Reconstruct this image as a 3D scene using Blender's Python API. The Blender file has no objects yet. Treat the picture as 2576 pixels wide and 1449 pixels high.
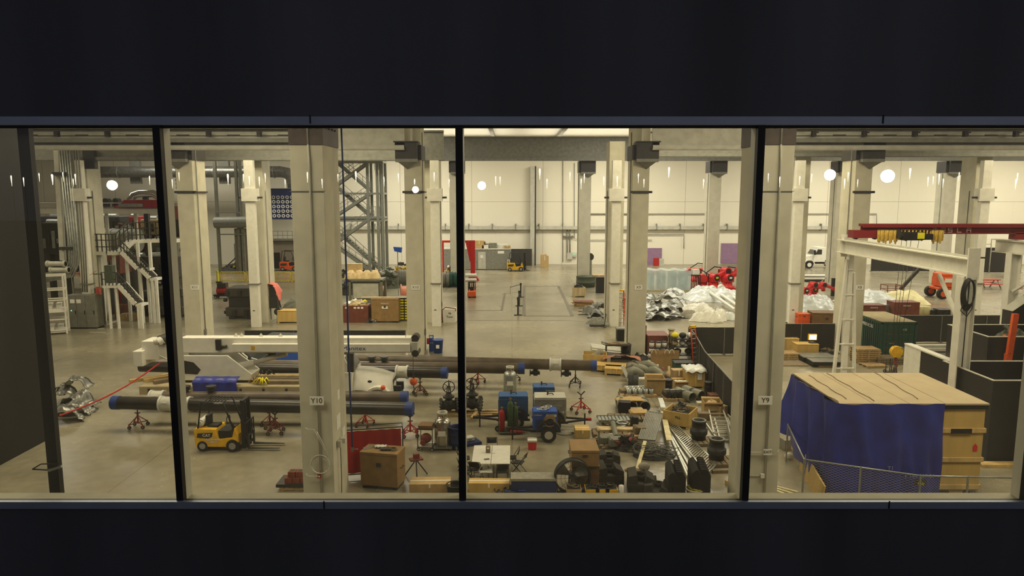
import bpy, math, random
from mathutils import Vector, Matrix, Euler
R = random.Random(7)
PI = math.pi
sc = bpy.context.scene
COL = sc.collection
# ---- camera model -------------------------------------------------------
CAMH, F, CX, CY = 11.0, 1811.0, 1288.0, 724.5
TH = math.radians(7.68)
CT, ST = math.cos(TH), math.sin(TH)

def ray(px, py):
    a = (px - CX) / F; b = -(py - CY) / F
    return Vector((a, CT + b * ST, -ST + b * CT))

def G(px, py, z=0.0):
    d = ray(px, py); t = (z - CAMH) / d.z
    return Vector((d.x * t, d.y * t, z))

def V(px, py, y):
    d = ray(px, py); t = y / d.y
    return Vector((d.x * t, y, CAMH + d.z * t))

def U(y, z=0.0):                       # metres per photo pixel at distance y, height z
    return (y * CT + (CAMH - z) * ST) / F

# ---- materials ----------------------------------------------------------
MATS = {}
def srgb(c):
    return tuple(((v / 255) / 12.92 if v / 255 <= .04045 else ((v / 255 + .055) / 1.055) ** 2.4) for v in c)

def mat(key, rgb=None, rough=.6, metal=0., var=.18, scale=6., bump=0., alpha=1., emit=0., spec=.4, stretch=None):
    if key in MATS: return MATS[key]
    m = bpy.data.materials.new(key); m.use_nodes = True
    nt = m.node_tree; n = nt.nodes; l = nt.links
    b = n['Principled BSDF']
    c = srgb(rgb)
    b.inputs['Roughness'].default_value = rough
    b.inputs['Metallic'].default_value = metal
    b.inputs['Specular IOR Level'].default_value = spec
    if var > 0:
        tc = n.new('ShaderNodeTexCoord'); nz = n.new('ShaderNodeTexNoise')
        nz.inputs['Scale'].default_value = scale; nz.inputs['Detail'].default_value = 5
        src = tc.outputs['Object']
        if stretch:
            mp = n.new('ShaderNodeMapping'); mp.inputs['Scale'].default_value = stretch
            l.new(src, mp.inputs[0]); src = mp.outputs[0]
        l.new(src, nz.inputs['Vector'])
        rp = n.new('ShaderNodeValToRGB')
        rp.color_ramp.elements[0].position = .3; rp.color_ramp.elements[1].position = .72
        rp.color_ramp.elements[0].color = tuple(v * (1 - var) for v in c) + (1,)
        rp.color_ramp.elements[1].color = tuple(min(1, v * (1 + var * .7)) for v in c) + (1,)
        l.new(nz.outputs['Fac'], rp.inputs[0]); l.new(rp.outputs[0], b.inputs['Base Color'])
        if bump:
            bp = n.new('ShaderNodeBump'); bp.inputs['Strength'].default_value = bump; bp.inputs['Distance'].default_value = .05
            l.new(nz.outputs['Fac'], bp.inputs['Height']); l.new(bp.outputs[0], b.inputs['Normal'])
    else:
        b.inputs['Base Color'].default_value = c + (1,)
    if emit:
        b.inputs['Emission Color'].default_value = c + (1,); b.inputs['Emission Strength'].default_value = emit
    b.inputs['Alpha'].default_value = alpha
    MATS[key] = m
    return m

def wood(key, rgb, scale=3.):
    return mat(key, rgb, .75, 0, .28, scale, .15, stretch=(1, 1, .12))

mat('concrete', (205, 200, 178), .85, 0, .12, 1.3, .05)
mat('white_paint', (232, 229, 215), .5, 0, .08, 3.)
mat('grey_steel', (128, 128, 118), .5, .2, .2, 3.)
mat('light_steel', (196, 194, 180), .55, .1, .15, 2.)
mat('dark_steel', (62, 60, 56), .55, .3, .25, 5.)
mat('galvanised', (165, 168, 162), .38, .7, .2, 4.)
mat('chrome', (205, 205, 198), .18, 1., .1, 3.)
mat('silver_sheet', (138, 138, 131), .36, .75, .3, 3.)
mat('black', (26, 26, 27), .55, 0, .3, 8.)
mat('rubber', (36, 35, 33), .85, 0, .3, 12.)
mat('black_matte', (34, 33, 32), .9, 0, .25, 6.)
mat('pipe_black', (50, 46, 42), .32, .1, .35, 1.6, .02)
mat('pipe_rust', (88, 76, 62), .45, .1, .4, 1.8, .03)
mat('cap_blue', (36, 62, 128), .5, 0, .25, 8.)
mat('band_white', (205, 204, 196), .5, 0, .1, 8.)
mat('red_paint', (176, 34, 30), .5, 0, .2, 8.)
mat('red_rust', (132, 62, 50), .6, 0, .3, 10.)
mat('bright_red', (214, 40, 44), .4, 0, .15, 4.)
mat('orange', (226, 92, 38), .5, 0, .2, 6.)
mat('yellow', (226, 176, 26), .45, 0, .2, 5.)
mat('bright_yellow', (232, 222, 40), .5, 0, .15, 6.)
mat('green_dark', (24, 74, 62), .55, 0, .25, 4.)
mat('green_olive', (74, 82, 66), .6, .1, .3, 6.)
mat('green_tank', (70, 96, 62), .45, .1, .25, 6.)
mat('blue', (34, 82, 176), .45, 0, .2, 6.)
mat('blue_machine', (44, 92, 154), .4, 0, .2, 5.)
mat('blue_dark', (30, 44, 96), .5, 0, .25, 5.)
mat('tarp_blue', (44, 54, 146), .36, 0, .25, 1.6, .5)
mat('tan_metal', (150, 118, 72), .5, .1, .18, 3.)
mat('brown_metal', (122, 92, 58), .5, .1, .2, 3.)
mat('red_brown', (116, 62, 46), .55, .1, .25, 4.)
mat('cardboard', (190, 160, 108), .85, 0, .15, 5.)
wood('plywood', (208, 186, 142)); mat('lid_ply', (186, 169, 136), .75, 0, .08, 1.5); wood('pine', (212, 180, 116)); wood('pallet_wood', (178, 150, 104)); wood('old_wood', (126, 110, 84))
mat('crate_yellow', (206, 172, 100), .75, 0, .14, 3., .1, stretch=(1, 1, .15))
mat('white_plastic', (226, 224, 212), .35, 0, .08, 6.)
mat('wrap', (214, 218, 214), .25, 0, .15, 3., .3)
mat('grey_cloth', (150, 146, 132), .9, 0, .2, 6.)
mat('pink_cloth', (226, 120, 108), .8, 0, .15, 6.)
mat('screen_red', (168, 22, 24), .5, 0, .2, 2.)
mat('glass_dark', (30, 34, 36), .1, 0, .1, 2., spec=.8)
mat('paper', (240, 238, 228), .8, 0, .04, 6.)
mat('ink', (40, 38, 36), .8, 0, 0)
mat('ink_red', (190, 40, 36), .7, 0, 0)
mat('ink_white', (238, 236, 228), .7, 0, 0)
mat('aluminium', (196, 196, 184), .35, .8, .15, 4.)
mat('stainless', (176, 172, 160), .25, .9, .15, 3.)
mat('copper', (190, 116, 88), .5, .1, .2, 6.)
mat('purple', (150, 118, 150), .7, 0, .1, 2.)
mat('rope_yellow', (228, 214, 40), .8, 0, .2, 10.)
mat('dark_cast', (52, 52, 50), .5, .3, .3, 8.)
mat('brick_red', (132, 66, 46), .85, 0, .3, 6.)
mat('lamp_glow', (255, 244, 200), .4, 0, 0, emit=2.2)

# ---- mesh builder -------------------------------------------------------
class MB:
    def __init__(s): s.v = []; s.f = []; s.mi = []; s.sm = []
    def add(s, vs, fs, mi=0, sm=False, M=None):
        o = len(s.v)
        s.v += [tuple(M @ Vector(p)) if M is not None else tuple(p) for p in vs]
        s.f += [tuple(i + o for i in f) for f in fs]
        s.mi += [mi] * len(fs); s.sm += [sm] * len(fs)
        return s
    def box(s, c, d, mi=0, rz=0, rx=0, ry=0):                 # centre, size
        x, y, z = d[0] / 2, d[1] / 2, d[2] / 2
        vs = [(-x, -y, -z), (x, -y, -z), (x, y, -z), (-x, y, -z), (-x, -y, z), (x, -y, z), (x, y, z), (-x, y, z)]
        fs = [(0, 3, 2, 1), (4, 5, 6, 7), (0, 1, 5, 4), (1, 2, 6, 5), (2, 3, 7, 6), (3, 0, 4, 7)]
        M = Matrix.Translation(c) @ Euler((rx, ry, rz)).to_matrix().to_4x4()
        return s.add(vs, fs, mi, False, M)
    def b2(s, x0, x1, y0, y1, z0, z1, mi=0):
        return s.box(((x0 + x1) / 2, (y0 + y1) / 2, (z0 + z1) / 2), (abs(x1 - x0), abs(y1 - y0), abs(z1 - z0)), mi)
    def bar(s, p, q, w, h=None, mi=0):                        # square bar from p to q
        p, q = Vector(p), Vector(q); d = q - p; L = d.length
        if L < 1e-6: return s
        z = d.normalized(); up = Vector((0, 0, 1)) if abs(z.z) < .95 else Vector((0, 1, 0))
        x = up.cross(z).normalized(); y = z.cross(x); h = h or w
        vs = []
        for e in (p, q):
            for a, b in ((-1, -1), (1, -1), (1, 1), (-1, 1)): vs.append(e + x * a * w / 2 + y * b * h / 2)
        return s.add(vs, [(0, 3, 2, 1), (4, 5, 6, 7), (0, 1, 5, 4), (1, 2, 6, 5), (2, 3, 7, 6), (3, 0, 4, 7)], mi)
    def cyl(s, p, q, r, r2=None, n=12, mi=0, cap=True, sm=True):
        p, q = Vector(p), Vector(q); r2 = r if r2 is None else r2
        z = (q - p).normalized(); up = Vector((0, 0, 1)) if abs(z.z) < .95 else Vector((0, 1, 0))
        x = up.cross(z).normalized(); y = z.cross(x)
        vs = []
        for e, rr in ((p, r), (q, r2)):
            for i in range(n):
                a = 2 * PI * i / n; vs.append(e + (x * math.cos(a) + y * math.sin(a)) * rr)
        s.add(vs, [(i, (i + 1) % n, n + (i + 1) % n, n + i) for i in range(n)], mi, sm)
        if cap:
            s.add(vs, [tuple(range(n - 1, -1, -1)), tuple(range(n, 2 * n))], mi, False)
        return s
    def pipe(s, p, q, r, t, n=20, mi=0):                      # hollow pipe
        s.cyl(p, q, r, n=n, mi=mi, cap=False); s.cyl(q, p, r - t, n=n, mi=mi, cap=False)
        p, q = Vector(p), Vector(q)
        z = (q - p).normalized(); up = Vector((0, 0, 1)) if abs(z.z) < .95 else Vector((0, 1, 0))
        x = up.cross(z).normalized(); y = z.cross(x)
        for e, fl in ((p, 1), (q, 0)):
            vs = []
            for rr in (r, r - t):
                for i in range(n):
                    a = 2 * PI * i / n; vs.append(e + (x * math.cos(a) + y * math.sin(a)) * rr)
            fs = [(i, (i + 1) % n, n + (i + 1) % n, n + i) for i in range(n)]
            s.add(vs, [f if fl else f[::-1] for f in fs], mi)
        return s
    def tube(s, pts, r, n=6, mi=0, closed=False):
        pts = [Vector(p) for p in pts]; m = len(pts); vs = []
        px = None
        for i, p in enumerate(pts):
            a = pts[i - 1] if i or closed else p; b = pts[(i + 1) % m] if i < m - 1 or closed else p
            z = (b - a)
            z = z.normalized() if z.length > 1e-7 else Vector((0, 0, 1))
            if px is None:
                up = Vector((0, 0, 1)) if abs(z.z) < .9 else Vector((1, 0, 0))
                px = up.cross(z).normalized()
            x = px - z * px.dot(z)
            x = x.normalized() if x.length > 1e-6 else px
            px = x; y = z.cross(x)
            for k in range(n):
                t = 2 * PI * k / n; vs.append(p + (x * math.cos(t) + y * math.sin(t)) * r)
        fs = []
        for i in range(m if closed else m - 1):
            j = (i + 1) % m
            for k in range(n): fs.append((i * n + k, i * n + (k + 1) % n, j * n + (k + 1) % n, j * n + k))
        if not closed: fs += [tuple(range(n - 1, -1, -1)), tuple((m - 1) * n + k for k in range(n))]
        return s.add(vs, fs, mi, True)
    def lathe(s, prof, c=(0, 0, 0), n=20, mi=0, M=None, sm=True):     # prof (r, z)
        vs = []; k = len(prof)
        for i in range(n):
            a = 2 * PI * i / n
            for r, z in prof: vs.append((c[0] + r * math.cos(a), c[1] + r * math.sin(a), c[2] + z))
        fs = []
        for i in range(n):
            j = (i + 1) % n
            for q in range(k - 1): fs.append((i * k + q, j * k + q, j * k + q + 1, i * k + q + 1))
        return s.add(vs, fs, mi, sm, M)
    def ring(s, c, R_, r, n=20, m=6, axis='z', mi=0):
        pts = []
        for i in range(n):
            a = 2 * PI * i / n; u, w = R_ * math.cos(a), R_ * math.sin(a)
            pts.append(Vector(c) + Vector({'z': (u, w, 0), 'y': (u, 0, w), 'x': (0, u, w)}[axis]))
        return s.tube(pts, r, m, mi, True)
    def prism(s, poly, y0, y1, mi=0, M=None):                 # poly in x,z; extruded in y
        n = len(poly)
        vs = [(x, y0, z) for x, z in poly] + [(x, y1, z) for x, z in poly]
        fs = [tuple(range(n)), tuple(range(2 * n - 1, n - 1, -1))] + [((i + 1) % n, i, n + i, n + (i + 1) % n) for i in range(n)]
        return s.add(vs, fs, mi, False, M)
    def sheet(s, P, mi=0, thick=0, sm=True):                  # P rows of points
        h, w = len(P), len(P[0]); vs = [p for r in P for p in r]
        fs = [(i * w + j, i * w + j + 1, (i + 1) * w + j + 1, (i + 1) * w + j) for i in range(h - 1) for j in range(w - 1)]
        if thick:
            n = h * w
            vs = vs + [tuple(Vector(p) - Vector((0, 0, thick))) for p in vs]
            fs = fs + [tuple(k + n for k in f[::-1]) for f in fs]
            edge = [(0, j) for j in range(w)] + [(i, w - 1) for i in range(1, h)] + [(h - 1, j) for j in range(w - 2, -1, -1)] + [(i, 0) for i in range(h - 2, 0, -1)]
            e = [i * w + j for i, j in edge]
            fs += [(e[k], e[k - 1], e[k - 1] + n, e[k] + n) for k in range(len(e))]
        return s.add(vs, fs, mi, sm)
    def ball(s, c, r, n=12, mi=0, sq=(1, 1, 1)):
        prof = [(max(1e-4, r * math.sin(PI * i / 8)), -r * math.cos(PI * i / 8)) for i in range(9)]
        M = Matrix.Translation(c) @ Matrix.Diagonal((*sq, 1))
        return s.lathe(prof, (0, 0, 0), n, mi, M)
    def build(s, name, m, parent=None, loc=(0, 0, 0), rz=0, bev=0, rot=None):
        me = bpy.data.meshes.new(name); me.from_pydata(s.v, [], s.f)
        for mm in (m if isinstance(m, (list, tuple)) else [m]): me.materials.append(MATS[mm] if isinstance(mm, str) else mm)
        me.polygons.foreach_set('material_index', s.mi); me.polygons.foreach_set('use_smooth', s.sm)
        me.update()
        o = bpy.data.objects.new(name, me); COL.objects.link(o)
        o.location = loc; o.rotation_euler = rot or (0, 0, rz)
        if parent is not None: o.parent = parent
        if bev:
            md = o.modifiers.new('edge', 'BEVEL'); md.width = bev; md.segments = 2; md.limit_method = 'ANGLE'
        return o

def tag(o, label=None, cat=None, group=None, kind=None):
    if label: o['label'] = label
    if cat: o['category'] = cat
    if group: o['group'] = group
    if kind: o['kind'] = kind
    return o

def T(name, label, cat, loc=(0, 0, 0), rz=0, group=None, kind=None):
    o = bpy.data.objects.new(name, None); COL.objects.link(o)
    o.empty_display_size = .2
    o.location = loc; o.rotation_euler = (0, 0, rz)
    return tag(o, label, cat, group, kind)

def dup(o, loc=None, rz=None, label=None, group=None, s=None):
    def cp(a, par):
        c = a.copy(); COL.objects.link(c)
        if par is not None: c.parent = par
        for ch in list(a.children): cp(ch, c)
        return c
    c = cp(o, None)
    if loc is not None: c.location = loc
    if rz is not None: c.rotation_euler = (0, 0, rz)
    if label: c['label'] = label
    if group: c['group'] = group
    if s: c.scale = (s, s, s) if not isinstance(s, tuple) else s
    return c

def text(s, size, name, m, parent, loc, rot=(PI / 2, 0, 0), depth=.004, align='CENTER', sx=1.):
    cu = bpy.data.curves.new(name, 'FONT'); cu.body = s; cu.size = size; cu.extrude = depth
    cu.align_x = align; cu.align_y = 'CENTER'; cu.resolution_u = 3
    t = bpy.data.objects.new(name, cu); COL.objects.link(t)
    bpy.context.view_layer.update()
    me = bpy.data.meshes.new_from_object(t)
    bpy.data.objects.remove(t)
    me.materials.clear(); me.materials.append(MATS[m] if isinstance(m, str) else m)
    o = bpy.data.objects.new(name, me); COL.objects.link(o)
    o.parent = parent; o.location = loc; o.rotation_euler = rot; o.scale = (sx, 1, 1)
    return o

def struct(mb, name, m, **k):
    o = mb.build(name, m, **k); o['kind'] = 'structure'; return o
# ======================= SETTING ========================================
def floor_mat():
    m = bpy.data.materials.new('polished_concrete'); m.use_nodes = True
    n = m.node_tree.nodes; l = m.node_tree.links; b = n['Principled BSDF']
    tc = n.new('ShaderNodeTexCoord')
    n1 = n.new('ShaderNodeTexNoise'); n1.inputs['Scale'].default_value = .16; n1.inputs['Detail'].default_value = 6; n1.inputs['Roughness'].default_value = .6
    n2 = n.new('ShaderNodeTexNoise'); n2.inputs['Scale'].default_value = 2.2; n2.inputs['Detail'].default_value = 8
    l.new(tc.outputs['Object'], n1.inputs['Vector']); l.new(tc.outputs['Object'], n2.inputs['Vector'])
    r1 = n.new('ShaderNodeValToRGB'); r1.color_ramp.elements[0].position = .32; r1.color_ramp.elements[1].position = .68
    r1.color_ramp.elements[0].color = srgb((122, 116, 97)) + (1,); r1.color_ramp.elements[1].color = srgb((158, 150, 126)) + (1,)
    l.new(n1.outputs['Fac'], r1.inputs[0])
    mx = n.new('ShaderNodeMixRGB'); mx.blend_type = 'OVERLAY'; mx.inputs[0].default_value = .25
    l.new(r1.outputs[0], mx.inputs[1]); l.new(n2.outputs['Fac'], mx.inputs[2])
    # saw-cut joints
    br = n.new('ShaderNodeTexBrick'); br.offset = 0; br.inputs['Scale'].default_value = 1
    br.inputs['Brick Width'].default_value = 7.44; br.inputs['Row Height'].default_value = 8.2; br.inputs['Mortar Size'].default_value = .02
    br.inputs['Color1'].default_value = br.inputs['Color2'].default_value = (1, 1, 1, 1); br.inputs['Mortar'].default_value = (.55, .53, .5, 1)
    l.new(tc.outputs['Object'], br.inputs['Vector'])
    m2 = n.new('ShaderNodeMixRGB'); m2.blend_type = 'MULTIPLY'; m2.inputs[0].default_value = .8
    l.new(mx.outputs[0], m2.inputs[1]); l.new(br.outputs['Color'], m2.inputs[2])
    l.new(m2.outputs[0], b.inputs['Base Color'])
    rr = n.new('ShaderNodeMapRange'); rr.inputs[3].default_value = .16; rr.inputs[4].default_value = .36
    l.new(n1.outputs['Fac'], rr.inputs[0]); l.new(rr.outputs[0], b.inputs['Roughness'])
    b.inputs['Specular IOR Level'].default_value = .45
    return m
def wall_mat():
    m = bpy.data.materials.new('wall_panel'); m.use_nodes = True
    n = m.node_tree.nodes; l = m.node_tree.links; b = n['Principled BSDF']
    tc = n.new('ShaderNodeTexCoord'); mp = n.new('ShaderNodeMapping'); mp.inputs['Rotation'].default_value = (-PI / 2, 0, 0)
    mp.inputs['Location'].default_value = (6.0, 0, 0)
    br = n.new('ShaderNodeTexBrick'); br.offset = 0; br.inputs['Scale'].default_value = 1
    br.inputs['Brick Width'].default_value = 10.6; br.inputs['Row Height'].default_value = 9.4; br.inputs['Mortar Size'].default_value = .03
    br.inputs['Color1'].default_value = br.inputs['Color2'].default_value = srgb((236, 230, 210)) + (1,)
    br.inputs['Mortar'].default_value = srgb((172, 166, 146)) + (1,)
    l.new(tc.outputs['Object'], mp.inputs[0]); l.new(mp.outputs[0], br.inputs['Vector']); l.new(br.outputs['Color'], b.inputs['Base Color'])
    b.inputs['Roughness'].default_value = .8
    return m
MATS['floor'] = floor_mat(); MATS['wall'] = wall_mat()
mat('facade', (84, 84, 90), .55, .3, .35, .8, stretch=(1, 1, .12)); mat('flashing', (150, 158, 176), .45, .5, .1, 2.)
mat('ceiling', (236, 232, 216), .8, 0, .06, 1.); mat('joist', (150, 148, 138), .6, .1, .1, 1.)
mat('sill', (196, 190, 160), .7, 0, .12, 3.); mat('mullion_in', (214, 210, 190), .5, 0, .05, 3.)
def glass_mat():
    m = bpy.data.materials.new('window_glass'); m.use_nodes = True
    n = m.node_tree.nodes; l = m.node_tree.links; n.clear()
    o = n.new('ShaderNodeOutputMaterial'); mx = n.new('ShaderNodeMixShader'); t = n.new('ShaderNodeBsdfTransparent'); g = n.new('ShaderNodeBsdfGlossy')
    t.inputs[0].default_value = (.93, .93, .91, 1); g.inputs['Roughness'].default_value = 0.0; g.inputs[0].default_value = (1, 1, 1, 1)
    mx.inputs[0].default_value = .035; 
    d = n.new('ShaderNodeBsdfTranslucent'); d.inputs[0].default_value = (.9, .9, .84, 1); m2 = n.new('ShaderNodeMixShader')
    tc = n.new('ShaderNodeTexCoord'); mp = n.new('ShaderNodeMapping'); mp.inputs['Scale'].default_value = (1, 1, .08); nz = n.new('ShaderNodeTexNoise'); nz.inputs['Scale'].default_value = 2.; mr = n.new('ShaderNodeMapRange'); mr.inputs[3].default_value = .004; mr.inputs[4].default_value = .022
    l.new(tc.outputs['Object'], mp.inputs[0]); l.new(mp.outputs[0], nz.inputs['Vector']); l.new(nz.outputs['Fac'], mr.inputs[0]); l.new(mr.outputs[0], m2.inputs[0])
    l.new(t.outputs[0], m2.inputs[1]); l.new(d.outputs[0], m2.inputs[2]); l.new(m2.outputs[0], mx.inputs[1]); l.new(g.outputs[0], mx.inputs[2]); l.new(mx.outputs[0], o.inputs[0])
    return m
MATS['glass'] = glass_mat()
ZC = 18.8
struct(MB().b2(-80, 80, 7.66, 108, -.3, 0), 'floor', 'floor')
struct(MB().b2(-80, 80, 108, 108.4, 0, ZC + .2), 'wall_back', 'wall')
struct(MB().b2(-80.4, -80, 7.66, 108, 0, ZC), 'wall_left', 'wall')
struct(MB().b2(80, 80.4, 7.66, 108, 0, ZC), 'wall_right', 'wall')
struct(MB().b2(-80, 80, 7.66, 108, ZC, ZC + .2), 'ceiling', 'ceiling')
for i, x in enumerate((-45, -31, -17, -2.6, 6.4, 18, 32, 46)):
    struct(MB().b2(x - .22, x + .22, 86, 108, ZC - .5, ZC), 'ceiling_beam', 'joist')
# facade: dark wall above and below the ribbon window, pale flashings, frames
WY = 7.5
zt = V(0, 318, WY).z; zb = V(0, 1259, WY).z
struct(MB().b2(-40, 40, WY - .06, WY + .16, zt, ZC + 3), 'wall_front', 'facade')
struct(MB().b2(-40, 40, WY - .06, WY + .16, -.3, zb), 'wall_front.001', 'facade')
for (a, b_, y) in ((293, 314, WY - .1), (1263, 1280, WY - .1)):
    struct(MB().b2(-40, 40, y, y + .05, V(0, b_, y).z, V(0, a, y).z), 'trim_1' if a < 500 else 'trim_2', 'flashing')
k = 0
for (px, seam) in ((780, 300), (2222, 300), (815, 1270), (2237, 1270)):
    p = V(px, seam, WY - .105); k += 1
    struct(MB().box((p.x, p.y, p.z), (.012, .01, .085)), 'trim_%d' % (k + 2), 'black')
xs = [V(a, 788, WY).x for a in (-302, 429, 1160, 1891, 2622)]
for i, x in enumerate(xs):
    f = MB().b2(x - .037, x + .037, WY - .06, WY + .02, zb, zt)
    o = struct(f, 'window_frame' if not i else 'window_frame.%03d' % i, 'black')
    f = MB().b2(x - .037, x + .037, WY + .02, WY + .16, zb, zt)
    struct(f, 'trim_%d' % (10 + i), 'mullion_in')
for i in range(4):
    g = MB().b2(xs[i] + .037, xs[i + 1] - .037, WY, WY + .008, zb, zt)
    struct(g, 'window_%d' % (i + 1), 'glass')
fr = MB().b2(-12, 12, WY - .02, WY + .02, zt - .018, zt).b2(-12, 12, WY - .02, WY + .02, zb, zb + .012)
struct(fr, 'trim_20', 'black')
struct(MB().b2(-12, 12, WY + .02, WY + .19, zb - .12, zb + .005), 'trim_21', 'sill')
# dark partition on the left, black post by the window
mat('partition', (20, 18, 17), .8, 0, .25, 1.2)
struct(MB().b2(-20.9, -20.7, 7.7, 31.0, 0, 15), 'wall_partition', 'partition')
p0 = V(144, 1243, 8.3); p1 = V(66, 318, 8.3)
post = T('steel_post', 'black steel post standing just inside the window before the dark partition', 'post', (p0.x, 8.3, 0))
wpx = 27 * U(8.3, 8)
MB().b2(-wpx / 2, wpx / 2, -.04, .04, .012, 14).build('shaft', 'black', post)
MB().b2(-.12, .12, -.1, .1, 0, .012).build('base_plate', 'black', post)
q = lambda a, b: Vector(V(a, b, 8.22)) - Vector((p0.x, 8.3, 0))
MB().bar(q(82, 1180), q(122, 1182), .016).bar(q(104, 1167), q(150, 1166), .014).bar(q(82, 1180), q(104, 1167), .014).bar(q(122, 1184), q(155, 1173), .028, None, 1).build('wall_bracket', ['dark_steel', 'galvanised'], post)
# ---- concrete columns ----------------------------------------------------
BAY = 14.88; X0 = 8.45
def column(name, x, y, w=1.1, d=2.0, jz=None, strap=True, side=1, top=ZC, label=None):
    o = T(name, label, None, (x, y, 0), kind='structure')
    MB().b2(-w / 2, w / 2, 0, d, 0, top).build('shaft', 'concrete', o, bev=.02)
    if jz:
        z0, z1 = jz
        MB().b2(-w / 2 - .06, w / 2 + .06, -.06, d + .06, z0, z1).build('steel_jacket', 'dark_steel', o)
        cx = side * .32
        b = MB().b2(cx - w / 2 - .16, cx + w / 2 + .16, -.55, -.06, z0 + .05, z1 + .15)
        b.b2(cx - w / 2 - .24, cx + w / 2 + .24, -.65, -.06, z1 + .15, z1 + .22)
        b.b2(cx - w / 2 - .16, cx + w / 2 + .16, -.55, 0, z0 - .15, z0 + .05, 1)
        b.add([(cx - w / 2, -.5, z0 - .15), (cx + w / 2, -.5, z0 - .15), (cx + w / 2, 0, z0 - .15), (cx - w / 2, 0, z0 - .15), (cx, -.02, z0 - .6)],
              [(0, 1, 4), (1, 2, 4), (3, 0, 4), (2, 3, 4)], 1)
        b.build('corbel', ['dark_steel', 'grey_steel'], o)
        MB().bar((cx - .35, -.4, z1 + .2), (cx - .35, -.4, z1 + 1.6), .12).bar((cx + .35, -.4, z1 + .2), (cx + .35, -.4, z1 + 1.6), .12).build('hanger', 'light_steel', o)
    if strap:
        MB().b2(-w / 2 - .12, w / 2 + .2, -.1, 0, 10.85, 11.0).b2(w / 2, w / 2 + .1, -.1, d, 10.87, 10.97).build('strap', 'dark_steel', o)
    c = MB(); c.tube([(w / 2 + .05, .5, 0.2), (w / 2 + .05, .5, top - 4)], .03); c.tube([(-w / 2 - .04, .6, .2), (-w / 2 - .04, .6, top - 4)], .03)
    c.b2(w / 2, w / 2 + .1, .35, .6, 1.3, 1.7)
    c.build('conduit', 'grey_steel', o)
    return o
for i, (px, side) in enumerate(((480, -1), (1043, -1), (1606, 1), (2155, 1))):
    x = V(px, 723, 47.6).x
    column('pillar_column', x, 47.6, jz=(13.0, 13.95), side=side, label='concrete column of the row on which the X signs hang')
for px in (-150, 228, 657, 1090, 1545, 2000, 2443):
    if px < 0: continue
    x = V(px, 800, 59.6).x
    column('pillar_column', x, 59.6, w=1.25, jz=None, top=15, strap=False, label='concrete column behind a white steel post')
for px in (1147, 1470, 1795, 2112, 2381):
    x = V(px, 600, 84.4).x
    column('pillar_column', x, 84.4, w=1.35, d=1.8, jz=(13.1, 14.4), top=17, strap=False, label='far concrete column before the back wall')
mat('jacket_brown', (84, 74, 66), .6, .2, .2, 4.)
for px, nm in ((790, 'Y10'), (1932, 'Y9')):
    x = V(px, 900, 23.2).x
    o = T('pillar_column', 'near concrete column with the %s sign' % nm, None, (x, 23.2, 0), kind='structure')
    MB().b2(-.53, .53, 0, 2.0, 0, 12.45).build('shaft', 'concrete', o, bev=.02)
    j = MB().b2(-.55, .55, -.02, 2.02, 12.45, ZC)
    for zz in (13.0, 13.5, 14.1):
        for xx in (-.35, -.12, .1, .33): j.cyl((xx, -.02, zz), (xx, -.06, zz), .035, n=8)
        for yy in (.3, .7, 1.1, 1.5): j.cyl((.55, yy, zz), (.6, yy, zz), .035, n=8)
    j.build('steel_jacket', 'jacket_brown', o)
    c = MB(); c.tube([(0.07, -.03, 12.45), (0.07, -.03, 14.6)], .03); c.tube([(.07, -.03, 12.45), (.09, -.05, 11.9), (.09, -.04, .3)], .035)
    c.build('conduit', 'light_steel', o)
    MB().b2(-.57, .57, -.03, -.005, 10.98, 11.0).build('strap', 'grey_steel', o)
# white steel posts in front of the second row
def wpost(px, base, label):
    g = G(px, base); x, y = g.x, g.y
    o = T('white_post', label, 'post', (x, y, 0), group=None)
    MB().b2(-.36, .36, 0, .5, 0, 13.4).build('shaft', 'white_paint', o, bev=.02)
    MB().b2(-.6, .6, -.12, .62, 10.2, 11.2).build('junction_box', 'white_paint', o)
    MB().b2(-.44, .44, -.08, .58, 3.5, 3.6).build('band', 'grey_steel', o)
    MB().b2(-.95, .95, .1, .3, 10.4, 10.55).build('cross_arm', 'dark_steel', o)
    MB().b2(-.16, .02, -.006, 0, 1.35, 1.42).build('tag_plate', 'ink', o)
wpost(224, 824, 'white steel post beside the grey electrical cabinet')
wpost(643, 824, 'white steel post between the black machine and the pink draped stand')
wpost(1098, 822, 'white steel post between column X10 and the white cabinet')
wpost(1545, 822, 'white steel post beside the orange stepladder')
wpost(1995, 822, 'white steel post behind column Y9 by the orange cabinet')
wpost(2452, 822, 'white steel post rising behind the hanging black cable coil')
# crane runway beams along the second and far rows
def runway(xa, xb, y, z0, h, name):
    o = T('overhead_beam', None, None, (0, y, 0), kind='structure')
    m = MB().b2(xa, xb, -.3, .3, z0, z0 + .12).b2(xa, xb, -.05, .05, z0 + .12, z0 + h).b2(xa, xb, -.3, .3, z0 + h, z0 + h + .12).b2(xa, xb, -.34, -.3, z0 + .05, z0 + .3)
    m.build('girder', name, o)
    return o
runway(-46, V(1030, 400, 47).x - .3, 47.1, 13.6, 2.6, 'light_steel'); runway(V(1640, 400, 47).x, 46, 47.1, 13.6, 2.6, 'light_steel')
def rail(xa, xb):
    o = T('conductor_rail', None, None, (0, 46.4, 0), kind='structure')
    m = MB().tube([(xa, 0, 14.45), (xb, 0, 14.45)], .03); x = xa + 1.2
    m.b2(xa, xb, .1, .3, 14.9, 15.3, 1); m.b2(xa, xb, -.1, .3, 14.05, 14.3, 2)
    while x < xb:
        m.b2(x - .12, x + .12, -.1, .2, 14.4, 14.75); m.b2(x - .02, x + .25, -.12, -.05, 14.62, 14.7); m.b2(x + 1.2, x + 2.0, -.05, .02, 14.42, 14.53); x += 3.2
    m.build('bar', ['dark_steel', 'grey_steel', 'grey_steel'], o)
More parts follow.
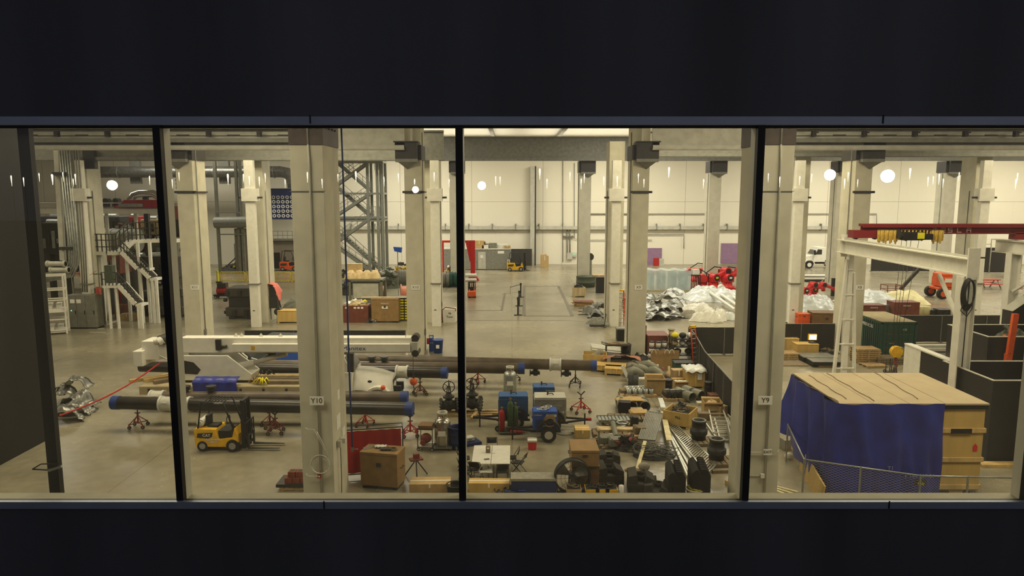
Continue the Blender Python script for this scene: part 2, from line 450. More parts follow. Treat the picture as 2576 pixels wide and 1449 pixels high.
rail(-46, V(738, 340, 46.4).x + .3); rail(V(2000, 340, 46.4).x, 46)
o = runway(-60, 75, 83.4, 14.4, 2.6, 'grey_steel')
runway(-60, V(1150, 380, 60).x - 1, 59.0, 13.4, 2.3, 'grey_steel'); runway(V(1560, 380, 60).x + .8, 60, 59.0, 13.7, 2.0, 'grey_steel')
# wall services: cable tray, conduits
o = T('cable_tray', 'long grey cable tray running along the back wall', 'cable tray', (0, 107.7, 0))
z = V(1288, 573, 107.5).z
m = MB().b2(-25, 60, -.3, -.26, z - .25, z + .25).b2(-25, 60, -.28, .25, z - .27, z - .22)
m.build('tray', 'light_steel', o)
for i in range(24): MB().b2(-24 + i * 3.5, -23.9 + i * 3.5, -.36, .28, z - .4, z + .6).build('support_bracket', 'grey_steel', o)
o = T('conduit_run', 'thin grey conduits bending down the back wall to the panel box', 'conduit', (0, 107.8, 0))
def wz(px, py): p = V(px, py, 107.8); return (p.x, 0, p.z)
for px in (1427, 1434): MB().tube([wz(px, 575), wz(px, 650)], .09).build('tube_run', 'grey_steel', o)
MB().tube([wz(1416, 400), wz(1416, 660)], .06).build('tube_run', 'grey_steel', o)
m = MB().tube([wz(1445, 410), wz(1445, 600), wz(1460, 604), wz(1640, 604)], .05)
m.tube([wz(1480, 538), wz(1590, 538)], .08).tube([wz(1625, 538), wz(1790, 538)], .06).tube([wz(1625, 590), wz(1720, 590), wz(1720, 625)], .06).tube([wz(2020, 538), wz(2205, 538), wz(2205, 600)], .06)
m.build('tube_run', 'grey_steel', o)
MB().b2(wz(1417, 590)[0], wz(1443, 590)[0], -.15, .1, wz(1417, 597)[2], wz(1417, 593)[2]).build('strut', 'grey_steel', o)
o = T('wall_column', 'grey steel wall column with black edge on the back wall', None, (V(1340, 500, 107).x, 106.9, 0), kind='structure')
MB().b2(-.35, .3, 0, .9, 0, 14.6).b2(.3, .5, 0, .9, 0, 14.6, 1).build('shaft', ['light_steel', 'dark_steel'], o)
# trench cover frames let into the far floor
def flat(px, name, w, m='dark_floor'):
    pts = [G(a, b) for a, b in px]
    mb = MB()
    for i in range(len(pts) - 1):
        a, b = pts[i], pts[i + 1]
        mb.bar((a.x, a.y, .004), (b.x, b.y, .004), w, .008)
    struct(mb, name, m)
mat('dark_floor', (112, 106, 92), .5, 0, .1, 3.); mat('floor_white', (206, 202, 186), .6, 0, .1, 6.)
flat([(1318, 720), (1318, 795), (1440, 795), (1405, 720), (1318, 720)], 'trim_30', .32)
flat([(1170, 781), (1262, 781), (1270, 738), (1310, 735)], 'trim_31', .22)
flat([(1165, 806), (1420, 806), (1520, 812)], 'trim_32', .12)
flat([(268, 818), (303, 802)], 'trim_33', .25, 'floor_white'); flat([(225, 827), (262, 827)], 'trim_34', .15, 'floor_white'); flat([(250, 819), (290, 819)], 'trim_35', .15, 'floor_white')
flat([(225, 836), (265, 836)], 'trim_36', .12, 'floor_white')
# purple wall panels
for (a, b_, c, d, n) in ((1627, 1665, 624, 666, 1), (1813, 1868, 612, 662, 2)):
    p = V(a, d, 107.9); q = V(b_, c, 107.9)
    o = MB().b2(p.x, q.x, 107.85, 108, max(0, p.z), q.z).build('door_%d' % n, 'purple'); o['kind'] = 'structure'
# ---- camera, lights, world -----------------------------------------------
cam = bpy.data.cameras.new('camera'); co = bpy.data.objects.new('camera', cam); COL.objects.link(co)
cam.sensor_width = 36; cam.lens = 36 * F / 2576; co.location = (0, 0, CAMH); co.rotation_euler = (PI / 2 - TH, 0, 0); cam.clip_start = .1; cam.clip_end = 400
sc.camera = co
w = bpy.data.worlds.new('night'); sc.world = w; w.use_nodes = True
w.node_tree.nodes['Background'].inputs[0].default_value = (.62, .66, .86, 1); w.node_tree.nodes['Background'].inputs[1].default_value = .08
def area(x, y, z, sx, sy, e, col=(1, .9, .7)):
    l = bpy.data.lights.new('high_bay_or_added_fill', 'AREA'); l.shape = 'RECTANGLE'; l.size = sx; l.size_y = sy; l.energy = e; l.color = col
    o = bpy.data.objects.new('high_bay_or_added_light', l); COL.objects.link(o); o.location = (x, y, z); return o
for yy, e in ((17, 1250), (35, 1650), (53, 1600), (72, 1950), (95, 2900)):
    for xx in ((-45, -15, 15, 45, 70) if yy > 60 else (-45, -15, 15, 45)):
        f = (.45 if yy > 40 else .75) if xx < -20 else 1.
        area(xx, yy, 18.2 if yy > 85 else 17.8, 14, 5, e * f, (1, .88, .63) if yy < 60 else (1, .94, .81))
for xx in (-8, 10): area(xx, 97, 16.9, 16, 12, 450, (1, .92, .78)).rotation_euler = (PI, 0, 0)  # unseen upward fill lights, added only to brighten the ceiling
sc.view_settings.view_transform = 'Standard'; sc.view_settings.look = 'None'; sc.view_settings.exposure = .7; sc.view_settings.gamma = 1
cy = sc.cycles
cy.max_bounces = 4; cy.diffuse_bounces = 2; cy.glossy_bounces = 3; cy.transmission_bounces = 4; cy.transparent_max_bounces = 12
cy.use_adaptive_sampling = True; cy.adaptive_threshold = .02; cy.caustics_reflective = False; cy.caustics_refractive = False; cy.sample_clamp_indirect = 4
# ======================= KIT OF REPEATED THINGS ===========================
def wheel(par, x, y, z, r, w, name='wheel', m='rubber', hub='light_steel', ax='y'):
    d = Vector((0, w / 2, 0)) if ax == 'y' else Vector((w / 2, 0, 0))
    c = Vector((x, y, z))
    o = MB().cyl(c - d * .8, c + d * .8, r, n=20).cyl(c - d, c + d, r * .92, n=20).build(name, m, par)
    MB().cyl(c - d * 1.06, c + d * 1.06, r * .55, n=14).build('hub', hub, o)
    return o

def forklift(name, label, loc, rz, body, brand=None, tank=True, forks=1.1, lift=.12, s=1., group=None):
    t = T(name, label, 'forklift', loc, rz, group)
    b = MB().prism([(-1.0, .28), (-.95, .2), (.85, .2), (.85, .75), (.72, 1.05), (.6, .62), (.05, .55), (-.1, .98), (-.95, 1.02), (-1.02, .9)], -.52, .52)
    b.build('chassis', body, t, bev=.03)
    MB().prism([(.02, .56), (.58, .64), (.5, .9), (.0, .9)], -.46, .46).build('floor_panel', 'black', t)
    MB().prism([(-.9, .62), (-.85, .8), (-.2, .84), (-.25, .66), (-.4, .58)], -.535, .535).build('side_panel', 'dark_steel', t)
    if brand: text(brand, .17, 'badge', 'ink_white', t, (-.48, -.54, .715))
    for s1 in (-1, 1):
        wheel(t, .62, s1 * .48, .27, .27, .2, hub='grey_cloth'); wheel(t, -.68, s1 * .44, .24, .24, .18, hub='grey_cloth')
    MB().b2(-.55, -.1, -.25, .25, .95, 1.08).b2(-.62, -.5, -.25, .25, 1.05, 1.5).build('seat', 'black', t, bev=.03)
    g = MB()
    for s1 in (-.48, .48):
        g.tube([(.68, s1, .95), (.3, s1, 2.1), (-.65, s1, 2.15), (-.85, s1, 1.0)], .035)
    for k in range(7): g.bar((-.6 + k * .14, -.48, 2.13), (-.6 + k * .14, .48, 2.13), .035)
    g.build('overhead_guard', 'black', t)
    MB().tube([(.55, 0, .85), (.3, 0, 1.25)], .03).ring((.27, 0, 1.28), .17, .02, axis='x').build('steering_wheel', 'black', t)
    if tank:
        MB().cyl((-.8, -.35, 1.2), (-.8, .35, 1.2), .16, n=16).cyl((-.8, -.42, 1.2), (-.8, -.35, 1.2), .1, n=14).build('gas_bottle', 'white_plastic', t)
    m = MB()
    for s1 in (-1, 1):
        m.b2(.95, 1.1, s1 * .32 - .05, s1 * .32 + .05, .1, 2.15).b2(1.02, 1.14, s1 * .22 - .04, s1 * .22 + .04, .1, 2.1)
    m.b2(.95, 1.1, -.37, .37, 2.1, 2.2).b2(.98, 1.1, -.3, .3, 1.2, 1.3).cyl((1.0, 0, .2), (1.0, 0, 2.0), .05, n=8)
    m.build('mast', 'black', t)
    c = MB().b2(1.14, 1.2, -.5, .5, lift + .1, lift + .2).b2(1.14, 1.2, -.5, .5, lift + .45, lift + .55)
    for k in range(6): c.b2(1.15, 1.19, -.5 + k * .19, -.46 + k * .19, lift + .5, lift + 1.1)
    c.b2(1.15, 1.19, -.5, .5, lift + 1.08, lift + 1.13)
    c.build('carriage', 'black', t)
    for s1 in (-.3, .3):
        MB().b2(1.2, 1.25, s1 - .06, s1 + .06, lift - .02, lift + .6).prism([(1.2, lift - .04), (1.2 + forks, lift - .03), (1.2 + forks, lift - .02), (1.25, lift + .02)], s1 - .06, s1 + .06).build('fork', 'dark_steel', t)
    if s != 1: t.scale = (s, s, s)
    return t

def stand(label, loc, m='red_paint', h=.95, rz=.3, group='pipe stands on castors', sp=.42):
    t = T('pipe_stand', label, 'pipe stand', loc, rz, group)
    MB().cyl((0, 0, .2), (0, 0, h - .22), .045, n=8).cyl((0, 0, h - .35), (0, 0, h - .05), .028, n=8, mi=1).b2(-.12, .12, -.03, .03, h - .26, h - .22, 1).build('column', [m, 'dark_steel'], t)
    MB().bar((0, 0, h - .06), (-.2, 0, h + .12), .05).bar((0, 0, h - .06), (.2, 0, h + .12), .05).build('vee_head', 'dark_steel', t)
    for i in range(4):
        a = PI / 4 + i * PI / 2; x, y = sp * math.cos(a), sp * math.sin(a)
        MB().tube([(0, 0, h - .36), (x, y, .22)], .022).tube([(0, 0, .26), (x, y, .22)], .022).cyl((x, y, .1), (x, y, .26), .03, n=6).build('leg', m, t)
        wheel(t, x, y + .03, .085, .085, .05, 'castor', 'rubber', 'grey_steel')
    return t

def long_pipe(label, a, b, r, m, caps=(1, 1), bands=(), valves=(), group='steel pipe spools on stands'):
    a, b = Vector(a), Vector(b); d = (b - a); L = d.length
    t = T('steel_pipe', label, 'pipe', a, math.atan2(d.y, d.x), group)
    MB().cyl((0, 0, 0), (L, 0, 0), r, n=28).build('pipe_body', m, t)
    if caps[0]: MB().cyl((-.06, 0, 0), (.28, 0, 0), r + .015, n=28).build('end_cap', 'cap_blue', t)
    if caps[1]: MB().cyl((L - .28, 0, 0), (L + .06, 0, 0), r + .015, n=28).build('end_cap', 'cap_blue', t)
    for f in bands:
        x = f * L
        MB().cyl((x - .3, 0, 0), (x + .3, 0, 0), r + .03, n=28).cyl((x - .33, 0, 0), (x - .24, 0, 0), r + .07, n=28, mi=1).cyl((x + .24, 0, 0), (x + .33, 0, 0), r + .07, n=28, mi=1).b2(x - .12, x + .12, -r - .05, -r + .05, .08, .16, 1).build('coupling_band', ['light_steel', 'band_white'], t)
    for f, up in valves:
        x = f * L
        if up:
            MB().cyl((x, 0, r - .02), (x, 0, r + .16), .14, n=14).cyl((x, 0, r + .1), (x, 0, r + .15), .22, n=14).cyl((x, 0, r + .22), (x, 0, r + .28), .24, n=14).build('branch_flange', 'dark_cast', t)
        else:
            MB().cyl((x, 0, -r), (x, 0, -r - .35), .13, n=12).cyl((x, 0, -r - .1), (x, 0, -r - .16), .22, n=12).cyl((x - .28, 0, -r - .22), (x + .25, 0, -r - .22), .09, n=10).ring((x - .3, 0, -r - .22), .16, .025, axis='x').build('drain_valve', 'dark_cast', t)
    return t

def pallet(label, loc, rz=0, w=1.2, d=1.0, m='pallet_wood', group='wooden pallets', name='pallet'):
    t = T(name, label, 'pallet', loc, rz, group)
    b = MB(); n = 7
    for i in range(n):
        x = -w / 2 + (i + .5) * w / n; b.b2(x - w / n * .4, x + w / n * .4, -d / 2, d / 2, .11, .135)
    for i in (0, 3, 6):
        x = -w / 2 + (i + .5) * w / n; b.b2(x - .05, x + .05, -d / 2, d / 2, 0, .02)
    b.build('deck', m, t)
    for y in (-d / 2 + .05, 0, d / 2 - .05): MB().b2(-w / 2, w / 2, y - .045, y + .045, .02, .11).build('stringer', m, t)
    return t

def pallet_stack(n, label, loc, rz=0, group=None, **k):
    out = []
    for i in range(n):
        out.append(pallet(label(i), (loc[0] + R.uniform(-.04, .04), loc[1] + R.uniform(-.04, .04), loc[2] + i * .136), rz + R.uniform(-.06, .06), group=group, **k))
    return out

def crate(label, loc, w, d, h, rz=0, m='crate_yellow', lid=True, batten=2, name='wooden_crate', cat='crate', group=None, feet=True, legend=None):
    t = T(name, label, cat, loc, rz, group)
    f = .1 if feet else 0
    b = MB()
    if lid: b.b2(-w / 2, w / 2, -d / 2, d / 2, f, h - .03)
    else:
        th = .04
        b.b2(-w / 2, w / 2, -d / 2, d / 2, f, f + .04)
        for x in (-w / 2 + th / 2, w / 2 - th / 2): b.b2(x - th / 2, x + th / 2, -d / 2, d / 2, f, h)
        for y in (-d / 2 + th / 2, d / 2 - th / 2): b.b2(-w / 2 + th, w / 2 - th, y - th / 2, y + th / 2, f, h)
    b.build('crate_body', m, t)
    if lid: MB().b2(-w / 2 - .02, w / 2 + .02, -d / 2 - .02, d / 2 + .02, h - .03, h).build('lid', m, t)
    for i in range(batten):
        x = -w / 2 + .06 + i * (w - .12) / max(1, batten - 1)
        MB().b2(x - .05, x + .05, -d / 2 - .03, -d / 2, f, h - .03).build('batten', m, t)
    if feet:
        for x in (-w / 2 + .08, w / 2 - .08): MB().b2(x - .06, x + .06, -d / 2, d / 2, 0, .1).build('skid', m, t)
    if legend: text(legend, h * .18, 'lettering', 'ink', t, (0, -d / 2 - .005, h * .6))
    return t

def carton(label, loc, w, d, h, rz=0, m='cardboard', open_=False, group=None, cat='box', name='cardboard_box'):
    t = T(name, label, cat, loc, rz, group)
    b = MB()
    if open_:
        b.b2(-w / 2, w / 2, -d / 2, d / 2, 0, .02)
        for x in (-w / 2 + .01, w / 2 - .01): b.b2(x - .01, x + .01, -d / 2, d / 2, .02, h)
        for y in (-d / 2 + .01, d / 2 - .01): b.b2(-w / 2 + .02, w / 2 - .02, y - .01, y + .01, .02, h)
    else: b.b2(-w / 2, w / 2, -d / 2, d / 2, 0, h)
    b.build('box_body', m, t, bev=.01)
    if open_:
        for (x, y, rx, ry, sx, sy) in ((0, -d / 2 - .1, -.5, 0, w, .25), (0, d / 2 + .1, .5, 0, w, .25)):
            MB().box((x, y, h - .05), (sx, sy, .012), 0, 0, rx if y > 0 else rx, ry).build('flap', m, t)
    elif m in ('cardboard', 'crate_yellow', 'pallet_wood'): MB().b2(-w / 2, w / 2, -.03, .03, h, h + .004).b2(-.03, .03, -d / 2 - .004, -d / 2, h * .6, h).build('tape', 'paper', t)
    return t

def job_box(label, loc, w, d, h, rz=0, m='tan_metal', group=None, legend=None, cat='tool chest', legs=True, doors=0):
    t = T('job_box', label, cat, loc, rz, group)
    f = .12 if legs else 0
    MB().b2(-w / 2, w / 2, -d / 2, d / 2, f, h - .1).build('cabinet_body', m, t, bev=.015)
    MB().b2(-w / 2 - .015, w / 2 + .015, -d / 2 - .015, d / 2 + .015, h - .1, h).build('lid', m, t, bev=.015)
    if legs:
        for x in (-w / 2 + .12, w / 2 - .12): MB().b2(x - .07, x + .07, -d / 2 + .05, d / 2 - .05, 0, f).build('foot', 'black', t)
    MB().b2(-.09, .09, -d / 2 - .03, -d / 2, h * .62, h * .72).build('latch', 'dark_steel', t)
    for x in (-1, 1): MB().tube([(x * (w / 2), -.12, h * .55), (x * (w / 2 + .07), -.12, h * .55), (x * (w / 2 + .07), .12, h * .55), (x * (w / 2), .12, h * .55)], .015).build('handle', 'dark_steel', t)
    if doors:
        for k in range(doors):
            x0 = -w / 2 + .03 + k * (w - .06) / doors
            MB().b2(x0 + .01, x0 + (w - .06) / doors - .01, -d / 2 - .02, -d / 2, f + .03, h * .4).build('door', m, t)
    if legend: text(legend, min(.16, w * .12), 'lettering', 'ink_white', t, (0, -d / 2 - .02, h * .8))
    return t

def barrel(label, loc, r=.3, h=.88, m='blue_dark', taper=1., group=None, cat='bin', name='barrel', open_=True, ribs=2):
    t = T(name, label, cat, loc, 0, group)
    pr = [(0, 0), (r * taper, 0)]
    for i in range(1, ribs + 1):
        z = h * i / (ribs + 1); rr = r * (taper + (1 - taper) * z / h)
        pr += [(rr, z - .02), (rr + .015, z), (rr, z + .02)]
    pr += [(r, h), (r + .03, h), (r + .03, h + .03), (r - .01, h + .03)]
    if open_: pr += [(r - .02, h - .02), (r * taper - .02, .05), (0, .05)]
    else: pr += [(0, h + .03)]
    MB().lathe(pr, n=20, sm=True).build('drum_shell', m, t)
    return t

def dewar(label, loc, s=1., m='stainless'):
    t = T('gas_dewar', label, 'gas tank', loc)
    MB().lathe([(0, .16), (.33, .16), (.35, .2), (.35, 1.12), (.3, 1.28), (.16, 1.36), (0, 1.38)], n=24).build('tank', m, t)
    MB().lathe([(.2, 1.5), (.22, 1.5), (.22, 1.62), (.2, 1.62), (.2, 1.5)], n=24).build('collar_ring', 'light_steel', t)
    for a in (.3, 1.9, 3.4, 5.0): MB().bar((.21 * math.cos(a), .21 * math.sin(a), 1.3), (.21 * math.cos(a), .21 * math.sin(a), 1.55), .03).build('post', 'light_steel', t)
    MB().cyl((0, 0, 1.38), (0, 0, 1.5), .04, n=8).cyl((.08, 0, 1.36), (.08, 0, 1.52), .025, n=8).cyl((.08, -.03, 1.53), (.08, .03, 1.53), .05, n=10).cyl((-.09, 0, 1.36), (-.09, 0, 1.48), .02, n=8).build('valve', 'tan_metal', t)
    MB().b2(-.16, .16, -.36, -.35, .62, .86).build('label_plate', 'paper', t)
    MB().b2(-.42, .42, -.4, .4, .1, .15).build('trolley_base', 'grey_steel', t)
    for x in (-.34, .34):
        for y in (-.32, .32): wheel(t, x, y, .05, .05, .04, 'castor', 'rubber', 'grey_steel')
    MB().tube([(-.2, -.4, .12), (-.2, -.42, .7), (.2, -.42, .7), (.2, -.4, .12)], .015).build('hoop', 'light_steel', t)
    t.scale = (s, s, s)
    return t

def chair(label, loc, rz, group='black folding chairs at the white tables'):
    t = T('folding_chair', label, 'chair', loc, rz, group)
    MB().b2(-.2, .2, -.2, .2, .43, .47).build('seat', 'black', t, bev=.015)
    P = [[(-.2 + .1 * i, .27 + .03 * j - .02 * math.sin(PI * i / 4), .62 + .1 * j) for i in range(5)] for j in range(3)]
    MB().sheet(P, thick=.012).build('backrest', 'black', t)
    for x in (-.22, .22):
        MB().tube([(x, -.25, 0), (x, .1, .45), (x, .33, .84)], .013).build('front_leg', 'dark_steel', t)
        MB().tube([(x * .9, .28, 0), (x * .9, -.12, .44)], .013).build('rear_leg', 'dark_steel', t)
    MB().tube([(-.22, .33, .84), (.22, .33, .84)], .013).tube([(-.2, .22, .08), (.2, .22, .08)], .01).tube([(-.22, -.2, .07), (.22, -.2, .07)], .01).build('cross_rail', 'dark_steel', t)
    return t

def heap(name, label, cat, loc, r, n, mats_, seed, h=.4, kind=None, sz=(.1, .35), group=None, flat_=1.):
    """a tangle: one continuous crumpled mound with pieces poking out"""
    rr = random.Random(seed); t = T(name, label, cat, loc, 0, group)
    P = []
    for i in range(15):
        row = []
        for j in range(24):
            u = i / 14; a = 2 * PI * j / 23
            if j == 23: row.append(row[0]); continue
            row.append((u * r[0] * math.cos(a), u * r[1] * math.sin(a), max(0, h * (.6 if h > 1.2 else 1) * (1 - u ** (3 if h > 1.2 else 1.6)) * rr.uniform(.8, 1.1)) if u < 1 else 0))
        P.append(row)
    P[0] = [P[0][0]] * 24
    MB().sheet(P, sm=False).build('mound', mats_[0], t)
    m = MB()
    for i in range(n):
        a = rr.uniform(0, 2 * PI); u = math.sqrt(rr.random()) * .85
        x, y = u * r[0] * math.cos(a), u * r[1] * math.sin(a); z = h * (1 - u ** 1.6) * .9 + .03
        k = rr.randrange(len(mats_)); s1 = rr.uniform(*sz); q = rr.random() * (.55 if h > 1.2 else 1)
        if q < .4: m.box((x, y, z), (s1, s1 * rr.uniform(.3, 1), s1 * rr.uniform(.2, .6) * flat_), k, rr.uniform(0, 3), rr.uniform(-.5, .5), rr.uniform(-.5, .5))
        elif q < .7: m.cyl((x, y, z), (x + s1 * rr.uniform(-1, 1), y + s1 * rr.uniform(-1, 1), z + s1 * .3), s1 * .25, n=8, mi=k)
        else: m.ring((x, y, z), s1 * .5, s1 * .08, 12, 5, 'z', k)
    o = m.build('scrap', mats_, t); o['kind'] = 'stuff'
    return t

def panel_pressing(label, loc, rz, w=1.8, d=1.3, seed=1, m='silver_sheet', group='stamped metal panels', tilt=(0, 0), amp=.3, h=None):
    """curved stamped car body panel with wheel-arch like swages and ragged rim"""
    rr = random.Random(seed); t = T('body_pressing', label, 'metal panel', loc, rz, group)
    ph, ph2, fx = rr.uniform(0, 6), rr.uniform(0, 6), rr.uniform(1.0, 1.7)
    P = []
    nx, ny = 30, 14
    for j in range(ny + 1):
        row = []
        for i in range(nx + 1):
            u, v = i / nx - .5, j / ny - .5
            c0 = .12 * math.sin(ph); q0 = min(1, abs(u - c0) / .27)
            z = amp * (2.0 * math.sqrt(1 - q0 * q0) * (.75 + .25 * math.cos(v * 5 + ph2)) + .14 * (int(v * 7 + ph) % 2) + .22 * (1 if abs(math.sin(u * 9 + ph)) > .6 else 0) + .05 * math.sin(u * 23 + v * 11 + ph))
            wv = d * (1 + .12 * math.sin(u * 9 + ph))
            z -= amp * .6 * (max(0, abs(u) - .4) * 10) ** 2 * .5
            row.append((u * w + .04 * math.sin(v * 12), v * wv, z))
        P.append(row)
    lo = min(p[2] for r_ in P for p in r_)
    P = [[(x, y, z - lo + .02) for x, y, z in r_] for r_ in P]
    MB().sheet(P, thick=.02).build('pressed_skin', m, t)
    t.rotation_euler = (tilt[0], tilt[1], rz)
    rim = MB()
    for e in (P[0], P[-1], [r_[0] for r_ in P], [r_[-1] for r_ in P]): rim.tube(e, .022, 5)
    rim.build('flange', m, t)
    return t

def sign(s, px, py, y, w, h, label, size, m='ink'):
    p = V(px, py, y)
    t = T('column_sign', label, 'sign', (p.x, y, p.z))
    MB().b2(-w / 2, w / 2, -.02, 0, -h / 2, h / 2).build('plate', 'paper', t)
    text(s, size, 'lettering', m, t, (0, -.022, 0))
    return t
# ======================= NEAR AND MIDDLE FLOOR ============================
for s, px, w in (('X11', 490, .56), ('X10', 1045, .56), ('X9', 1606, .5), ('X8', 2162, .5)):
    sign(s, px, 723, 47.6 - .005, w, .32, 'small white column sign reading %s' % s, .26)
sign('Y10', 797, 1008, 23.2 - .1, .46, .29, 'white column sign reading Y10', .24)
sign('Y9', 1925, 1007, 23.2 - .1, .46, .29, 'white column sign reading Y9', .24)
t = sign('EXIT', 1931, 1137, 23.2 - .1, .27, .2, 'white EXIT sign on a conduit on column Y9', .13, 'ink')
p = V(1931, 1137, 23.15)
MB().tube([(-.75, .02, -.02), (-.13, .02, -.02)], .018).tube([(.13, .02, -.02), (.34, .02, -.02), (.38, .02, .06)], .015).build('conduit', 'light_steel', t)
t = T('outlet_box', 'small white outlet box on a thin conduit low on column Y9', 'outlet box', V(1918, 1197, 23.14))
MB().b2(-.06, .06, -.04, .04, -.07, .07).build('cover', 'white_plastic', t); MB().tube([(-.5, .03, 0), (-.06, .03, 0)], .015).build('conduit', 'light_steel', t)
# coil of cable on column Y10
c = V(806, 1170, 23.09)
t = T('cable_coil', 'coil of white cable hanging on the face of column Y10', 'cable', c)
m = MB(); q = lambda a, b: Vector(V(a, b, 23.07)) - Vector(c)
for k in range(3): m.ring((0, .01 - .02 * k, 0.02 * k), .29 + .015 * k, .011, 28, 5, 'y')
m.tube([q(768, 1076), q(775, 1080), q(790, 1080), q(800, 1100), q(822, 1140), q(828, 1168), q(822, 1186)], .011, 5)
m.tube([q(797, 1086), q(815, 1120), q(826, 1155)], .011, 5)
m.tube([q(770, 1192), q(776, 1198), q(800, 1198)], .012, 5)
m.build('cable', 'white_plastic', t)
t = T('alarm_box', 'small red box low on the face of column Y10', 'alarm box', V(804, 1197, 23.14))
MB().b2(-.06, .06, -.06, .03, -.06, .06).build('housing', 'red_paint', t); MB().cyl((0, -.07, 0), (0, -.06, 0), .03, n=10).build('button', 'white_plastic', t)
x = V(790, 900, 23.2).x + .53
for (py, h, w, y, lab) in ((993, .34, .3, 24.1, 'white notice sheet highest on the side of column Y10'), (1060, .5, .5, 24.0, 'tall paper plan on the side of column Y10 below the notice'), (1085, .32, .4, 24.7, 'small paper sheet beside the plan on column Y10')):
    z = V(860, py, y).z
    tag(MB().b2(x, x + .012, y - w / 2, y + w / 2, z - h / 2, z + h / 2).build('notice', 'paper'), lab, 'notice')
z = V(872, 1110, 24).z
t = T('outlet_box', 'grey outlet boxes with a cord on the side of column Y10', 'outlet box', (x + .02, 23.9, z))
MB().b2(0, .12, -.25, -.05, -.1, .12).build('cover', 'light_steel', t); MB().b2(0, .18, .15, .4, -.1, .08).build('socket', 'white_plastic', t); MB().tube([(.08, -.1, -.1), (.08, -.1, -1.2), (.05, -.1, -z + .05)], .018).build('conduit', 'grey_steel', t)
# blue hose beside Y10
a = V(857, 300, 24.6)
t = T('hanging_hose', 'thin blue air hose hanging down beside column Y10', 'hose', (a.x, 24.6, 0))
zb_ = V(878, 1125, 24.6).z
MB().tube([(.0, 0, 15.5), (.01, .05, 12), (.03, 0, 8), (.02, .03, 5), (.05, 0, zb_)], .032).build('hose', 'cap_blue', t)
MB().cyl((.05, 0, zb_ - .15), (.05, 0, zb_), .05, n=8).tube([(.05, 0, zb_ - .12), (.18, -.05, zb_ - .05), (.25, 0, zb_ - .08)], .02).build('nozzle', 'grey_steel', t)
# pallet of red-brown blocks by Y10
g = G(746, 1234)
pallet('wooden pallet under the red-brown blocks left of column Y10', (g.x, g.y + .4, 0), .03, 1.25, .9)
tag(MB().b2(-.62, .62, -.46, .46, .138, .26).build('steel_plate', 'dark_steel', loc=(g.x - .12, g.y + .4, 0)), 'dark steel plate on the pallet left of column Y10', 'plate')
for k in range(10):
    i, j = k % 4, k // 4
    l = ('near row', 'middle row', 'far row on top')[min(j, 2)]
    o = T('brick_block', 'red-brown hollow block on the pallet left of column Y10', 'block', (g.x - .3 + i * .29 + (.1 if j == 2 else 0), g.y + .18 + (j % 2) * .36 + (.1 if j == 2 else 0), .26 + (.2 if j == 2 else 0)), R.uniform(-.05, .05), 'red-brown blocks on the pallet')
    MB().b2(-.135, .135, -.16, .16, 0, .2).build('block_body', 'brick_red', o); MB().b2(-.08, .08, -.1, .1, .2, .203).build('hollow', 'black', o)
# yellow forklift
g = G(551, 1136)
f = forklift('forklift', 'yellow forklift with black mast and lettered side near column Y10', (g.x, g.y + .5, 0), -.02, 'yellow', 'CAT', forks=1.35)
text('EQUIPMENT\nDEPOT', .11, 'lettering', 'ink_white', f, (-.2, -.535, .48))
text('10105797', .1, 'fleet_number', 'ink_white', f, (.1, -.52, 2.13))
# ---- long pipes on stands -------------------------------------------------
ZP = 1.28
def pp(px, py, z=ZP): return G(px, py, z)
a, b = pp(287, 1013), pp(1036, 1029)
long_pipe('nearest long black steel pipe with blue end caps behind the yellow forklift', a, b, .3, 'pipe_black', bands=(.185, .24), valves=())
a2, b2_ = pp(372, 1003), pp(1022, 1002)
long_pipe('rusty brown steel pipe lying just behind the nearest black pipe', (a2.x, a2.y + .2, ZP), (b2_.x, b2_.y + .15, ZP), .29, 'pipe_rust', caps=(0, 1), bands=(.03,), valves=((.24, 1), (.14, 1)))
a3, b3 = pp(354, 922), pp(1123, 938)
long_pipe('dark steel pipe with one white band and blue end behind the white truck hood', a3, b3, .3, 'pipe_black', caps=(0, 1), bands=(.86,))
a4, b4 = pp(540, 917), pp(1317, 927)
long_pipe('steel pipe ending in a blue cap between the two far pipes', a4, b4, .3, 'pipe_rust', caps=(0, 1), valves=((.515, 1), (.555, 1)))
a5, b5 = pp(885, 903), pp(1499, 920)
long_pipe('farthest rust-brown pipe with white band and blue end on a black stand', a5, b5, .3, 'pipe_rust', caps=(0, 1), bands=(.84,), valves=((.76, 0), (.885, 0)))
t = T('pipe_sleeve', 'black end length of the farthest pipe beyond its white band', None)
bpy.data.objects.remove(t)
for (px, py, lab, m) in ((343, 1079, 'rust-red pipe stand under the left end of the nearest pipe', 'red_rust'), (690, 1094, 'rust-red pipe stand under the nearest pipe right of the forklift', 'red_rust'), (676, 1078, 'dark red pipe stand half hidden behind the stand right of the forklift', 'red_rust'),
                         (918, 1076, 'dull red pipe stand in the shade behind the red screen', 'red_paint'), (1031, 1101, 'bright red pipe stand under the right end of the nearest pipe', 'red_paint'),
                         (1056, 996, 'rust-red pipe stand beneath the orange ball', 'red_rust'), (1202, 966, 'red pipe stand under the middle pipe right of the window bar', 'red_paint'), (1448, 975, 'black pipe stand under the blue end of the farthest pipe', 'dark_steel'), (1290, 962, 'dark pipe stand behind the dewar under the blue capped pipe', 'dark_steel')):
    g = G(px, py); stand(lab, (g.x, g.y + .2, 0), m, rz=R.uniform(0, 1.5))
g = G(1462, 1040); t = stand('red roller stand with black vee head right of the welders', (g.x, g.y + .2, 0), 'red_paint', h=.95, sp=.5)
g = G(1051, 992)
t = T('hoist_ball', 'orange overhaul ball and hook hanging from the white crane boom', 'hook ball', (g.x, 36.6, 0))
zz = V(1051, 960, 36.6).z
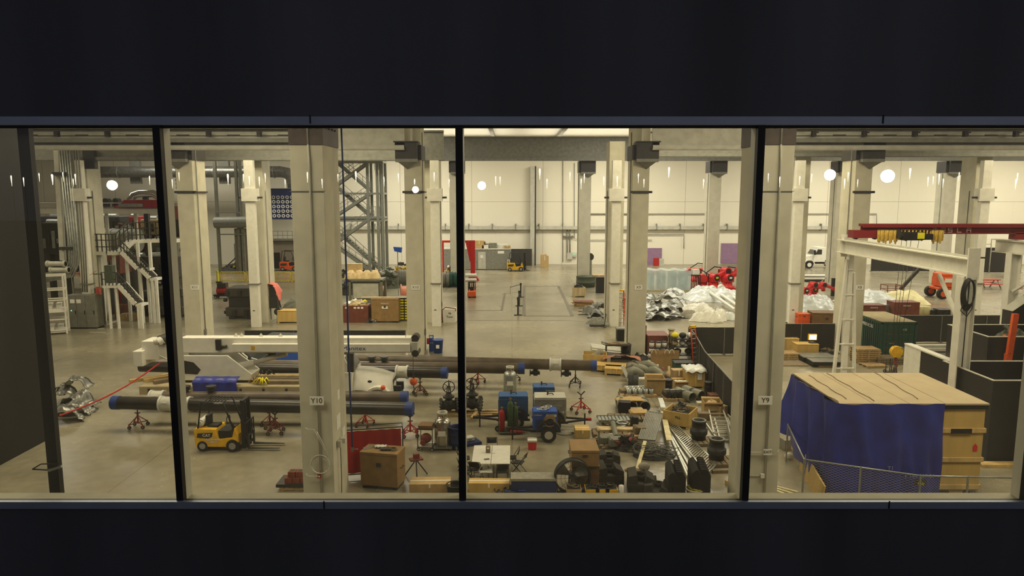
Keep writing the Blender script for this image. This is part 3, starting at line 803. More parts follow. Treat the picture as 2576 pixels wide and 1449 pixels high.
MB().ball((0, 0, zz), .2).build('ball', 'orange', t); MB().tube([(0, 0, zz + .2), (0, 0, 3.2)], .015).build('cable', 'dark_steel', t); MB().tube([(0, 0, zz - .2), (.0, 0, zz - .33), (.08, 0, zz - .4), (.12, 0, zz - .33)], .025).cyl((0, 0, zz + .2), (0, 0, zz + .5), .06, .04, n=10).build('hook', 'dark_steel', t)
# ---- white crane truck ----------------------------------------------------
YT = 36.2
def tv(px, py, y=YT): return V(px, py, y)
t = T('crane_truck', 'white flatbed truck with a long white crane boom resting level over it', 'crane truck', (0, YT, 0))
def tz(px, py, dy=0): p = V(px, py, YT + dy); return (p.x, dy, p.z)
bx0, bx1 = tz(352, 970, -1.2)[0], tz(862, 970, -1.2)[0]
zt_ = tz(600, 958, -.2)[2]
MB().b2(bx0, bx1, -1.25, 1.2, zt_ - .12, zt_).build('bed', 'roof_tan' if 'roof_tan' in MATS else mat('roof_tan', (170, 156, 122), .8, 0, .2, 2.), t)
MB().b2(bx0, bx1, -1.3, -1.22, zt_ - .42, zt_ - .02).b2(bx0, bx1, 1.2, 1.27, zt_ - .3, zt_ + .02).build('bed_rail', 'roof_tan', t)
MB().b2(bx0 + .3, bx1 + 2.8, -.5, -.35, zt_ - .6, zt_ - .2).b2(bx0 + .3, bx1 + 2.8, .35, .5, zt_ - .6, zt_ - .2).build('chassis', 'black', t)
for k in range(9):
    x = bx0 + .5 + k * (bx1 - bx0 - 1) / 8
    MB().b2(x - .05, x + .05, -1.36, -1.3, zt_ - .4, zt_ - .1).build('stake_pocket', 'dark_steel', t)
for x in (bx0 + 1.3, bx0 + 2.6, bx1 + 2.0):
    for y in (-1.0, 1.0): wheel(t, x, y, .5, .5, .34)
# hood and cab
hx0, hx1 = tz(884, 960, -1)[0], tz(980, 960, -1)[0]
hz = tz(930, 926, -.3)[2]
P = []
for i in range(9):
    u = i / 8; x = hx0 + (hx1 - hx0) * u; zc = hz - .38 * u ** 2.2; row = []
    for j in range(13):
        v = j / 12 - .5; e = abs(2 * v) ** 3.2
        row.append((x + (.08 if u == 1 else 0) * (1 - e), v * 2.05 * (1 - .04 * u), zc - .95 * e * (1 - .05 * u)))
    P.append(row)
m = MB().sheet(P, thick=.04)
e = P[-1]; m.add([(p[0], p[1], p[2]) for p in e] + [(p[0] + .05, p[1], .75) for p in e], [(i + 1, i, 13 + i, 14 + i) for i in range(12)], 0, True)
m.build('hood', 'white_paint', t)
MB().add([(hx1 + .1, -.55, .8), (hx1 + .1, .55, .8), (hx1 + .1, .5, hz - .55), (hx1 + .1, -.5, hz - .55)], [(0, 1, 2, 3)]).build('grille', 'dark_steel', t)
MB().b2(hx1 + .05, hx1 + .35, -1.15, 1.15, .45, .85).build('bumper', 'black', t)
fx = tz(950, 985, -1.1)[0]
arch = [(.62 * math.cos(PI * k / 10), .62 * math.sin(PI * k / 10) + .55) for k in range(11)] + [(-.72, .55)] + [(.74 * math.cos(PI * k / 10) * -1, .74 * math.sin(PI * k / 10) + .55) for k in range(11)]
MB().prism([(fx + a, b) for a, b in arch], -1.22, -.8).prism([(fx + a, b) for a, b in arch], .8, 1.22).build('fender', 'white_paint', t)
MB().ball((tz(963, 978, -1.2)[0], -1.15, tz(963, 976, -1.2)[2]), .13, 10).build('headlamp', 'orange', t)
MB().ball((tz(930, 960, -1.03)[0], -1.02, tz(930, 960, -1.03)[2]), .07, 10, 0, (1.6, .3, 1)).build('badge', 'dark_steel', t)
cx0 = tz(820, 900, 0)[0]
m = MB().b2(cx0 - .9, hx0 + .05, -1.1, 1.1, .8, 2.0)
m.prism([(cx0 - .9, 2.0), (hx0 + .05, 2.0), (hx0 - .35, 2.78), (cx0 - .85, 2.8)], -1.05, 1.05)
m.build('cab', 'white_paint', t, bev=.03)
MB().b2(cx0 - .5, hx0 - .35, -1.07, -1.05, 2.05, 2.65).b2(cx0 - .5, hx0 - .35, 1.05, 1.07, 2.05, 2.65).build('side_window', 'glass_dark', t)
MB().add([(hx0 + .06, -.98, 2.05), (hx0 + .06, .98, 2.05), (hx0 - .32, .9, 2.74), (hx0 - .32, -.9, 2.74)], [(0, 1, 2, 3)]).build('windscreen', 'glass_dark', t)
mm = tz(884, 910, -1.35)
MB().b2(mm[0] - .18, mm[0] + .12, -1.5, -1.3, mm[2] - .5, mm[2] + .45).tube([(mm[0], -1.05, mm[2] + .4), (mm[0], -1.35, mm[2] + .4)], .03).build('mirror', 'dark_steel', t)
# crane turret
def q(px, py): return tz(px, py, -.45)
pl = [q(430, 893), q(575, 893), q(636, 940), q(634, 955), q(455, 955), q(430, 930)]
pl = [(a[0], a[2]) for a in pl]
MB().prism(pl, -.6, -.5).prism(pl, .5, .6).prism([(a, b) for a, b in pl[2:5]] + [(pl[1][0] + .4, pl[2][1] - .05)], -.5, .5).build('turret', 'white_paint', t, bev=.02)
r0 = [q(465, 905), q(490, 910), q(508, 928), q(500, 940), q(466, 938)]
MB().prism([(a[0], a[2]) for a in r0], -.615, -.6).build('turret_opening', 'dark_steel', t)
w0, w1 = q(345, 918), q(366, 880); MB().b2(w0[0], w1[0], -.8, .5, w0[2], w1[2]).build('counterweight', 'white_paint', t, bev=.03)
w0, w1 = q(360, 905), q(398, 858); MB().b2(w0[0], w1[0], -.5, .6, w0[2], w1[2]).build('rear_housing', 'white_paint', t, bev=.03)
w0, w1 = q(395, 905), q(470, 868); MB().b2(w0[0], w1[0], -.3, .4, w0[2], w1[2]).build('boom_foot', 'white_paint', t, bev=.03)
d = q(412, 856); MB().cyl((d[0] - .15, -.5, d[2] + .0), (d[0] + .35, .3, d[2] + .18), .26, n=18).build('winch_drum', 'dark_steel', t)
MB().cyl((d[0] - .22, -.55, d[2] - .06), (d[0] - .02, -.45, d[2] + .04), .22, n=14).cyl((d[0] - .45, -.55, d[2] - .02), (d[0] - .2, -.5, d[2] - .02), .14, n=12).tube([q(398, 866), q(396, 880), q(402, 895), q(420, 903)], .03).build('winch_motor', 'white_paint', t)
b0, b1 = tz(455, 888, -.35), tz(1035, 851, -.35)
MB().b2(b0[0], b1[0], -.33, .33, b0[2], b1[2] + .02).build('boom', 'white_paint', t, bev=.03)
c0, c1 = tz(583, 886, -.6), tz(1030, 866, -.6)
MB().b2(c0[0], c1[0], -.58, -.34, c0[2], c1[2]).build('boom_jib', 'white_paint', t, bev=.02)
text('Manitex', .3, 'lettering', 'cap_blue', t, (tz(890, 877, -.6)[0], -.585, tz(890, 877, -.6)[2]), sx=1.25)
MB().b2(tz(588, 0, -.6)[0], tz(598, 0, -.6)[0], -.586, -.58, c0[2] + .1, c1[2] - .1).build('warning_plate', 'yellow', t)
for px in (608, 657, 706, 594):
    a = tz(px, 851, 0); MB().prism([(a[0] - .12, b1[2] + .02), (a[0] + .12, b1[2] + .02), (a[0], b1[2] + .2)], -.02, .02).build('lifting_lug', 'white_paint', t)
b = tz(552, 868, -.36); MB().b2(b[0] - .15, b[0] + .1, -.5, -.33, b[2] - .25, b[2] + .3).tube([(b[0] + .1, -.42, b[2] - .1), (b[0] + .4, -.42, b[2] - .05)], .08).build('boom_bracket', 'dark_cast', t)
h = tz(1040, 868, -.3)
MB().b2(h[0] - .1, h[0] + .22, -.4, .4, tz(0, 893, -.3)[2], tz(0, 860, -.3)[2]).build('boom_head', 'light_steel', t, bev=.02)
MB().cyl((h[0] + .08, -.3, tz(0, 852, -.3)[2]), (h[0] + .08, .3, tz(0, 852, -.3)[2]), .2, n=16).cyl((h[0] + .1, -.42, tz(0, 888, -.3)[2]), (h[0] + .1, .42, tz(0, 888, -.3)[2]), .18, n=16).build('sheave', 'dark_steel', t)
MB().tube([(h[0] - .4, -.2, b1[2]), (h[0] - .38, -.2, b1[2] + .45), (h[0] - .1, -.2, b1[2] + .5)], .02).build('guard_rod', 'light_steel', t)
MB().cyl(tz(553, 934, -.1), tz(640, 912, 0), .17, n=14).cyl(tz(640, 912, 0), tz(722, 890, 0), .12, n=14, mi=1).build('lift_cylinder', ['white_paint', 'light_steel'], t)
MB().cyl((tz(540, 960)[0], 0, zt_), (tz(540, 960)[0], 0, zt_ + .25), .75, n=24).build('slew_ring', 'dark_steel', t)
# load on the bed
p = tz(535, 972, -1.28)
P = [[(p[0] - .95 + .1 * i + .02 * math.sin(i), -1.4 - .03 * math.sin(i * 1.1 + j) + (.5 if j == 0 else 0), zt_ + .42 - .13 * j) for i in range(23)] for j in range(7)]
o = MB().sheet(P).build('tarp_sheet', 'tarp_blue', None, (0, YT, 0)); tag(o, 'dark blue tarp hanging over the side of the truck bed', 'tarp')
for (px, py, w_, l_, rz, lab, dy) in ((385, 958, .28, 2.2, .75, 'long pale plank lying at the rear corner of the truck bed', .1), (412, 962, .25, 1.9, .7, 'brown beam beside the pale plank at the bed rear', .1), (430, 967, .3, 1.6, .72, 'short dark timber nearest the bed rear edge', -.3), (700, 957, .3, 5., .0, 'long pale board along the middle of the truck bed', .3), (690, 962, .35, 3.6, .0, 'brown timber beside the yellow straps on the bed', -.2), (735, 973, .4, 2.4, 0, 'flat tan carton near column Y10 on the truck bed', -.7)):
    p = tz(px, py, dy)
    tag(MB().box((0, 0, .09), (l_, w_, .16)).build('timber', 'pine' if 'pale' in lab else 'old_wood', None, (p[0], YT + dy, zt_ + .002), rz), lab, 'timber', 'timbers on the truck bed')
for (px, lab, m, k, dy) in ((663, 'heap of bright yellow lifting straps on the truck bed', 'rope_yellow', 16, -.95), (640, 'heap of dull tan straps beside the yellow ones', 'tan_metal', 12, -.85), (665, 'black hose coil with a little yellow behind the straps', 'black', 9, .6)):
    p = tz(px, 968, dy); t2 = T('strap_heap', lab, 'straps', (p[0], YT + dy, zt_ + .03))
    m_ = MB()
    for i in range(k):
        a = R.uniform(0, 6.3); L = R.uniform(.25, .6)
        m_.tube([(0, 0, .12), (L * .5 * math.cos(a), L * .4 * math.sin(a), .25 + R.uniform(-.05, .1)), (L * math.cos(a), L * .7 * math.sin(a), .05)], .035, 5)
    m_.build('strap', m, t2)
# red rope line
a = V(150, 1046, 27.5); b = V(404, 912, 35.7)
tag(MB().tube([a + (b - a) * (i / 10) - Vector((0, 0, .25 * math.sin(PI * i / 10))) for i in range(11)], .035).build('rope', 'red_paint'), 'red rope stretched from the silver panels to the crane truck', 'rope')
# silver pressings far left
for i, (px, py, z, rz, w_) in enumerate(((150, 1062, 0, .5, 2.0), (185, 1040, 0, .1, 1.9), (170, 1020, .32, .3, 1.8), (205, 1030, .25, -.4, 1.5), (190, 1010, .72, .2, 1.6))):
    g = G(px, py)
    panel_pressing('crumpled silver body panel, %s at the end of the red rope' % ('lowest and nearest', 'flat on the floor', 'second layer', 'rightmost piece', 'curved top piece')[i], (g.x, g.y, z), rz, w_, 1.1, i + 3, group='silver panels at the rope end', amp=.27)
# ---- red welding screen, brown tool chest ----------------------------------
a = G(862, 1204); b = Vector((G(1016, 1190).x, 27.0, 0))
d = b - a; L = d.length
t = T('welding_screen', 'red welding curtain in a black frame behind the brown tool chest', 'welding screen', a, math.atan2(d.y, d.x))
P = [[(.06 + (L - .12) * i / 24, .03 * math.sin(i * 1.3), .18 + 1.68 * j / 6) for i in range(25)] for j in range(7)]
MB().sheet(P).build('curtain', 'screen_red', t)
MB().tube([(0, 0, .05), (0, 0, 1.92), (L, 0, 1.92), (L, 0, .05)], .03).tube([(0, 0, .14), (L, 0, .14)], .025).tube([(0, .3, .05), (.0, .3, 1.98), (L, .3, 1.98), (L, .3, .05)], .02).build('frame', 'black', t)
for x in (0, L): MB().b2(x - .03, x + .03, -.35, .45, .0, .06).build('foot', 'black', t)
g = G(962, 1234)
J = job_box('large brown tool chest on castors in front of the red screen', (g.x - .05, g.y + .5, 0), 1.45, .85, 1.42, -.2, 'tan_metal')
for (dx, dy, w_, m, lab, k) in ((-.45, .1, .35, 'light_steel', 'grey angle bar on top of the large brown tool chest', 0), (-.1, .15, .3, 'white_plastic', 'white rag lying on the large brown tool chest', 1), (.15, -.1, .3, 'dark_steel', 'dark pouch on top of the large brown tool chest', 1), (.42, -.1, .25, 'old_wood', 'coil of grey cord on the right of the large brown tool chest', 2)):
    o = T('tool_item', lab, ('bar', 'cloth', 'cord')[k], (g.x - .05 + dx, g.y + .5 + dy, 1.425))
    if k == 0: MB().b2(-.3, .3, -.02, .02, 0, .01).b2(-.3, .3, .02, .03, 0, .07).build('bar', m, o); o.rotation_euler.z = .6
    elif k == 1: MB().sheet([[(i * .07 - .21, j * .06 - .12, .03 + .05 * abs(math.sin(i * 1.7 + j))) for i in range(7)] for j in range(5)], thick=.025).build('fabric', m, o)
    else: MB().ring((0, 0, .02), .14, .018).ring((0, 0, .05), .12, .018).build('loop', m, o)
# tripod vice stand behind the chest
g = G(1045, 1208)
t = T('pipe_vice', 'red tripod pipe vice beside the large brown tool chest', 'vice stand', (g.x, g.y + .3, 0), .4)
for k in range(3):
    a = k * 2.1 + .3; MB().tube([(0, 0, .72), (.5 * math.cos(a), .5 * math.sin(a), 0)], .025).build('leg', 'dark_steel', t)
MB().b2(-.25, .25, -.15, .15, .7, .76).b2(-.1, .12, -.08, .08, .76, .95).build('vice_head', 'red_rust', t)
# wire cart, dewar, dark bin
g = G(1071, 1136)
t = T('tool_cart', 'black wire cart with a red machine inside beside the steel dewar', 'cart', (g.x, g.y + .35, 0), -.1)
fm = MB()
for z in (.15, .95):
    for a, b in (((-.32, -.3), (.32, -.3)), ((.32, -.3), (.32, .3)), ((.32, .3), (-.32, .3)), ((-.32, .3), (-.32, -.3))): fm.bar((*a, z), (*b, z), .03)
for x in (-.32, .32):
    for y in (-.3, .3): fm.bar((x, y, .1), (x, y, 1.0), .03)
fm.build('frame', 'dark_steel', t); MB().b2(-.3, .3, -.28, .28, .95, 1.12).build('top_case', 'brown_metal', t, bev=.03)
MB().ball((0, -.05, .5), .24, 12, 0, (1, .8, .9)).cyl((-.1, -.3, .35), (-.1, .2, .35), .12).build('motor', 'red_rust', t)
MB().b2(-.3, .3, -.28, .28, .16, .2).build('tray', 'light_steel', t)
for x in (-.3, .3):
    for y in (-.28, .28): wheel(t, x, y, .07, .07, .04, 'castor')
g = G(1112, 1134); dewar('stainless steel dewar on a trolley between the wire cart and the dark bin', (g.x, g.y + .35, 0), 1.0)
g = G(1149, 1134); barrel('dark blue-grey open waste bin beside the steel dewar', (g.x, g.y + .3, 0), .34, .95, 'blue_dark', .85, cat='waste bin', name='waste_bin')
g = G(1283, 997); dewar('grey dewar standing behind the blue welders under the long pipes', (g.x, g.y + .2, 0), 1.0, 'galvanised')
# ---- gate valves on a timber skid -------------------------------------------
g = G(1180, 1045)
for (dx, dy, L_, rz, lab) in ((-.2, -.2, 2.7, 0, 'near timber of the skid under the gate valves'), (.1, .5, 2.6, .0, 'far timber of the skid under the gate valves'), (.9, .1, 2.0, .05, 'tan timber right of the gate valves'), (.3, -.5, 1.1, 1.4, 'short cross timber under the gate valves')):
    tag(MB().b2(-L_ / 2, L_ / 2, -.08, .08, 0, .12 if rz != 1.4 else .115).build('timber', 'pallet_wood', None, (g.x + dx, g.y + dy, 0 if rz != 1.4 else .125), rz), lab, 'timber', 'skid timbers')
def gate_valve(label, loc, rz, s=1.):
    t = T('gate_valve', label, 'valve', loc, rz)
    MB().cyl((-.38, 0, .42), (.38, 0, .42), .24, n=18).ball((0, 0, .45), .33, 14, 0, (.8, .75, 1.1)).build('valve_body', 'dark_cast', t)
    for x in (-.4, .4):
        m = MB().cyl((x - .04, 0, .42), (x + .04, 0, .42), .4, n=20)
        for k in range(12): a = k * PI / 6; m.cyl((x - .08, .33 * math.cos(a), .42 + .33 * math.sin(a)), (x + .08, .33 * math.cos(a), .42 + .33 * math.sin(a)), .035, n=6)
        m.build('flange', 'dark_cast', t)
    m = MB().cyl((0, 0, .82), (0, 0, .9), .3, n=16).cyl((0, 0, .9), (0, 0, 1.1), .2, .12, n=12).bar((-.1, 0, 1.1), (-.06, 0, 1.45), .05).bar((.1, 0, 1.1), (.06, 0, 1.45), .05)
    m.build('bonnet', 'dark_cast', t)
    MB().cyl((0, 0, 1.0), (0, 0, 1.75), .03, n=8).build('stem', 'grey_steel', t)
    w = MB().ring((0, 0, 0), .3, .025, 22, 6, 'y')
    for k in range(5): a = k * 2 * PI / 5; w.tube([(0, 0, 0), (.3 * math.cos(a), 0, .3 * math.sin(a))], .016)
    w.build('handwheel', 'dark_cast', t, (0, -.12, 1.42))
    t.scale = (s, s, s)
    return t
gate_valve('black gate valve with handwheel left of the window bar', (G(1133, 1032).x, g.y, .13), .15, .95)
gate_valve('black gate valve right of the window bar on the skid', (G(1190, 1030).x, g.y + .25, .13), -.2, 1.0)
# ---- welders on trailers ---------------------------------------------------
def welder(name, label, px, py, w, d, h, m, rz, trailer=True, lid='same', z=.45):
    g = G(px, py); t = T(name, label, 'welding machine', (g.x, g.y + d / 2, 0), rz)
    MB().b2(-w / 2, w / 2, -d / 2, d / 2, z, z + h - .12).build('housing', m, t, bev=.03)
    MB().prism([(-w / 2 - .02, z + h - .12), (w / 2 + .02, z + h - .12), (w / 2 - .02, z + h), (-w / 2 + .02, z + h)], -d / 2 - .02, d / 2 + .02).build('canopy', m if lid == 'same' else lid, t)
    v = MB()
    for k in range(5): v.b2(-w / 2 + .1, -w / 2 + .4, -d / 2 - .006, -d / 2, z + .15 + k * .07, z + .18 + k * .07)
    v.build('louvre', 'black', t)
    MB().b2(w / 2 - .02, w / 2 + .015, -d / 2 + .08, d / 2 - .08, z + .1, z + h - .2).build('control_panel', 'dark_steel', t)
    MB().cyl((-.1, .1, z + h), (-.1, .1, z + h + .16), .04, n=8).build('exhaust', 'dark_steel', t)
    MB().tube([(-.12, 0, z + h), (-.08, 0, z + h + .08), (.12, 0, z + h + .08), (.16, 0, z + h)], .025).build('lifting_eye', 'dark_steel', t)
    if trailer:
        s_ = 1 if trailer == 1 else -1
        MB().bar((-w / 2 - .1, -d / 2 + .05, z - .05), (w / 2 + .1, -d / 2 + .05, z - .05), .09).bar((-w / 2 - .1, d / 2 - .05, z - .05), (w / 2 + .1, d / 2 - .05, z - .05), .09).bar((s_ * w / 2, -d / 2 + .1, z - .05), (s_ * (w / 2 + 1.1), 0, z - .02), .08).bar((s_ * w / 2, d / 2 - .1, z - .05), (s_ * (w / 2 + 1.1), 0, z - .02), .08).build('trailer_frame', 'black', t)
        MB().cyl((s_ * (w / 2 + .9), -.12, 0), (s_ * (w / 2 + .9), -.12, z + .3), .035, n=8).build('jack_leg', 'black', t)
        MB().b2(s_ * (w / 2 + 1.1) - .12, s_ * (w / 2 + 1.1) + .12, -.06, .06, z - .08, z + .04).build('hitch', 'dark_steel' if s_ < 0 else 'red_paint', t)
        for y in (-1, 1):
            wheel(t, .15, y * (d / 2 + .12), .34, .34, .2)
            MB().prism([(.15 + a * .72, b * .72 + .1) for a, b in arch], y * (d / 2 + .02) , y * (d / 2 + .24)).build('fender', 'black', t)
    else:
        MB().b2(-w / 2, w / 2, -d / 2 + .05, d / 2 - .05, 0, z).build('base_frame', 'black', t)
    return t
wa = welder('welder_trailer', 'blue box welder on a trailer behind the red and green gas bottles', 1291, 1078, 1.35, .8, 1.1, 'blue_machine', .02, 2)
text('Miller', .17, 'lettering', 'ink_white', wa, (.1, -.41, 1.05)); MB().b2(.0, .4, -.406, -.4, .78, .9).build('sticker', 'paper', wa)
wb = welder('welder_trailer', 'blue welder farthest back with a black lifting eye on top', 1368, 1046, 1.05, .8, 1.0, 'blue_machine', .0, 0)
MB().b2(-.3, .1, -.406, -.4, .95, 1.12).build('sticker', 'paper', wb); text('Trailblazer', .1, 'lettering', 'ink_white', wb, (.3, -.41, 1.28))
wc = welder('welder_trailer', 'brown-grey welder with a red sticker on a long trailer', 1384, 1085, 1.45, .9, 1.15, 'grey_cloth', .0, 1, 'light_steel')
text('LINCOLN', .1, 'lettering', 'ink_white', wc, (.3, -.47, 1.22)); MB().b2(-.05, .18, -.456, -.45, 1.02, 1.16).build('red_sticker', 'orange', wc)
pl_ = MB().b2(.2, .65, -.456, -.45, .82, .99).build('name_plate', 'ink', wc); MB().b2(.36, .64, -.46, -.456, .84, .97).cyl((.27, -.46, .905), (.27, -.45, .905), .05, n=14).build('plate_face', 'paper', pl_); text('United\nRentals', .055, 'lettering', 'ink', wc, (.5, -.464, .905))
wd = welder('welder_trailer', 'nearest blue welder with white decals and a yellow hose on its trailer', 1371, 1110, 1.08, .7, .86, 'blue', .0, 2, z=.5)
text('Trailblazer', .09, 'lettering', 'ink_white', wd, (-.32, -.36, 1.2)); text('Miller', .12, 'lettering', 'ink_white', wd, (.2, -.36, .85)); MB().cyl((-.02, -.356, .86), (-.02, -.35, .86), .06, n=12).build('logo_disc', 'paper', wd)
MB().b2(.05, .5, -.356, -.35, 1.12, 1.24).build('number_plate', 'paper', wd); text('3256062', .08, 'fleet_number', 'ink', wd, (.275, -.36, 1.18))
MB().b2(-.1, .35, -.356, -.35, .66, .74).build('sticker', 'paper', wd)
t = T('air_hose', 'tan and yellow hose coiled on the fender of the nearest blue welder', 'hose', (wd.location.x + .2, wd.location.y - .5, .93))
m = MB()
for k in range(4): m.ring((0, -.02 + .03 * k, -.02 + .02 * k), .2 + .02 * k, .02, 20, 5, 'y')
m.build('hose_loop', 'tan_metal', t)
t = T('welding_lead', 'white and black leads heaped on top of the nearest blue welder', 'cable', (wd.location.x, wd.location.y, 1.37))
m = MB()
for k in range(6): m.ring((R.uniform(-.25, .25), R.uniform(-.1, .1), .02 + .02 * k), R.uniform(.1, .18), .016, 14, 5)
m.build('lead', 'white_plastic', t)
# gas bottles on a cart
g = G(1277, 1094)
t = T('bottle_cart', 'green wire bottle cart in front of the blue box welder', 'bottle cart', (g.x, g.y + .25, 0))
MB().b2(-.42, .42, -.28, .28, .06, .1).build('base_tray', 'green_olive', t)
m = MB()
for x in (-.42, 0, .42): m.bar((x, .25, .1), (x, .25, 1.5), .03)
for z in (.5, 1.1, 1.5): m.bar((-.42, .25, z), (.42, .25, z), .03)
m.bar((-.42, -.25, .1), (-.42, -.25, .9), .03).bar((.42, -.25, .1), (.42, -.25, .9), .03)
m.build('rack_frame', 'green_olive', t)
for x in (-.45, .45): wheel(t, x, .2, .14, .14, .06, 'wheel', 'rubber', 'grey_steel')
def bottle(label, loc, h, r, m, rot=(0, 0, 0)):
    t = T('gas_cylinder', label, 'gas cylinder', loc); t.rotation_euler = rot
    MB().lathe([(0, 0), (r, .01), (r, h * .84), (r * .8, h * .92), (r * .3, h * .97), (r * .3, h)], n=16).build('bottle', m, t)
    MB().cyl((0, 0, h), (0, 0, h + .1), .035, n=8).cyl((-.06, 0, h + .06), (.06, 0, h + .06), .025, n=8).build('valve', 'tan_metal', t)
    return t
bottle('tall green gas cylinder on the wire cart', (g.x + .12, g.y + .3, .1), 1.45, .13, 'green_tank'); bottle('red gas cylinder standing on the wire cart', (g.x - .26, g.y + .22, .1), 1.05, .13, 'red_paint')
bottle('second green gas cylinder partly behind the tall one', (g.x + .36, g.y + .4, .1), 1.2, .12, 'green_tank')
g = G(1302, 1092); t = bottle('short red cylinder lying on the floor beside the bottle cart', (g.x - .35, g.y, .11), .6, .1, 'red_paint', (0, PI / 2, 0))
# cooler
g = G(1339, 1133)
t = T('drinks_cooler', 'red and white cooler on the floor before the nearest blue welder', 'cooler', (g.x, g.y + .2, 0))
MB().prism([(-.17, 0), (.17, 0), (.19, .34), (-.19, .34)], -.17, .17).build('tub', 'bright_red', t, bev=.02); MB().b2(-.2, .2, -.19, .19, .34, .44).build('lid', 'white_plastic', t, bev=.03); MB().tube([(-.2, 0, .3), (-.22, 0, .46), (.22, 0, .46), (.2, 0, .3)], .012).build('handle', 'white_plastic', t)
g = G(1466, 1103); carton('low tan carton between the trailer hitch and the tall brown cabinet', (g.x, g.y + .4, 0), .66, .8, .38, 0, 'crate_yellow')
g = G(1420, 1088); tag(MB().lathe([(0, 0), (.42, 0), (.42, .04), (0, .04)]).build('round_plate', 'grey_cloth', None, (g.x, g.y, .0)), 'round grey lid lying on the floor under the trailer tongue', 'lid')
# ---- folding tables and chairs ---------------------------------------------
g0, g1 = G(1186, 1166, .74), G(1283, 1166, .74); y1 = G(1235, 1120, .74).y
def ftable(label, xa, xb, ya, yb):
    t = T('folding_table', label, 'table', ((xa + xb) / 2, (ya + yb) / 2, 0), 0, 'white folding tables')
    w, d = (xb - xa) / 2, (yb - ya) / 2
    MB().b2(-w, w, -d, d, .69, .74).build('tabletop', 'white_plastic', t, bev=.015)
    for y in (-d + .2, d - .2):
        MB().tube([(-w + .08, y, .0), (-w + .1, y, .69), (w - .1, y, .69), (w - .08, y, 0)], .016).tube([(-w + .09, y, .3), (w - .09, y, .3)], .012).build('leg_frame', 'grey_steel', t)
    MB().b2(-w + .05, w - .05, -.03, .03, .665, .69).build('under_rail', 'grey_steel', t)
xm = (g0.x + g1.x) / 2
ftable('left half of the white folding table pair', g0.x, xm - .01, g0.y, y1); ftable('right half of the white folding table pair', xm + .01, g1.x, g0.y, y1)
p = G(1228, 1138, .74); t = T('napkin_box', 'small brown dispenser standing on the white tables', 'dispenser', (p.x, p.y, .742)); MB().b2(-.09, .09, -.07, .07, 0, .26).build('case', 'old_wood', t, bev=.01); MB().b2(-.05, .05, -.075, -.07, .16, .22).build('slot', 'paper', t)
p = G(1224, 1156, .74); t = T('safety_goggles', 'pair of dark goggles lying on the near edge of the tables', 'goggles', (p.x, p.y, .742), .4); MB().ring((-.05, 0, .015), .05, .01).ring((.06, 0, .015), .05, .01).build('frame', 'ink', t)
cy_ = (g0.y + y1) / 2
chair('folding chair at the far end of the white tables', (xm + .0, y1 + .35, 0), 0.1)
chair('folding chair at the left side of the tables, farther one', (g0.x - .35, cy_ + .35, 0), PI / 2 + .1); chair('folding chair at the left side of the tables, nearer one', (g0.x - .2, g0.y + .2, 0), PI / 2 + .3)
chair('folding chair tucked under the right side of the tables', (g1.x + .05, cy_ + .4, 0), -PI / 2)
chair('folding chair standing apart right of the tables', (G(1304, 1194).x, G(1304, 1194).y + .15, 0), -PI / 2 - .35)
chair('folding chair with its back to the window at the near end', (G(1264, 1205).x, G(1264, 1216).y + .1, 0), PI + .05); chair('folding chair leaning near the white pad left of the table end', (G(1200, 1196).x, G(1200, 1210).y + .1, 0), PI - .2)
g = G(1180, 1118); pallet('small dark pallet left of the tables behind the window bar', (g.x, g.y + .2, 0), .5, .8, .9, 'blue_dark')
t = T('tool_case', 'flat silver case lying on the small dark pallet', 'case', (g.x, g.y + .2, .14), .5); MB().b2(-.3, .2, -.15, .2, 0, .14).build('shell', 'light_steel', t); MB().tube([(-.1, -.15, .07), (-.08, -.2, .07), (.02, -.2, .07), (.04, -.15, .07)], .012).build('handle', 'black', t)
# ---- things along the window foot --------------------------------------------
g = G(1080, 1243); carton('long flat brown carton along the window foot right of the tool chest', (g.x, g.y + .4, 0), 1.5, .7, .36, .03, 'cardboard', cat='carton')
g = G(1230, 1248); carton('long tan carton in front of the white tables', (g.x, g.y + .4, 0), 1.5, .5, .42, -.02, 'crate_yellow', cat='carton')
g = G(1225, 1213); t = T('foam_pad', 'white pad with a thin wire arch on the tan carton', 'pad', (g.x - .05, g.y - .05, .425), .2)
MB().sheet([[(-.25 + .1 * i, -.15 + .1 * j, .05 + .02 * math.sin(i + j)) for i in range(6)] for j in range(4)], thick=.045).build('pad', 'white_plastic', t); MB().tube([(-.3 + .06 * k, 0, .03 + .3 * math.sin(PI * k / 10)) for k in range(11)], .012).build('wire_arch', 'light_steel', t)
g = G(1343, 1252); t = T('steel_bin', 'black steel bin with grey rim in front of the window foot', 'bin', (g.x, g.y + .3, 0)); MB().b2(-.82, .82, -.3, .3, 0, .62).build('bin_body', 'blue_dark', t); MB().b2(-.84, .84, -.32, .32, .62, .72).build('rim', 'grey_cloth', t, bev=.01)
g = G(1145, 1248); barrel('black round tub half hidden behind the window bar', (g.x, g.y + .2, 0), .32, .35, 'black', .85, cat='tub', name='tub')
for (px, m, lab) in ((1300, 'blue', 'heap of blue cable at the window foot'), (1275, 'black', 'heap of black cable at the window foot')):
    g = G(px, 1247); t = T('cable_heap', lab, 'cable', (g.x, g.y, 0)); m_ = MB()
    for k in range(9): m_.ring((R.uniform(-.25, .25), R.uniform(-.1, .15), .03 + .03 * k), R.uniform(.18, .32), .02, 18, 5)
    m_.build('loop', m, t)
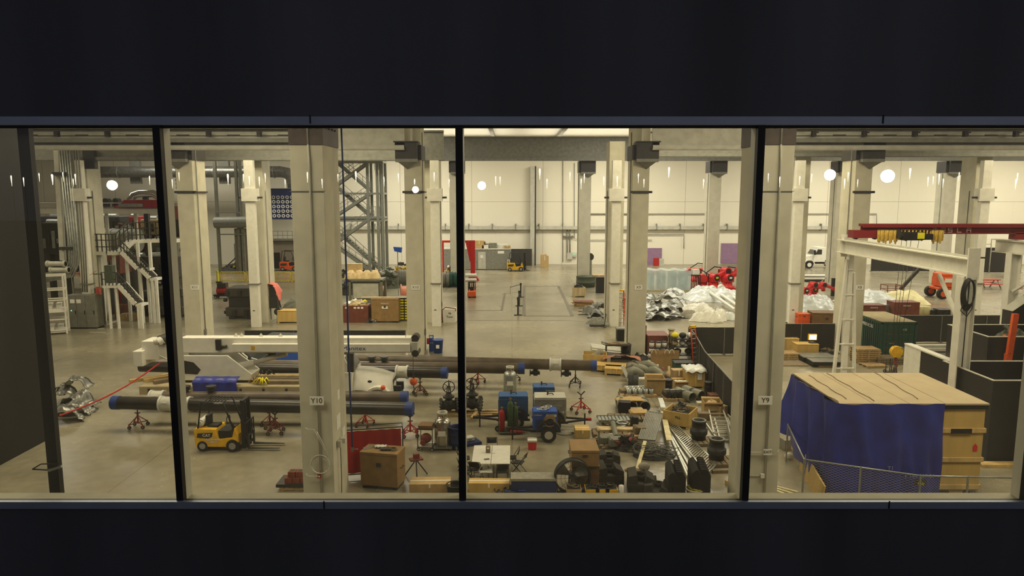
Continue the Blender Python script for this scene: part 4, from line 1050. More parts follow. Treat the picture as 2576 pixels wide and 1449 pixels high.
# fan
g = G(1440, 1250)
t = T('drum_fan', 'big round black drum fan at the window foot', 'fan', (g.x, g.y + .15, 0), .1)
MB().lathe([(.62, -.16), (.66, -.16), (.66, .16), (.62, .16), (.62, -.16)], (0, 0, 0), 32, 0, Matrix.Translation((0, 0, .72)) @ Matrix.Rotation(PI / 2, 4, 'X')).build('shroud', 'black', t)
m = MB()
for r_ in (.15, .3, .45, .6): m.ring((0, -.17, .72), r_, .006, 28, 4, 'y')
for k in range(10): a = k * PI / 5; m.tube([(0, -.17, .72), (.62 * math.cos(a), -.17, .72 + .62 * math.sin(a))], .006, 4)
m.build('guard_grille', 'dark_steel', t)
for k in range(3):
    a = k * 2 * PI / 3 + .5
    P = [[((.1 + .48 * i / 5) * math.cos(a + (j - 1.5) * .3), -.06 + .05 * j, .72 + (.1 + .48 * i / 5) * math.sin(a + (j - 1.5) * .3)) for i in range(6)] for j in range(4)]
    MB().sheet(P).build('blade', 'grey_steel', t)
MB().cyl((0, -.1, .72), (0, .15, .72), .12, n=14).bar((-.1, .1, .06), (-.1, .1, .7), .05).build('motor', 'dark_steel', t)
MB().tube([(-.5, -.25, .03), (-.5, .3, .03), (.5, .3, .03), (.5, -.25, .03)], .03).bar((-.5, 0, .03), (-.66, 0, .72), .04).bar((.5, 0, .03), (.66, 0, .72), .04).build('stand', 'black', t)
# tall cabinet
g = G(1470, 1240)
job_box('tall brown site chest with a bare wooden top right of the fan', (g.x + .05, g.y + .65, 0), 1.0, 1.0, .98, .0, 'brown_metal', doors=0)
job_box('brown chest stacked on the tall site chest', (g.x + .02, g.y + .65, .985), 1.0, 1.2, .62, .0, 'tan_metal', legs=False)
# yellow bins
for (px, w_, lab, m) in ((1443, .55, 'cream tray of oddments at the foot of the fan', 'pallet_wood'), (1489, .5, 'yellow tub left of the cable filled tub', 'bright_yellow'), (1514, .5, 'yellow tub filled with dark cable', 'bright_yellow'), (1537, .45, 'yellow tub right of the cable filled tub', 'bright_yellow')):
    g = G(px, 1256); t = T('plastic_tub', lab, 'tub', (g.x, g.y + .1, 0)); w2 = w_ / 2
    MB().prism([(-w2 * .85, 0), (w2 * .85, 0), (w2, .42), (-w2, .42)], -.25, .25).build('tub_shell', 'yellow' if m == 'bright_yellow' else m, t)
    MB().b2(-w2 + .03, w2 - .03, -.22, .22, .42, .425).build('contents', 'dark_steel', t)
    for k in range(4): MB().ring((R.uniform(-.1, .1), R.uniform(-.1, .1), .44 + .02 * k), .12, .02, 12, 5).build('loop', 'black' if 'cable' in lab else 'old_wood', t)
g = G(1747, 1250); t = T('bucket', 'white bucket full of yellow rope at the window foot', 'bucket', (g.x, g.y, 0)); MB().lathe([(0, 0), (.26, 0), (.32, .3), (.34, .3), (.34, .33), (.3, .33)]).build('pail', 'white_plastic', t)
m = MB()
for k in range(14): m.ring((R.uniform(-.1, .1), R.uniform(-.1, .1), .3 + R.uniform(0, .08)), R.uniform(.08, .2), .022, 14, 5)
m.build('rope', 'rope_yellow', t)
# blue recycling bin and fire point at column X10
g = G(1101, 890); t = barrel('blue wheeled waste bin with a white sticker beside column X10', (g.x, g.y + .3, 0), .36, .9, 'blue', .8, cat='waste bin', name='waste_bin', open_=False, ribs=0)
MB().b2(-.1, .12, -.345, -.335, .38, .62).build('sticker', 'paper', t)
g = G(1083, 886); t = T('fire_point', 'blue fire extinguisher board with a red extinguisher beside column X10', 'fire point', (g.x, g.y + .2, 0))
MB().b2(-.12, .2, 0, .08, .0, 1.15).build('board', 'blue', t); MB().cyl((-.18, -.08, .55), (-.18, -.08, .95), .08, n=12).build('extinguisher', 'red_paint', t); text('CO2', .13, 'lettering', 'ink_white', t, (.04, -.006, .6)); MB().b2(-.08, .14, -.01, 0, .95, 1.1).build('symbol_plate', 'paper', t)
# ======================= CLUTTER RIGHT OF COLUMN X9 =======================
def at(px, py, dy=0, z=0): g = G(px, py); return (g.x, g.y + dy, z)
def simple(name, label, cat, mb, m, loc, rz=0, group=None, part=None, rot=None):
    o = mb.build(name, m, None, loc, rz, rot=rot); return tag(o, label, cat, group)
# -- service cart with wood on it
t = T('service_cart', 'black two-tier service cart carrying wood offcuts before column X9', 'cart', at(1556, 908, .5), -.08)
for z in (.25, .95): MB().b2(-.8, .8, -.4, .4, z, z + .08).build('shelf', 'dark_steel', t)
for x in (-.75, .75):
    for y in (-.36, .36): MB().b2(x - .035, x + .035, y - .035, y + .035, .1, 1.0).build('leg', 'dark_steel', t); wheel(t, x, y, .06, .06, .05, 'castor')
MB().tube([(-.8, -.3, .98), (-1.05, -.3, 1.1), (-1.05, .3, 1.1), (-.8, .3, .98)], .025).build('handle', 'black', t)
for k in range(7):
    simple('wood_offcut', 'wood offcut lying on the black service cart', 'wood', MB().box((0, 0, .03), (R.uniform(.4, .9), R.uniform(.06, .18), .05)), 'plywood' if k % 2 else 'old_wood', (t.location.x + R.uniform(-.35, .35), t.location.y + (-.3 + k * .1), 1.032), R.uniform(-.12, .12), 'wood offcuts on the cart')
simple('waste_bin', 'black bin right behind the service cart', 'bin', MB().lathe([(0, 0), (.3, 0), (.36, .9), (.33, .9), (.28, .05), (0, .05)]), 'black', at(1574, 899, .0))
# -- white pipes on the floor
for k in range(8):
    a, b = G(1491, 884 - k * .3), G(1580, 895 - k * .3)
    simple('plastic_pipe', 'long white plastic pipe in the bundle under the service cart', 'pipe', MB().cyl((a.x, a.y + k * .14 + .3, .06 + (.11 if k % 2 else 0)), (b.x, b.y + k * .14 + .3, .06 + (.11 if k % 2 else 0)), .055, n=8), 'white_plastic', (0, 0, 0), group='white pipes on the floor')
# -- tan crates at blue pipe end
crate('open tan crate holding a grey pipe elbow beyond the blue pipe end', at(1500, 925, .9), 1.5, 1.1, .75, -.1, 'crate_yellow', lid=False)
g = at(1504, 925, .9, .12); simple('pipe_elbow', 'grey pipe elbow resting in the open tan crate', 'pipe fitting', MB().tube([(-.5, 0, .25), (-.2, 0, .4), (.1, 0, .55), (.2, 0, .68), (.35, .05, .6)], .2, 12), 'grey_cloth', g, .2)
for k, (px, py, z, lab, w) in enumerate(((1532, 938, 0, 'low tan crate with planked lid right of the blue pipe end', 2.2), (1549, 946, 0, 'low tan crate at the corner nearest the blue pipe end', 1.1))):
    crate(lab, at(px, py, .6, z), w, 1.0, .42, -.22, 'crate_yellow', legend=None, batten=4)
g = at(1566, 928, .6)
P = [[(-1.2 + .2 * i, -.7 + .23 * j, .55 + .35 * math.sin(PI * i / 12) * (1 - .15 * j) + .03 * math.sin(2 * i + j)) for i in range(13)] for j in range(7)]
simple('tarp_sheet', 'dull pink-red plastic sheet draped over low boxes by the tan crates', 'tarp', MB().sheet(P, thick=.02), 'pink_dull' if 'pink_dull' in MATS else mat('pink_dull', (176, 118, 96), .7, 0, .15, 4.), g, -.1)
carton('grey box under the dull pink-red sheet', (g[0], g[1], 0), 1.3, .8, .5, -.1, 'grey_steel')
P = [[(-.5 + .12 * i, -.4 + .13 * j, .25 + .2 * math.sin(PI * i / 8) + .05 * math.sin(i * 2 + j * 3)) for i in range(9)] for j in range(6)]
simple('cloth', 'crumpled pale cloth below the pink-red sheet', 'cloth', MB().sheet(P, thick=.2), 'grey_cloth', at(1592, 932, .4))
# -- dark cable machine and stuff at column foot
heap('cable_pile', 'heap of black cable and hoses at the foot of column X9', 'cable', at(1618, 908, .5), (.9, .5), 22, ('black', 'dark_steel', 'white_plastic'), 5, .3)
simple('metal_channel', 'long rusty channel leaning on the right side of column X9', 'steel bar', MB().b2(-.03, .03, -.05, .05, 0, 1.9), 'red_rust', at(1621, 888), rot=(-.05, .05, 0))
# -- red-brown cabinet
job_box('red-brown cabinet with pale wooden top right of column X9', at(1655, 893, .8), 1.45, 1.7, 1.35, -.0, 'red_brown', legs=False)
# -- white buckets and spools
i = 0
for (px, py) in ((1640, 905), (1648, 912), (1657, 906), (1665, 911), (1672, 905), (1638, 918), (1681, 908)):
    for k in range(2 if py > 906 else 3):
        i += 1
        t = T('paint_pail', 'white pail with black lid in the bucket stack before the red-brown cabinet', 'bucket', at(px, py, .2, k * .4), 0, 'white pails')
        MB().lathe([(0, 0), (.15, 0), (.17, .34), (0, .34)], n=14).build('pail', 'white_plastic', t); MB().lathe([(0, .34), (.19, .34), (.19, .39), (0, .39)], n=14).build('lid', 'black', t)
for k in range(4):
    t = T('cable_spool', ('bottom', 'second', 'third', 'topmost')[k] + ' wooden cable spool of the tall spool stack', 'cable spool', at(1691, 902, .5, k * .47), 0, 'spool stack')
    MB().cyl((0, 0, 0), (0, 0, .05), .38 - .05 * k, n=18).cyl((0, 0, .42), (0, 0, .465), .38 - .05 * k, n=18).build('flange', 'old_wood', t); MB().cyl((0, 0, .05), (0, 0, .42), .26 - .03 * k, n=16).build('core', 'plywood', t)
# -- rack of sacks
t = T('shelf_rack', 'dark shelf rack loaded with pale bags and hoses beside the screened fence', 'shelf', at(1720, 908, .5))
for z in (.3, .85, 1.35): MB().b2(-.8, .8, -.4, .4, z, z + .05).build('shelf', 'dark_steel', t)
for x in (-.78, .78):
    for y in (-.38, .38): MB().b2(x - .03, x + .03, y - .03, y + .03, 0, 1.6).build('upright', 'dark_steel', t)
for (dx, z, lab, m) in ((-.5, .9, 'cream sack at the left of the rack middle shelf', 'plywood'), (0, .9, 'white sack in the rack middle shelf', 'white_plastic'), (.45, .9, 'grey sack at the right of the rack middle shelf', 'grey_cloth'), (-.5, 1.4, 'yellow-white sack on top left of the rack', 'rope_yellow'), (.0, 1.4, 'black harness heap on top of the rack', 'black'), (.5, 1.4, 'pale grey bag on top right of the rack', 'wrap'), (-.3, .35, 'green hose bundle on the rack bottom shelf', 'green_olive'), (.4, .35, 'dark bag on the rack bottom shelf', 'dark_steel')):
    simple('sack', lab, 'sack', MB().ball((0, 0, .2), .26, 12, 0, (.95, 1, .75)), m, (t.location.x + dx, t.location.y, z + .005))
# ladder with yellow feet leaning on fence
t = T('step_ladder', 'folded red and yellow ladder standing against the screened fence', 'ladder', at(1750, 925, .3), .35)
for x in (-.22, .22): MB().bar((x, -.25, .08), (x * .7, .35, 2.5), .07, .04).build('rail', 'orange_red' if 'orange_red' in MATS else mat('orange_red', (205, 70, 40), .5, 0, .15, 5.), t); MB().b2(x - .06, x + .06, -.33, -.19, 0, .1).build('foot', 'yellow', t)
for k in range(8): MB().bar((-.21 + k * .008, -.18 + k * .07, .35 + k * .28), (.21 - k * .008, -.18 + k * .07, .35 + k * .28), .05).build('rung', 'aluminium', t)
MB().b2(-.2, .2, .25, .45, 2.42, 2.58).build('ladder_top', 'yellow', t)
# leaning board and cords
t = T('leaning_board', 'big brown board leaning upright behind the grey elbows', 'board', at(1675, 935, .3), -.05)
MB().box((0, .1, .62), (1.75, .04, 1.25), 0, 0, -.15).build('panel', 'tan_metal', t)
for x in (-.7, .1, .4): MB().tube([(x + .15 * math.cos(PI * k / 8), -.06 + .05, 1.0 + .32 * math.sin(PI * k / 8)) for k in range(9)], .02).build('cord_loop', 'white_plastic', t)
# -- big grey elbows
for k, (px, py, rz, lab, z) in enumerate(((1595, 962, .5, 'big grey pipe elbow, leftmost of the group', .0), (1612, 955, .2, 'big grey pipe elbow, second of the group', .0), (1632, 950, -.2, 'big grey pipe elbow with yellow tape, third of the group', .1), (1650, 962, -.5, 'big grey pipe elbow leaning to the cardboard bin', .0))):
    t = T('pipe_elbow', lab, 'pipe fitting', at(px, py, .4, z), rz, 'big grey elbows')
    pts = [(-.55 + .55 * (1 - math.cos(a)), 0, .3 + .75 * math.sin(a)) for a in [j * PI / 16 for j in range(9)]] + [(.45, 0, 1.02)]
    pts = [(-.4, .1, .27), (-.36, .08, .42), (-.22, .05, .55), (-.02, 0, .6), (.2, -.05, .52), (.4, -.1, .4), (.55, -.15, .27)]
    MB().tube(pts, .26, 16).build('elbow', 'grey_green' if 'grey_green' in MATS else mat('grey_green', (122, 122, 106), .5, .1, .2, 3.), t)
    MB().ring((-.4, .1, .28), .26, .025, 20).build('end_ring', 'rope_yellow' if k == 2 else 'grey_steel', t)
t = T('warning_board', 'narrow white board with red end leaning by the grey elbows', 'board', at(1577, 965, .3), .5)
MB().box((0, 0, .45), (.2, .05, 1.3), 0, 0, 0, -.5).build('panel', 'white_plastic', t); MB().box((.32, 0, .17), (.24, .07, .3), 0, 0, 0, -.5).build('red_end', 'red_paint', t)
simple('stove_pipe', 'dark grey upright pipe piece below the grey elbows', 'pipe', MB().lathe([(.3, 0), (.3, .7), (.27, .7), (.27, 0), (.3, 0)]), 'dark_cast', at(1595, 975, .3))
carton('pale grey box between the dark pipe piece and the cardboard bin', at(1617, 975, .4), .9, .5, .45, 0, 'light_steel')
# -- small cans pallet
p = pallet('pallet carrying short steel cans below the grey elbows', at(1607, 1000, .4), -.03, 2.0, .8)
for k in range(10):
    simple('steel_can', 'short steel can standing on the pallet below the grey elbows', 'can', MB().lathe([(.13, 0), (.14, .3), (.12, .3), (.11, .03), (0, .03), (0, 0), (.13, 0)], n=12), 'galvanised', (p.location.x - .5 + (k % 5) * .3, p.location.y - .2 + (k // 5) * .38, .138), 0, 'steel cans')
carton('flat wooden box at the left end of the can pallet', at(1577, 995, .2), .7, .5, .3, .1, 'old_wood')
simple('pipe_length', 'short grey tube lying behind the steel cans', 'pipe', MB().cyl((-.6, 0, .1), (.6, 0, .1), .1, n=12), 'light_steel', at(1601, 985, .5), .05)
# -- cardboard bin, dark drum
carton('tall open cardboard bin right of the steel cans', at(1652, 998, .6), 1.0, .9, .95, -.05, 'cardboard', open_=True)
barrel('dark brown drum right of the open cardboard bin', at(1682, 992, .25), .24, .75, 'black', 1.0, cat='drum', name='drum', open_=False)
# -- green bin, white topped crate, cartons
t = T('tip_bin', 'small dark green open bin behind the white topped crate', 'bin', at(1722, 950, .5)); MB().prism([(-.5, 0), (.5, 0), (.55, .85), (-.55, .85)], -.5, .5).build('bin_shell', 'green_dark', t); MB().b2(-.5, .5, -.45, .45, .85, .855).build('contents', 'black', t); MB().b2(-.57, .57, -.52, -.48, .82, .9).b2(-.57, .57, .48, .52, .82, .9).build('rim', 'dark_steel', t)
C = crate('tall tan crate topped with a crumpled white sheet by the screened fence', at(1749, 977, .5), 1.05, 1.0, 1.05, 0, 'crate_yellow', batten=3)
MB().b2(.1, .35, -.54, -.535, .5, .85).build('paper_sheet', 'paper', C)
P = [[(-.58 + .1 * i, -.6 + .12 * j, 1.1 + .06 * math.sin(i * 1.3 + j * 2) - (.14 if j == 0 else 0) - (.05 if i in (0, 12) else 0)) for i in range(13)] for j in range(11)]
simple('plastic_sheet', 'crumpled white plastic sheet on the tall tan crate', 'sheet', MB().sheet(P, thick=.03), 'wrap', (C.location.x, C.location.y, .0))
carton('open tan carton full of scraps left of the white topped crate', at(1715, 983, .4), .75, .6, .5, .05, 'cardboard', open_=True)
carton('tan carton behind the open carton with a pale lid', at(1712, 972, .8), .7, .6, .8, .05, 'pallet_wood')
for k in range(6): simple('scrap_piece', 'white scrap in the open tan carton', 'scrap', MB().ball((0, 0, 0), .1, 8, 0, (1.2, 1, .8)), 'white_plastic', (at(1715, 983, .4)[0] - .25 + .1 * k, at(1715, 983, .4)[1] + R.uniform(-.1, .1), .42), 0, 'white scraps')
# small valves near board
for (px, py, m, lab) in ((1668, 958, 'red_rust', 'small rusty valve on the floor behind the cardboard bin'), (1684, 955, 'plywood', 'cream bottle shaped valve behind the cardboard bin'), (1655, 950, 'light_steel', 'pale fitting on the floor behind the grey elbows')):
    simple('valve', lab, 'valve', MB().lathe([(0, 0), (.2, 0), (.22, .3), (.12, .42), (.07, .5), (.07, .75), (0, .75)], n=12), m, at(px, py, .2))
# -- engine parts pallet and pipe stubs
p = pallet('pallet carrying dark engine parts left of the two pipe stubs', at(1702, 1010, .4), .02, 1.3, .8)
for k in range(4):
    t = T('engine_part', 'dark engine casting on the pallet left of the two pipe stubs', 'machine part', (p.location.x - .45 + .3 * k, p.location.y - .05 * (k % 2), .138), .3, 'engine castings')
    MB().cyl((0, -.25, .17), (0, .25, .17), .16, n=12).cyl((0, -.3, .17), (0, -.25, .17), .1, n=12).build('housing', 'dark_cast', t); MB().b2(-.14, .14, -.1, .1, .26, .42).build('casting', 'grey_steel', t)
def stub(label, loc, rz, r=.26, L=1.1, m='grey_green', tilt=0):
    t = T('pipe_stub', label, 'pipe', loc, rz, 'open pipe stubs'); 
    MB().pipe((0, 0, r), (0, L, r), r, .03, 24).build('pipe_shell', m, t); MB().cyl((0, L * .45, r), (0, L * .55, r), r + .02, n=24).build('coupling', 'dark_steel', t)
    MB().cyl((0, L * .8, r), (0, L * .82, r), r - .03, n=20).build('inner_plug', 'black', t)
    return t
stub('open pipe stub left of its pair by the fence', at(1742, 1013), .45, .27, 1.3); stub('open pipe stub right of its pair by the fence', at(1765, 1010, .0), .5, .29, 1.3)
barrel('black tall canister right of the pipe stub pair', at(1783, 998, .2), .2, .75, 'black', 1., cat='drum', name='drum', open_=False)
simple('cinder_block', 'grey block under the right pipe stub', 'block', MB().b2(-.3, .3, -.2, .2, 0, .15), 'concrete', at(1767, 1018, .0))
simple('steel_beam_end', 'dark red brown box at the foot of the screened fence', 'box', MB().b2(-.35, .35, -.3, .3, 0, .4), 'red_brown', at(1801, 1012, .2))
for k, (px, lab) in enumerate(((1566, 'open pipe stub left of the three under the tan sheet'), (1590, 'open pipe stub in the middle under the tan sheet'), (1623, 'open pipe stub right of the three under the tan sheet'))): stub(lab, at(px, 1036, 0, .0 if k != 1 else .0), -.05 + .03 * k, .27, 1.2, 'old_wood' if k == 1 else 'grey_green')
g = G(1587, 1003, .56); g = (g.x, g.y, 0)
simple('cardboard_sheet', 'tan cardboard sheet laid over the three open pipe stubs', 'sheet', MB().sheet([[(-.75 + .15 * i, -.4 + .16 * j, .6 + .02 * math.cos(i * .7) - .1 * abs(i - 5) * .2) for i in range(11)] for j in range(6)], thick=.015), 'cardboard', g, .1)
# -- open tan crate of junk
C = crate('open tan crate overflowing with dark junk behind the ladders', at(1722, 1082, .9), 1.25, 1.3, .75, -.55, 'crate_yellow', lid=False, batten=0)
text('FILL', .16, 'lettering', 'ink', C, (.1, -.66, .5))
heap('junk_heap', 'dark junk and belts heaped in the open tan crate', 'scrap', (C.location.x + .05, C.location.y + .1, .5), (.5, .5), 26, ('dark_steel', 'black', 'old_wood', 'grey_cloth'), 9, .5)
carton('open brown carton with paper by the fence foot', at(1796, 1045, .4), .9, .8, .65, -.1, 'cardboard', open_=True); carton('small brown carton tilted beside the open brown carton', at(1815, 1047, .2), .5, .5, .5, .5, 'cardboard')
heap('paper_heap', 'crumpled paper heaped in the open brown carton', 'paper', (at(1796, 1045, .4)[0], at(1796, 1045, .4)[1], .45), (.35, .3), 4, ('plywood', 'paper'), 4, .25, sz=(.08, .15))
carton('small dark box on the floor behind the black flange fitting', at(1772, 1058, .2), .55, .4, .35, 0, 'old_wood')
# -- white plank and leaning rails
def plank(label, a, b, w, th, m, z0=.02, z1=.02, name='plank', cat='plank', group=None):
    a, b = G(*a), G(*b); a = Vector((a.x, a.y, z0 + th / 2)); b = Vector((b.x, b.y, z1 + th / 2)); d = b - a; L = d.length
    o = MB().box((L / 2, 0, 0), (L, w, th)).build(name, m, None, a); o.rotation_euler = (0, -math.asin(d.z / L), math.atan2(d.y, d.x))
    return tag(o, label, cat, group)
plank('long cream plank running away from the window right of the grating', (1683, 1127), (1666, 1042), .24, .06, 'pine_pale' if 'pine_pale' in MATS else wood('pine_pale', (226, 214, 170)), .3, .25)
o = plank('white crumpled wrap along the far end of the cream plank', (1668, 1050), (1661, 1022), .24, .1, 'wrap', .4, .35, 'plastic_wrap', 'wrap')
# grating panel
def frame_panel(label, pts, z0, z1, bars, m, name, cat, w=.05, cross=0):
    A, B, C_, D = [G(*p) for p in pts]      # near-left, near-right, far-right, far-left
    A.z = B.z = z0; C_.z = D.z = z1
    t = T(name, label, cat, A); a0 = Vector(A)
    m_ = MB().bar(A - a0, B - a0, w).bar(C_ - a0, D - a0, w).bar(A - a0, D - a0, w).bar(B - a0, C_ - a0, w)
    m_.build('frame', m, t)
    for i in range(1, bars + 1):
        u = i / (bars + 1); p, q = A.lerp(B, u) - a0, D.lerp(C_, u) - a0
        MB().bar(p, q, w * .9 if name == 'steel_grating' else w * .6, w * .5).build('slat' if name == 'steel_grating' else 'rung', m, t)
    for i in range(1, cross + 1):
        v = i / (cross + 1); MB().bar(A.lerp(D, v) - a0, B.lerp(C_, v) - a0, w * .7).build('rung', m, t)
    return t
frame_panel('grey slatted metal panel lying on the cable heap', [(1606, 1124), (1646, 1128), (1666, 1066), (1627, 1060)], .35, .5, 9, 'grey_steel', 'steel_grating', 'panel', .06)
frame_panel('white ladder with close rungs lying between plank and black fittings', [(1778, 1200), (1803, 1174), (1690, 1064), (1676, 1072)], .12, .12, 0, 'aluminium', 'ladder', 'ladder', .06, 30)
for k, (a, b) in enumerate((((1742, 1190), (1682, 1085)), ((1734, 1196), (1682, 1092)), ((1768, 1200), (1690, 1090)), ((1760, 1190), (1686, 1078)), ((1730, 1204), (1690, 1110)))):
    plank(('white rail nearest the ladder', 'white rail left of the black slabs', 'white rail running under the ladder edge', 'thin white rail between ladder and rail bundle', 'thin grey rail lowest of the bundle')[k], a, b, .07, .07, 'aluminium', .02 + .01 * k, .02, 'metal_bar', 'rail')
# black flange fittings
for (px, py, lab) in ((1762, 1118, 'black stepped flange fitting, the farther of the two'), (1808, 1170, 'black stepped flange fitting, the nearer of the two')):
    t = T('pipe_flange', lab, 'flange fitting', at(px, py, .35), 0, 'black flange fittings')
    MB().lathe([(.26, 0), (.31, 0), (.31, .22), (.36, .22), (.38, .26), (.38, .44), (.33, .47), (.31, .48), (.3, .78), (.32, .78), (.32, .84), (.23, .84), (.23, .1), (.26, 0)], n=28).build('casting', 'dark_cast', t)
    MB().lathe([(.24, .84), (.31, .84), (.31, .87), (.24, .87), (.24, .84)], n=28).build('face_ring', 'grey_steel', t)
    pallet('low pallet under the ' + ('farther' if px < 1800 else 'nearer') + ' black flange fitting', at(px + 12, py + 3, .35, -.136 + .002 if 0 else 0), .05, 1.5, 1.0, 'old_wood')
    t.location.z = .137
# scaffold frames
frame_panel('grey scaffold frame with rungs lying behind the black fittings', [(1795, 1095), (1840, 1095), (1815, 1040), (1781, 1040)], .12, .35, 0, 'light_steel', 'scaffold', 'scaffold frame', .06, 6)
frame_panel('second grey scaffold frame partly under the first', [(1812, 1112), (1852, 1110), (1830, 1062), (1797, 1062)], .05, .2, 0, 'light_steel', 'scaffold', 'scaffold frame', .06, 4)
plank('thin pale pole between the two black flange fittings', (1812, 1120), (1770, 1060), .05, .05, 'aluminium', .05, .05, 'pole', 'pole')
for k in range(4):
    a, b = G(1838 + k * 4, 1128 - 4 * k), G(1830 + k * 4, 1092 - 3 * k)
    tag(MB().bar((a.x, a.y, .25), (b.x, b.y, .25), .05, .5).build('metal_sheet', 'galvanised'), ('metal sheet standing on edge, nearest the fittings', 'metal sheet standing on edge, second of four', 'metal sheet standing on edge, third of four', 'metal sheet standing on edge, nearest the fence')[k], 'metal sheet', 'sheets on edge')
plank('thick dark timber on the floor at the right near the window bar', (1792, 1190), (1850, 1188), .12, .12, 'old_wood', 0, 0, 'timber', 'timber')
# wire heap
t = T('wire_pile', 'big tangled heap of grey-black wire below the slatted panel', 'wire', at(1655, 1165, .8))
MB().sheet([[(.9 * u / 6 * math.cos(a), .6 * u / 6 * math.sin(a), .3 * (1 - (u / 6) ** 2) * (1 + .3 * math.sin(5 * a + u))) for a in [PI * 2 * k / 22 for k in range(23)]] for u in range(7)]).build('core', 'black', t)
m = MB()
for k in range(64): 
    c = (R.uniform(-.55, .55), R.uniform(-.38, .38), R.uniform(.12, .36)); rr_ = R.uniform(.25, .55); a0 = R.uniform(0, 6); ax = R.uniform(-.25, .25)
    m.tube([(c[0] + rr_ * math.cos(a0 + j * .42) * 1.1, c[1] + rr_ * .7 * math.sin(a0 + j * .42), c[2] + ax * math.sin(j * .42)) for j in range(R.randint(8, 15))], .012, 4, k % 2)
m.build('wire', ['dark_steel', 'grey_steel'], t)
heap('wire_pile', 'smaller dark wire heap left of the big wire heap', 'wire', at(1585, 1140, .5), (.6, .45), 30, ('black', 'dark_steel', 'red_rust'), 12, .55, sz=(.1, .4))
plank('pale yellow plank leaning over the wire heap', (1603, 1184), (1622, 1140), .14, .05, 'pine_pale' if 'pine_pale' in MATS else wood('pine_pale', (226, 212, 150)), .05, .5)
# left column of pallets with oddments (x 1510-1600)
for (px, py, lab, w_) in ((1558, 1070, 'pallet under the steel heater grate', 1.5), (1545, 1100, 'pallet under the flat board and long tube', 1.9), (1545, 1128, 'pallet with grey-brown castings right of the brown chests', 1.9), (1590, 1060, 'pallet holding black box and torn paper', 2.2)):
    pallet(lab, at(px, py, .4), R.uniform(-.05, .05), w_, .9, 'old_wood')
t = T('heater_grate', 'ribbed steel grate lying on a pallet beside the long tube', 'grate', at(1547, 1070, .4, .14), .02)
for k in range(9): MB().b2(-.75 + k * .17, -.62 + k * .17, -.35, .35, 0, .09).build('rib', 'galvanised', t)
MB().b2(-.78, .8, -.4, -.35, 0, .12).b2(-.78, .8, .35, .4, 0, .12).build('frame', 'galvanised', t)
a, b = G(1550, 1117), G(1541, 1080)
simple('pipe_length', 'long grey-brown tube lying across the pallets', 'pipe', MB().cyl((a.x, a.y, .32), (b.x, b.y, .32), .12, n=16).cyl((b.x, b.y, .32), (b.x - .02, b.y + .12, .32), .15, n=16), 'grey_green', (0, 0, 0))
for (px, py, w_, d_, h_, m, lab, z) in ((1525, 1093, .8, .5, .1, 'plywood', 'flat pale board on the pallet left of the long tube', .14), (1570, 1093, .9, .4, .1, 'plywood', 'flat pale board on the pallet right of the long tube', .14), (1562, 1082, .6, .35, .12, 'galvanised', 'loop of silver hose on the pallet by the tube', .14), (1525, 1122, .7, .6, .25, 'grey_green', 'square grey casting left on the oddments pallet', .14), (1556, 1130, .8, .5, .3, 'grey_steel', 'grey plate casting right on the oddments pallet', .14), (1538, 1115, .3, .3, .3, 'white_plastic', 'white helmet shaped cap on the oddments pallet', .14),
        (1572, 1042, .6, .5, .6, 'black', 'black cube shaped box before the open pipe stubs', 0), (1595, 1042, .9, .4, .1, 'plywood', 'torn tan sheet beside the black cube box', .14), (1608, 1050, .9, .6, .12, 'cardboard', 'brown sheet with blue scrap on the pallet', .14), (1632, 1058, .3, .5, .2, 'old_wood', 'short timber at the pallet end by the grating', .0), (1597, 1082, .35, .4, .6, 'dark_steel', 'dark motor block left of the slatted panel', 0), (1610, 1100, .5, .5, .45, 'old_wood', 'brown block half under the slatted panel', 0),
        (1596, 1105, .5, .5, .15, 'pallet_wood', 'small wooden bracket by the slatted panel', 0), (1575, 1075, .15, .7, .12, 'pallet_wood', 'short pale board left of the dark motor block', .0), (1584, 1075, .15, .7, .12, 'pallet_wood', 'second short pale board left of the dark motor block', .0)):
    if 'helmet' in lab: simple('helmet_shell', lab, 'cap', MB().ball((0, 0, .1), .2, 12, 0, (1, 1, .7)), m, at(px, py, .2, z))
    elif 'hose' in lab: simple('hose_loop', lab, 'hose', MB().ring((0, 0, .06), .28, .05, 20).ring((.1, .05, .14), .25, .05, 20), m, at(px, py, .2, z))
    else: simple('metal_block' if h_ > .2 else 'flat_board', lab, 'block' if h_ > .2 else 'board', MB().b2(-w_ / 2, w_ / 2, -d_ / 2, d_ / 2, 0, h_).b2(-w_ / 2 + .05, -w_ / 2 + .12, -d_ / 2 + .05, d_ / 2 - .05, h_, h_ + .03), m, at(px, py, .2, z), R.uniform(-.15, .15))
# black concrete-like tooling blocks
def tool_block(label, loc, rz, w, d, h, hole=.0, m='black_matte', arch_=True):
    t = T('tooling_block', label, 'tooling block', loc, rz, 'black tooling blocks')
    top = [(-w / 2, 0), (w / 2, 0), (w / 2, h * .8), (w / 2 - .12, h), (.15, h * .92), (0, h * .82), (-.15, h), (-w / 2 + .1, h * .95), (-w / 2, h * .85)]
    MB().prism(top, -d / 2, d / 2).build('block_body', m, t, bev=.02)
    k = MB()
    for i in range(8): k.b2(-.02, .16, -d / 2 + i * d / 8, -d / 2 + (i + .5) * d / 8, h * .9, h * 1.02)
    k.build('ridge', m, t)
    MB().b2(-w * .2, w * .2, -d / 2 - .05, -d / 2, h * .15, h * .55).build('lug', m, t)
    return t
tool_block('tall black ridged slab left of its twin near the window foot', at(1709, 1262, .75), -.12, .62, 1.3, 1.05); tool_block('tall black ridged slab right of its twin near the window foot', at(1770, 1258, .75), -.12, .66, 1.35, 1.1)
mat('dusty_black', (60, 57, 50), .9, 0, .3, 4.)
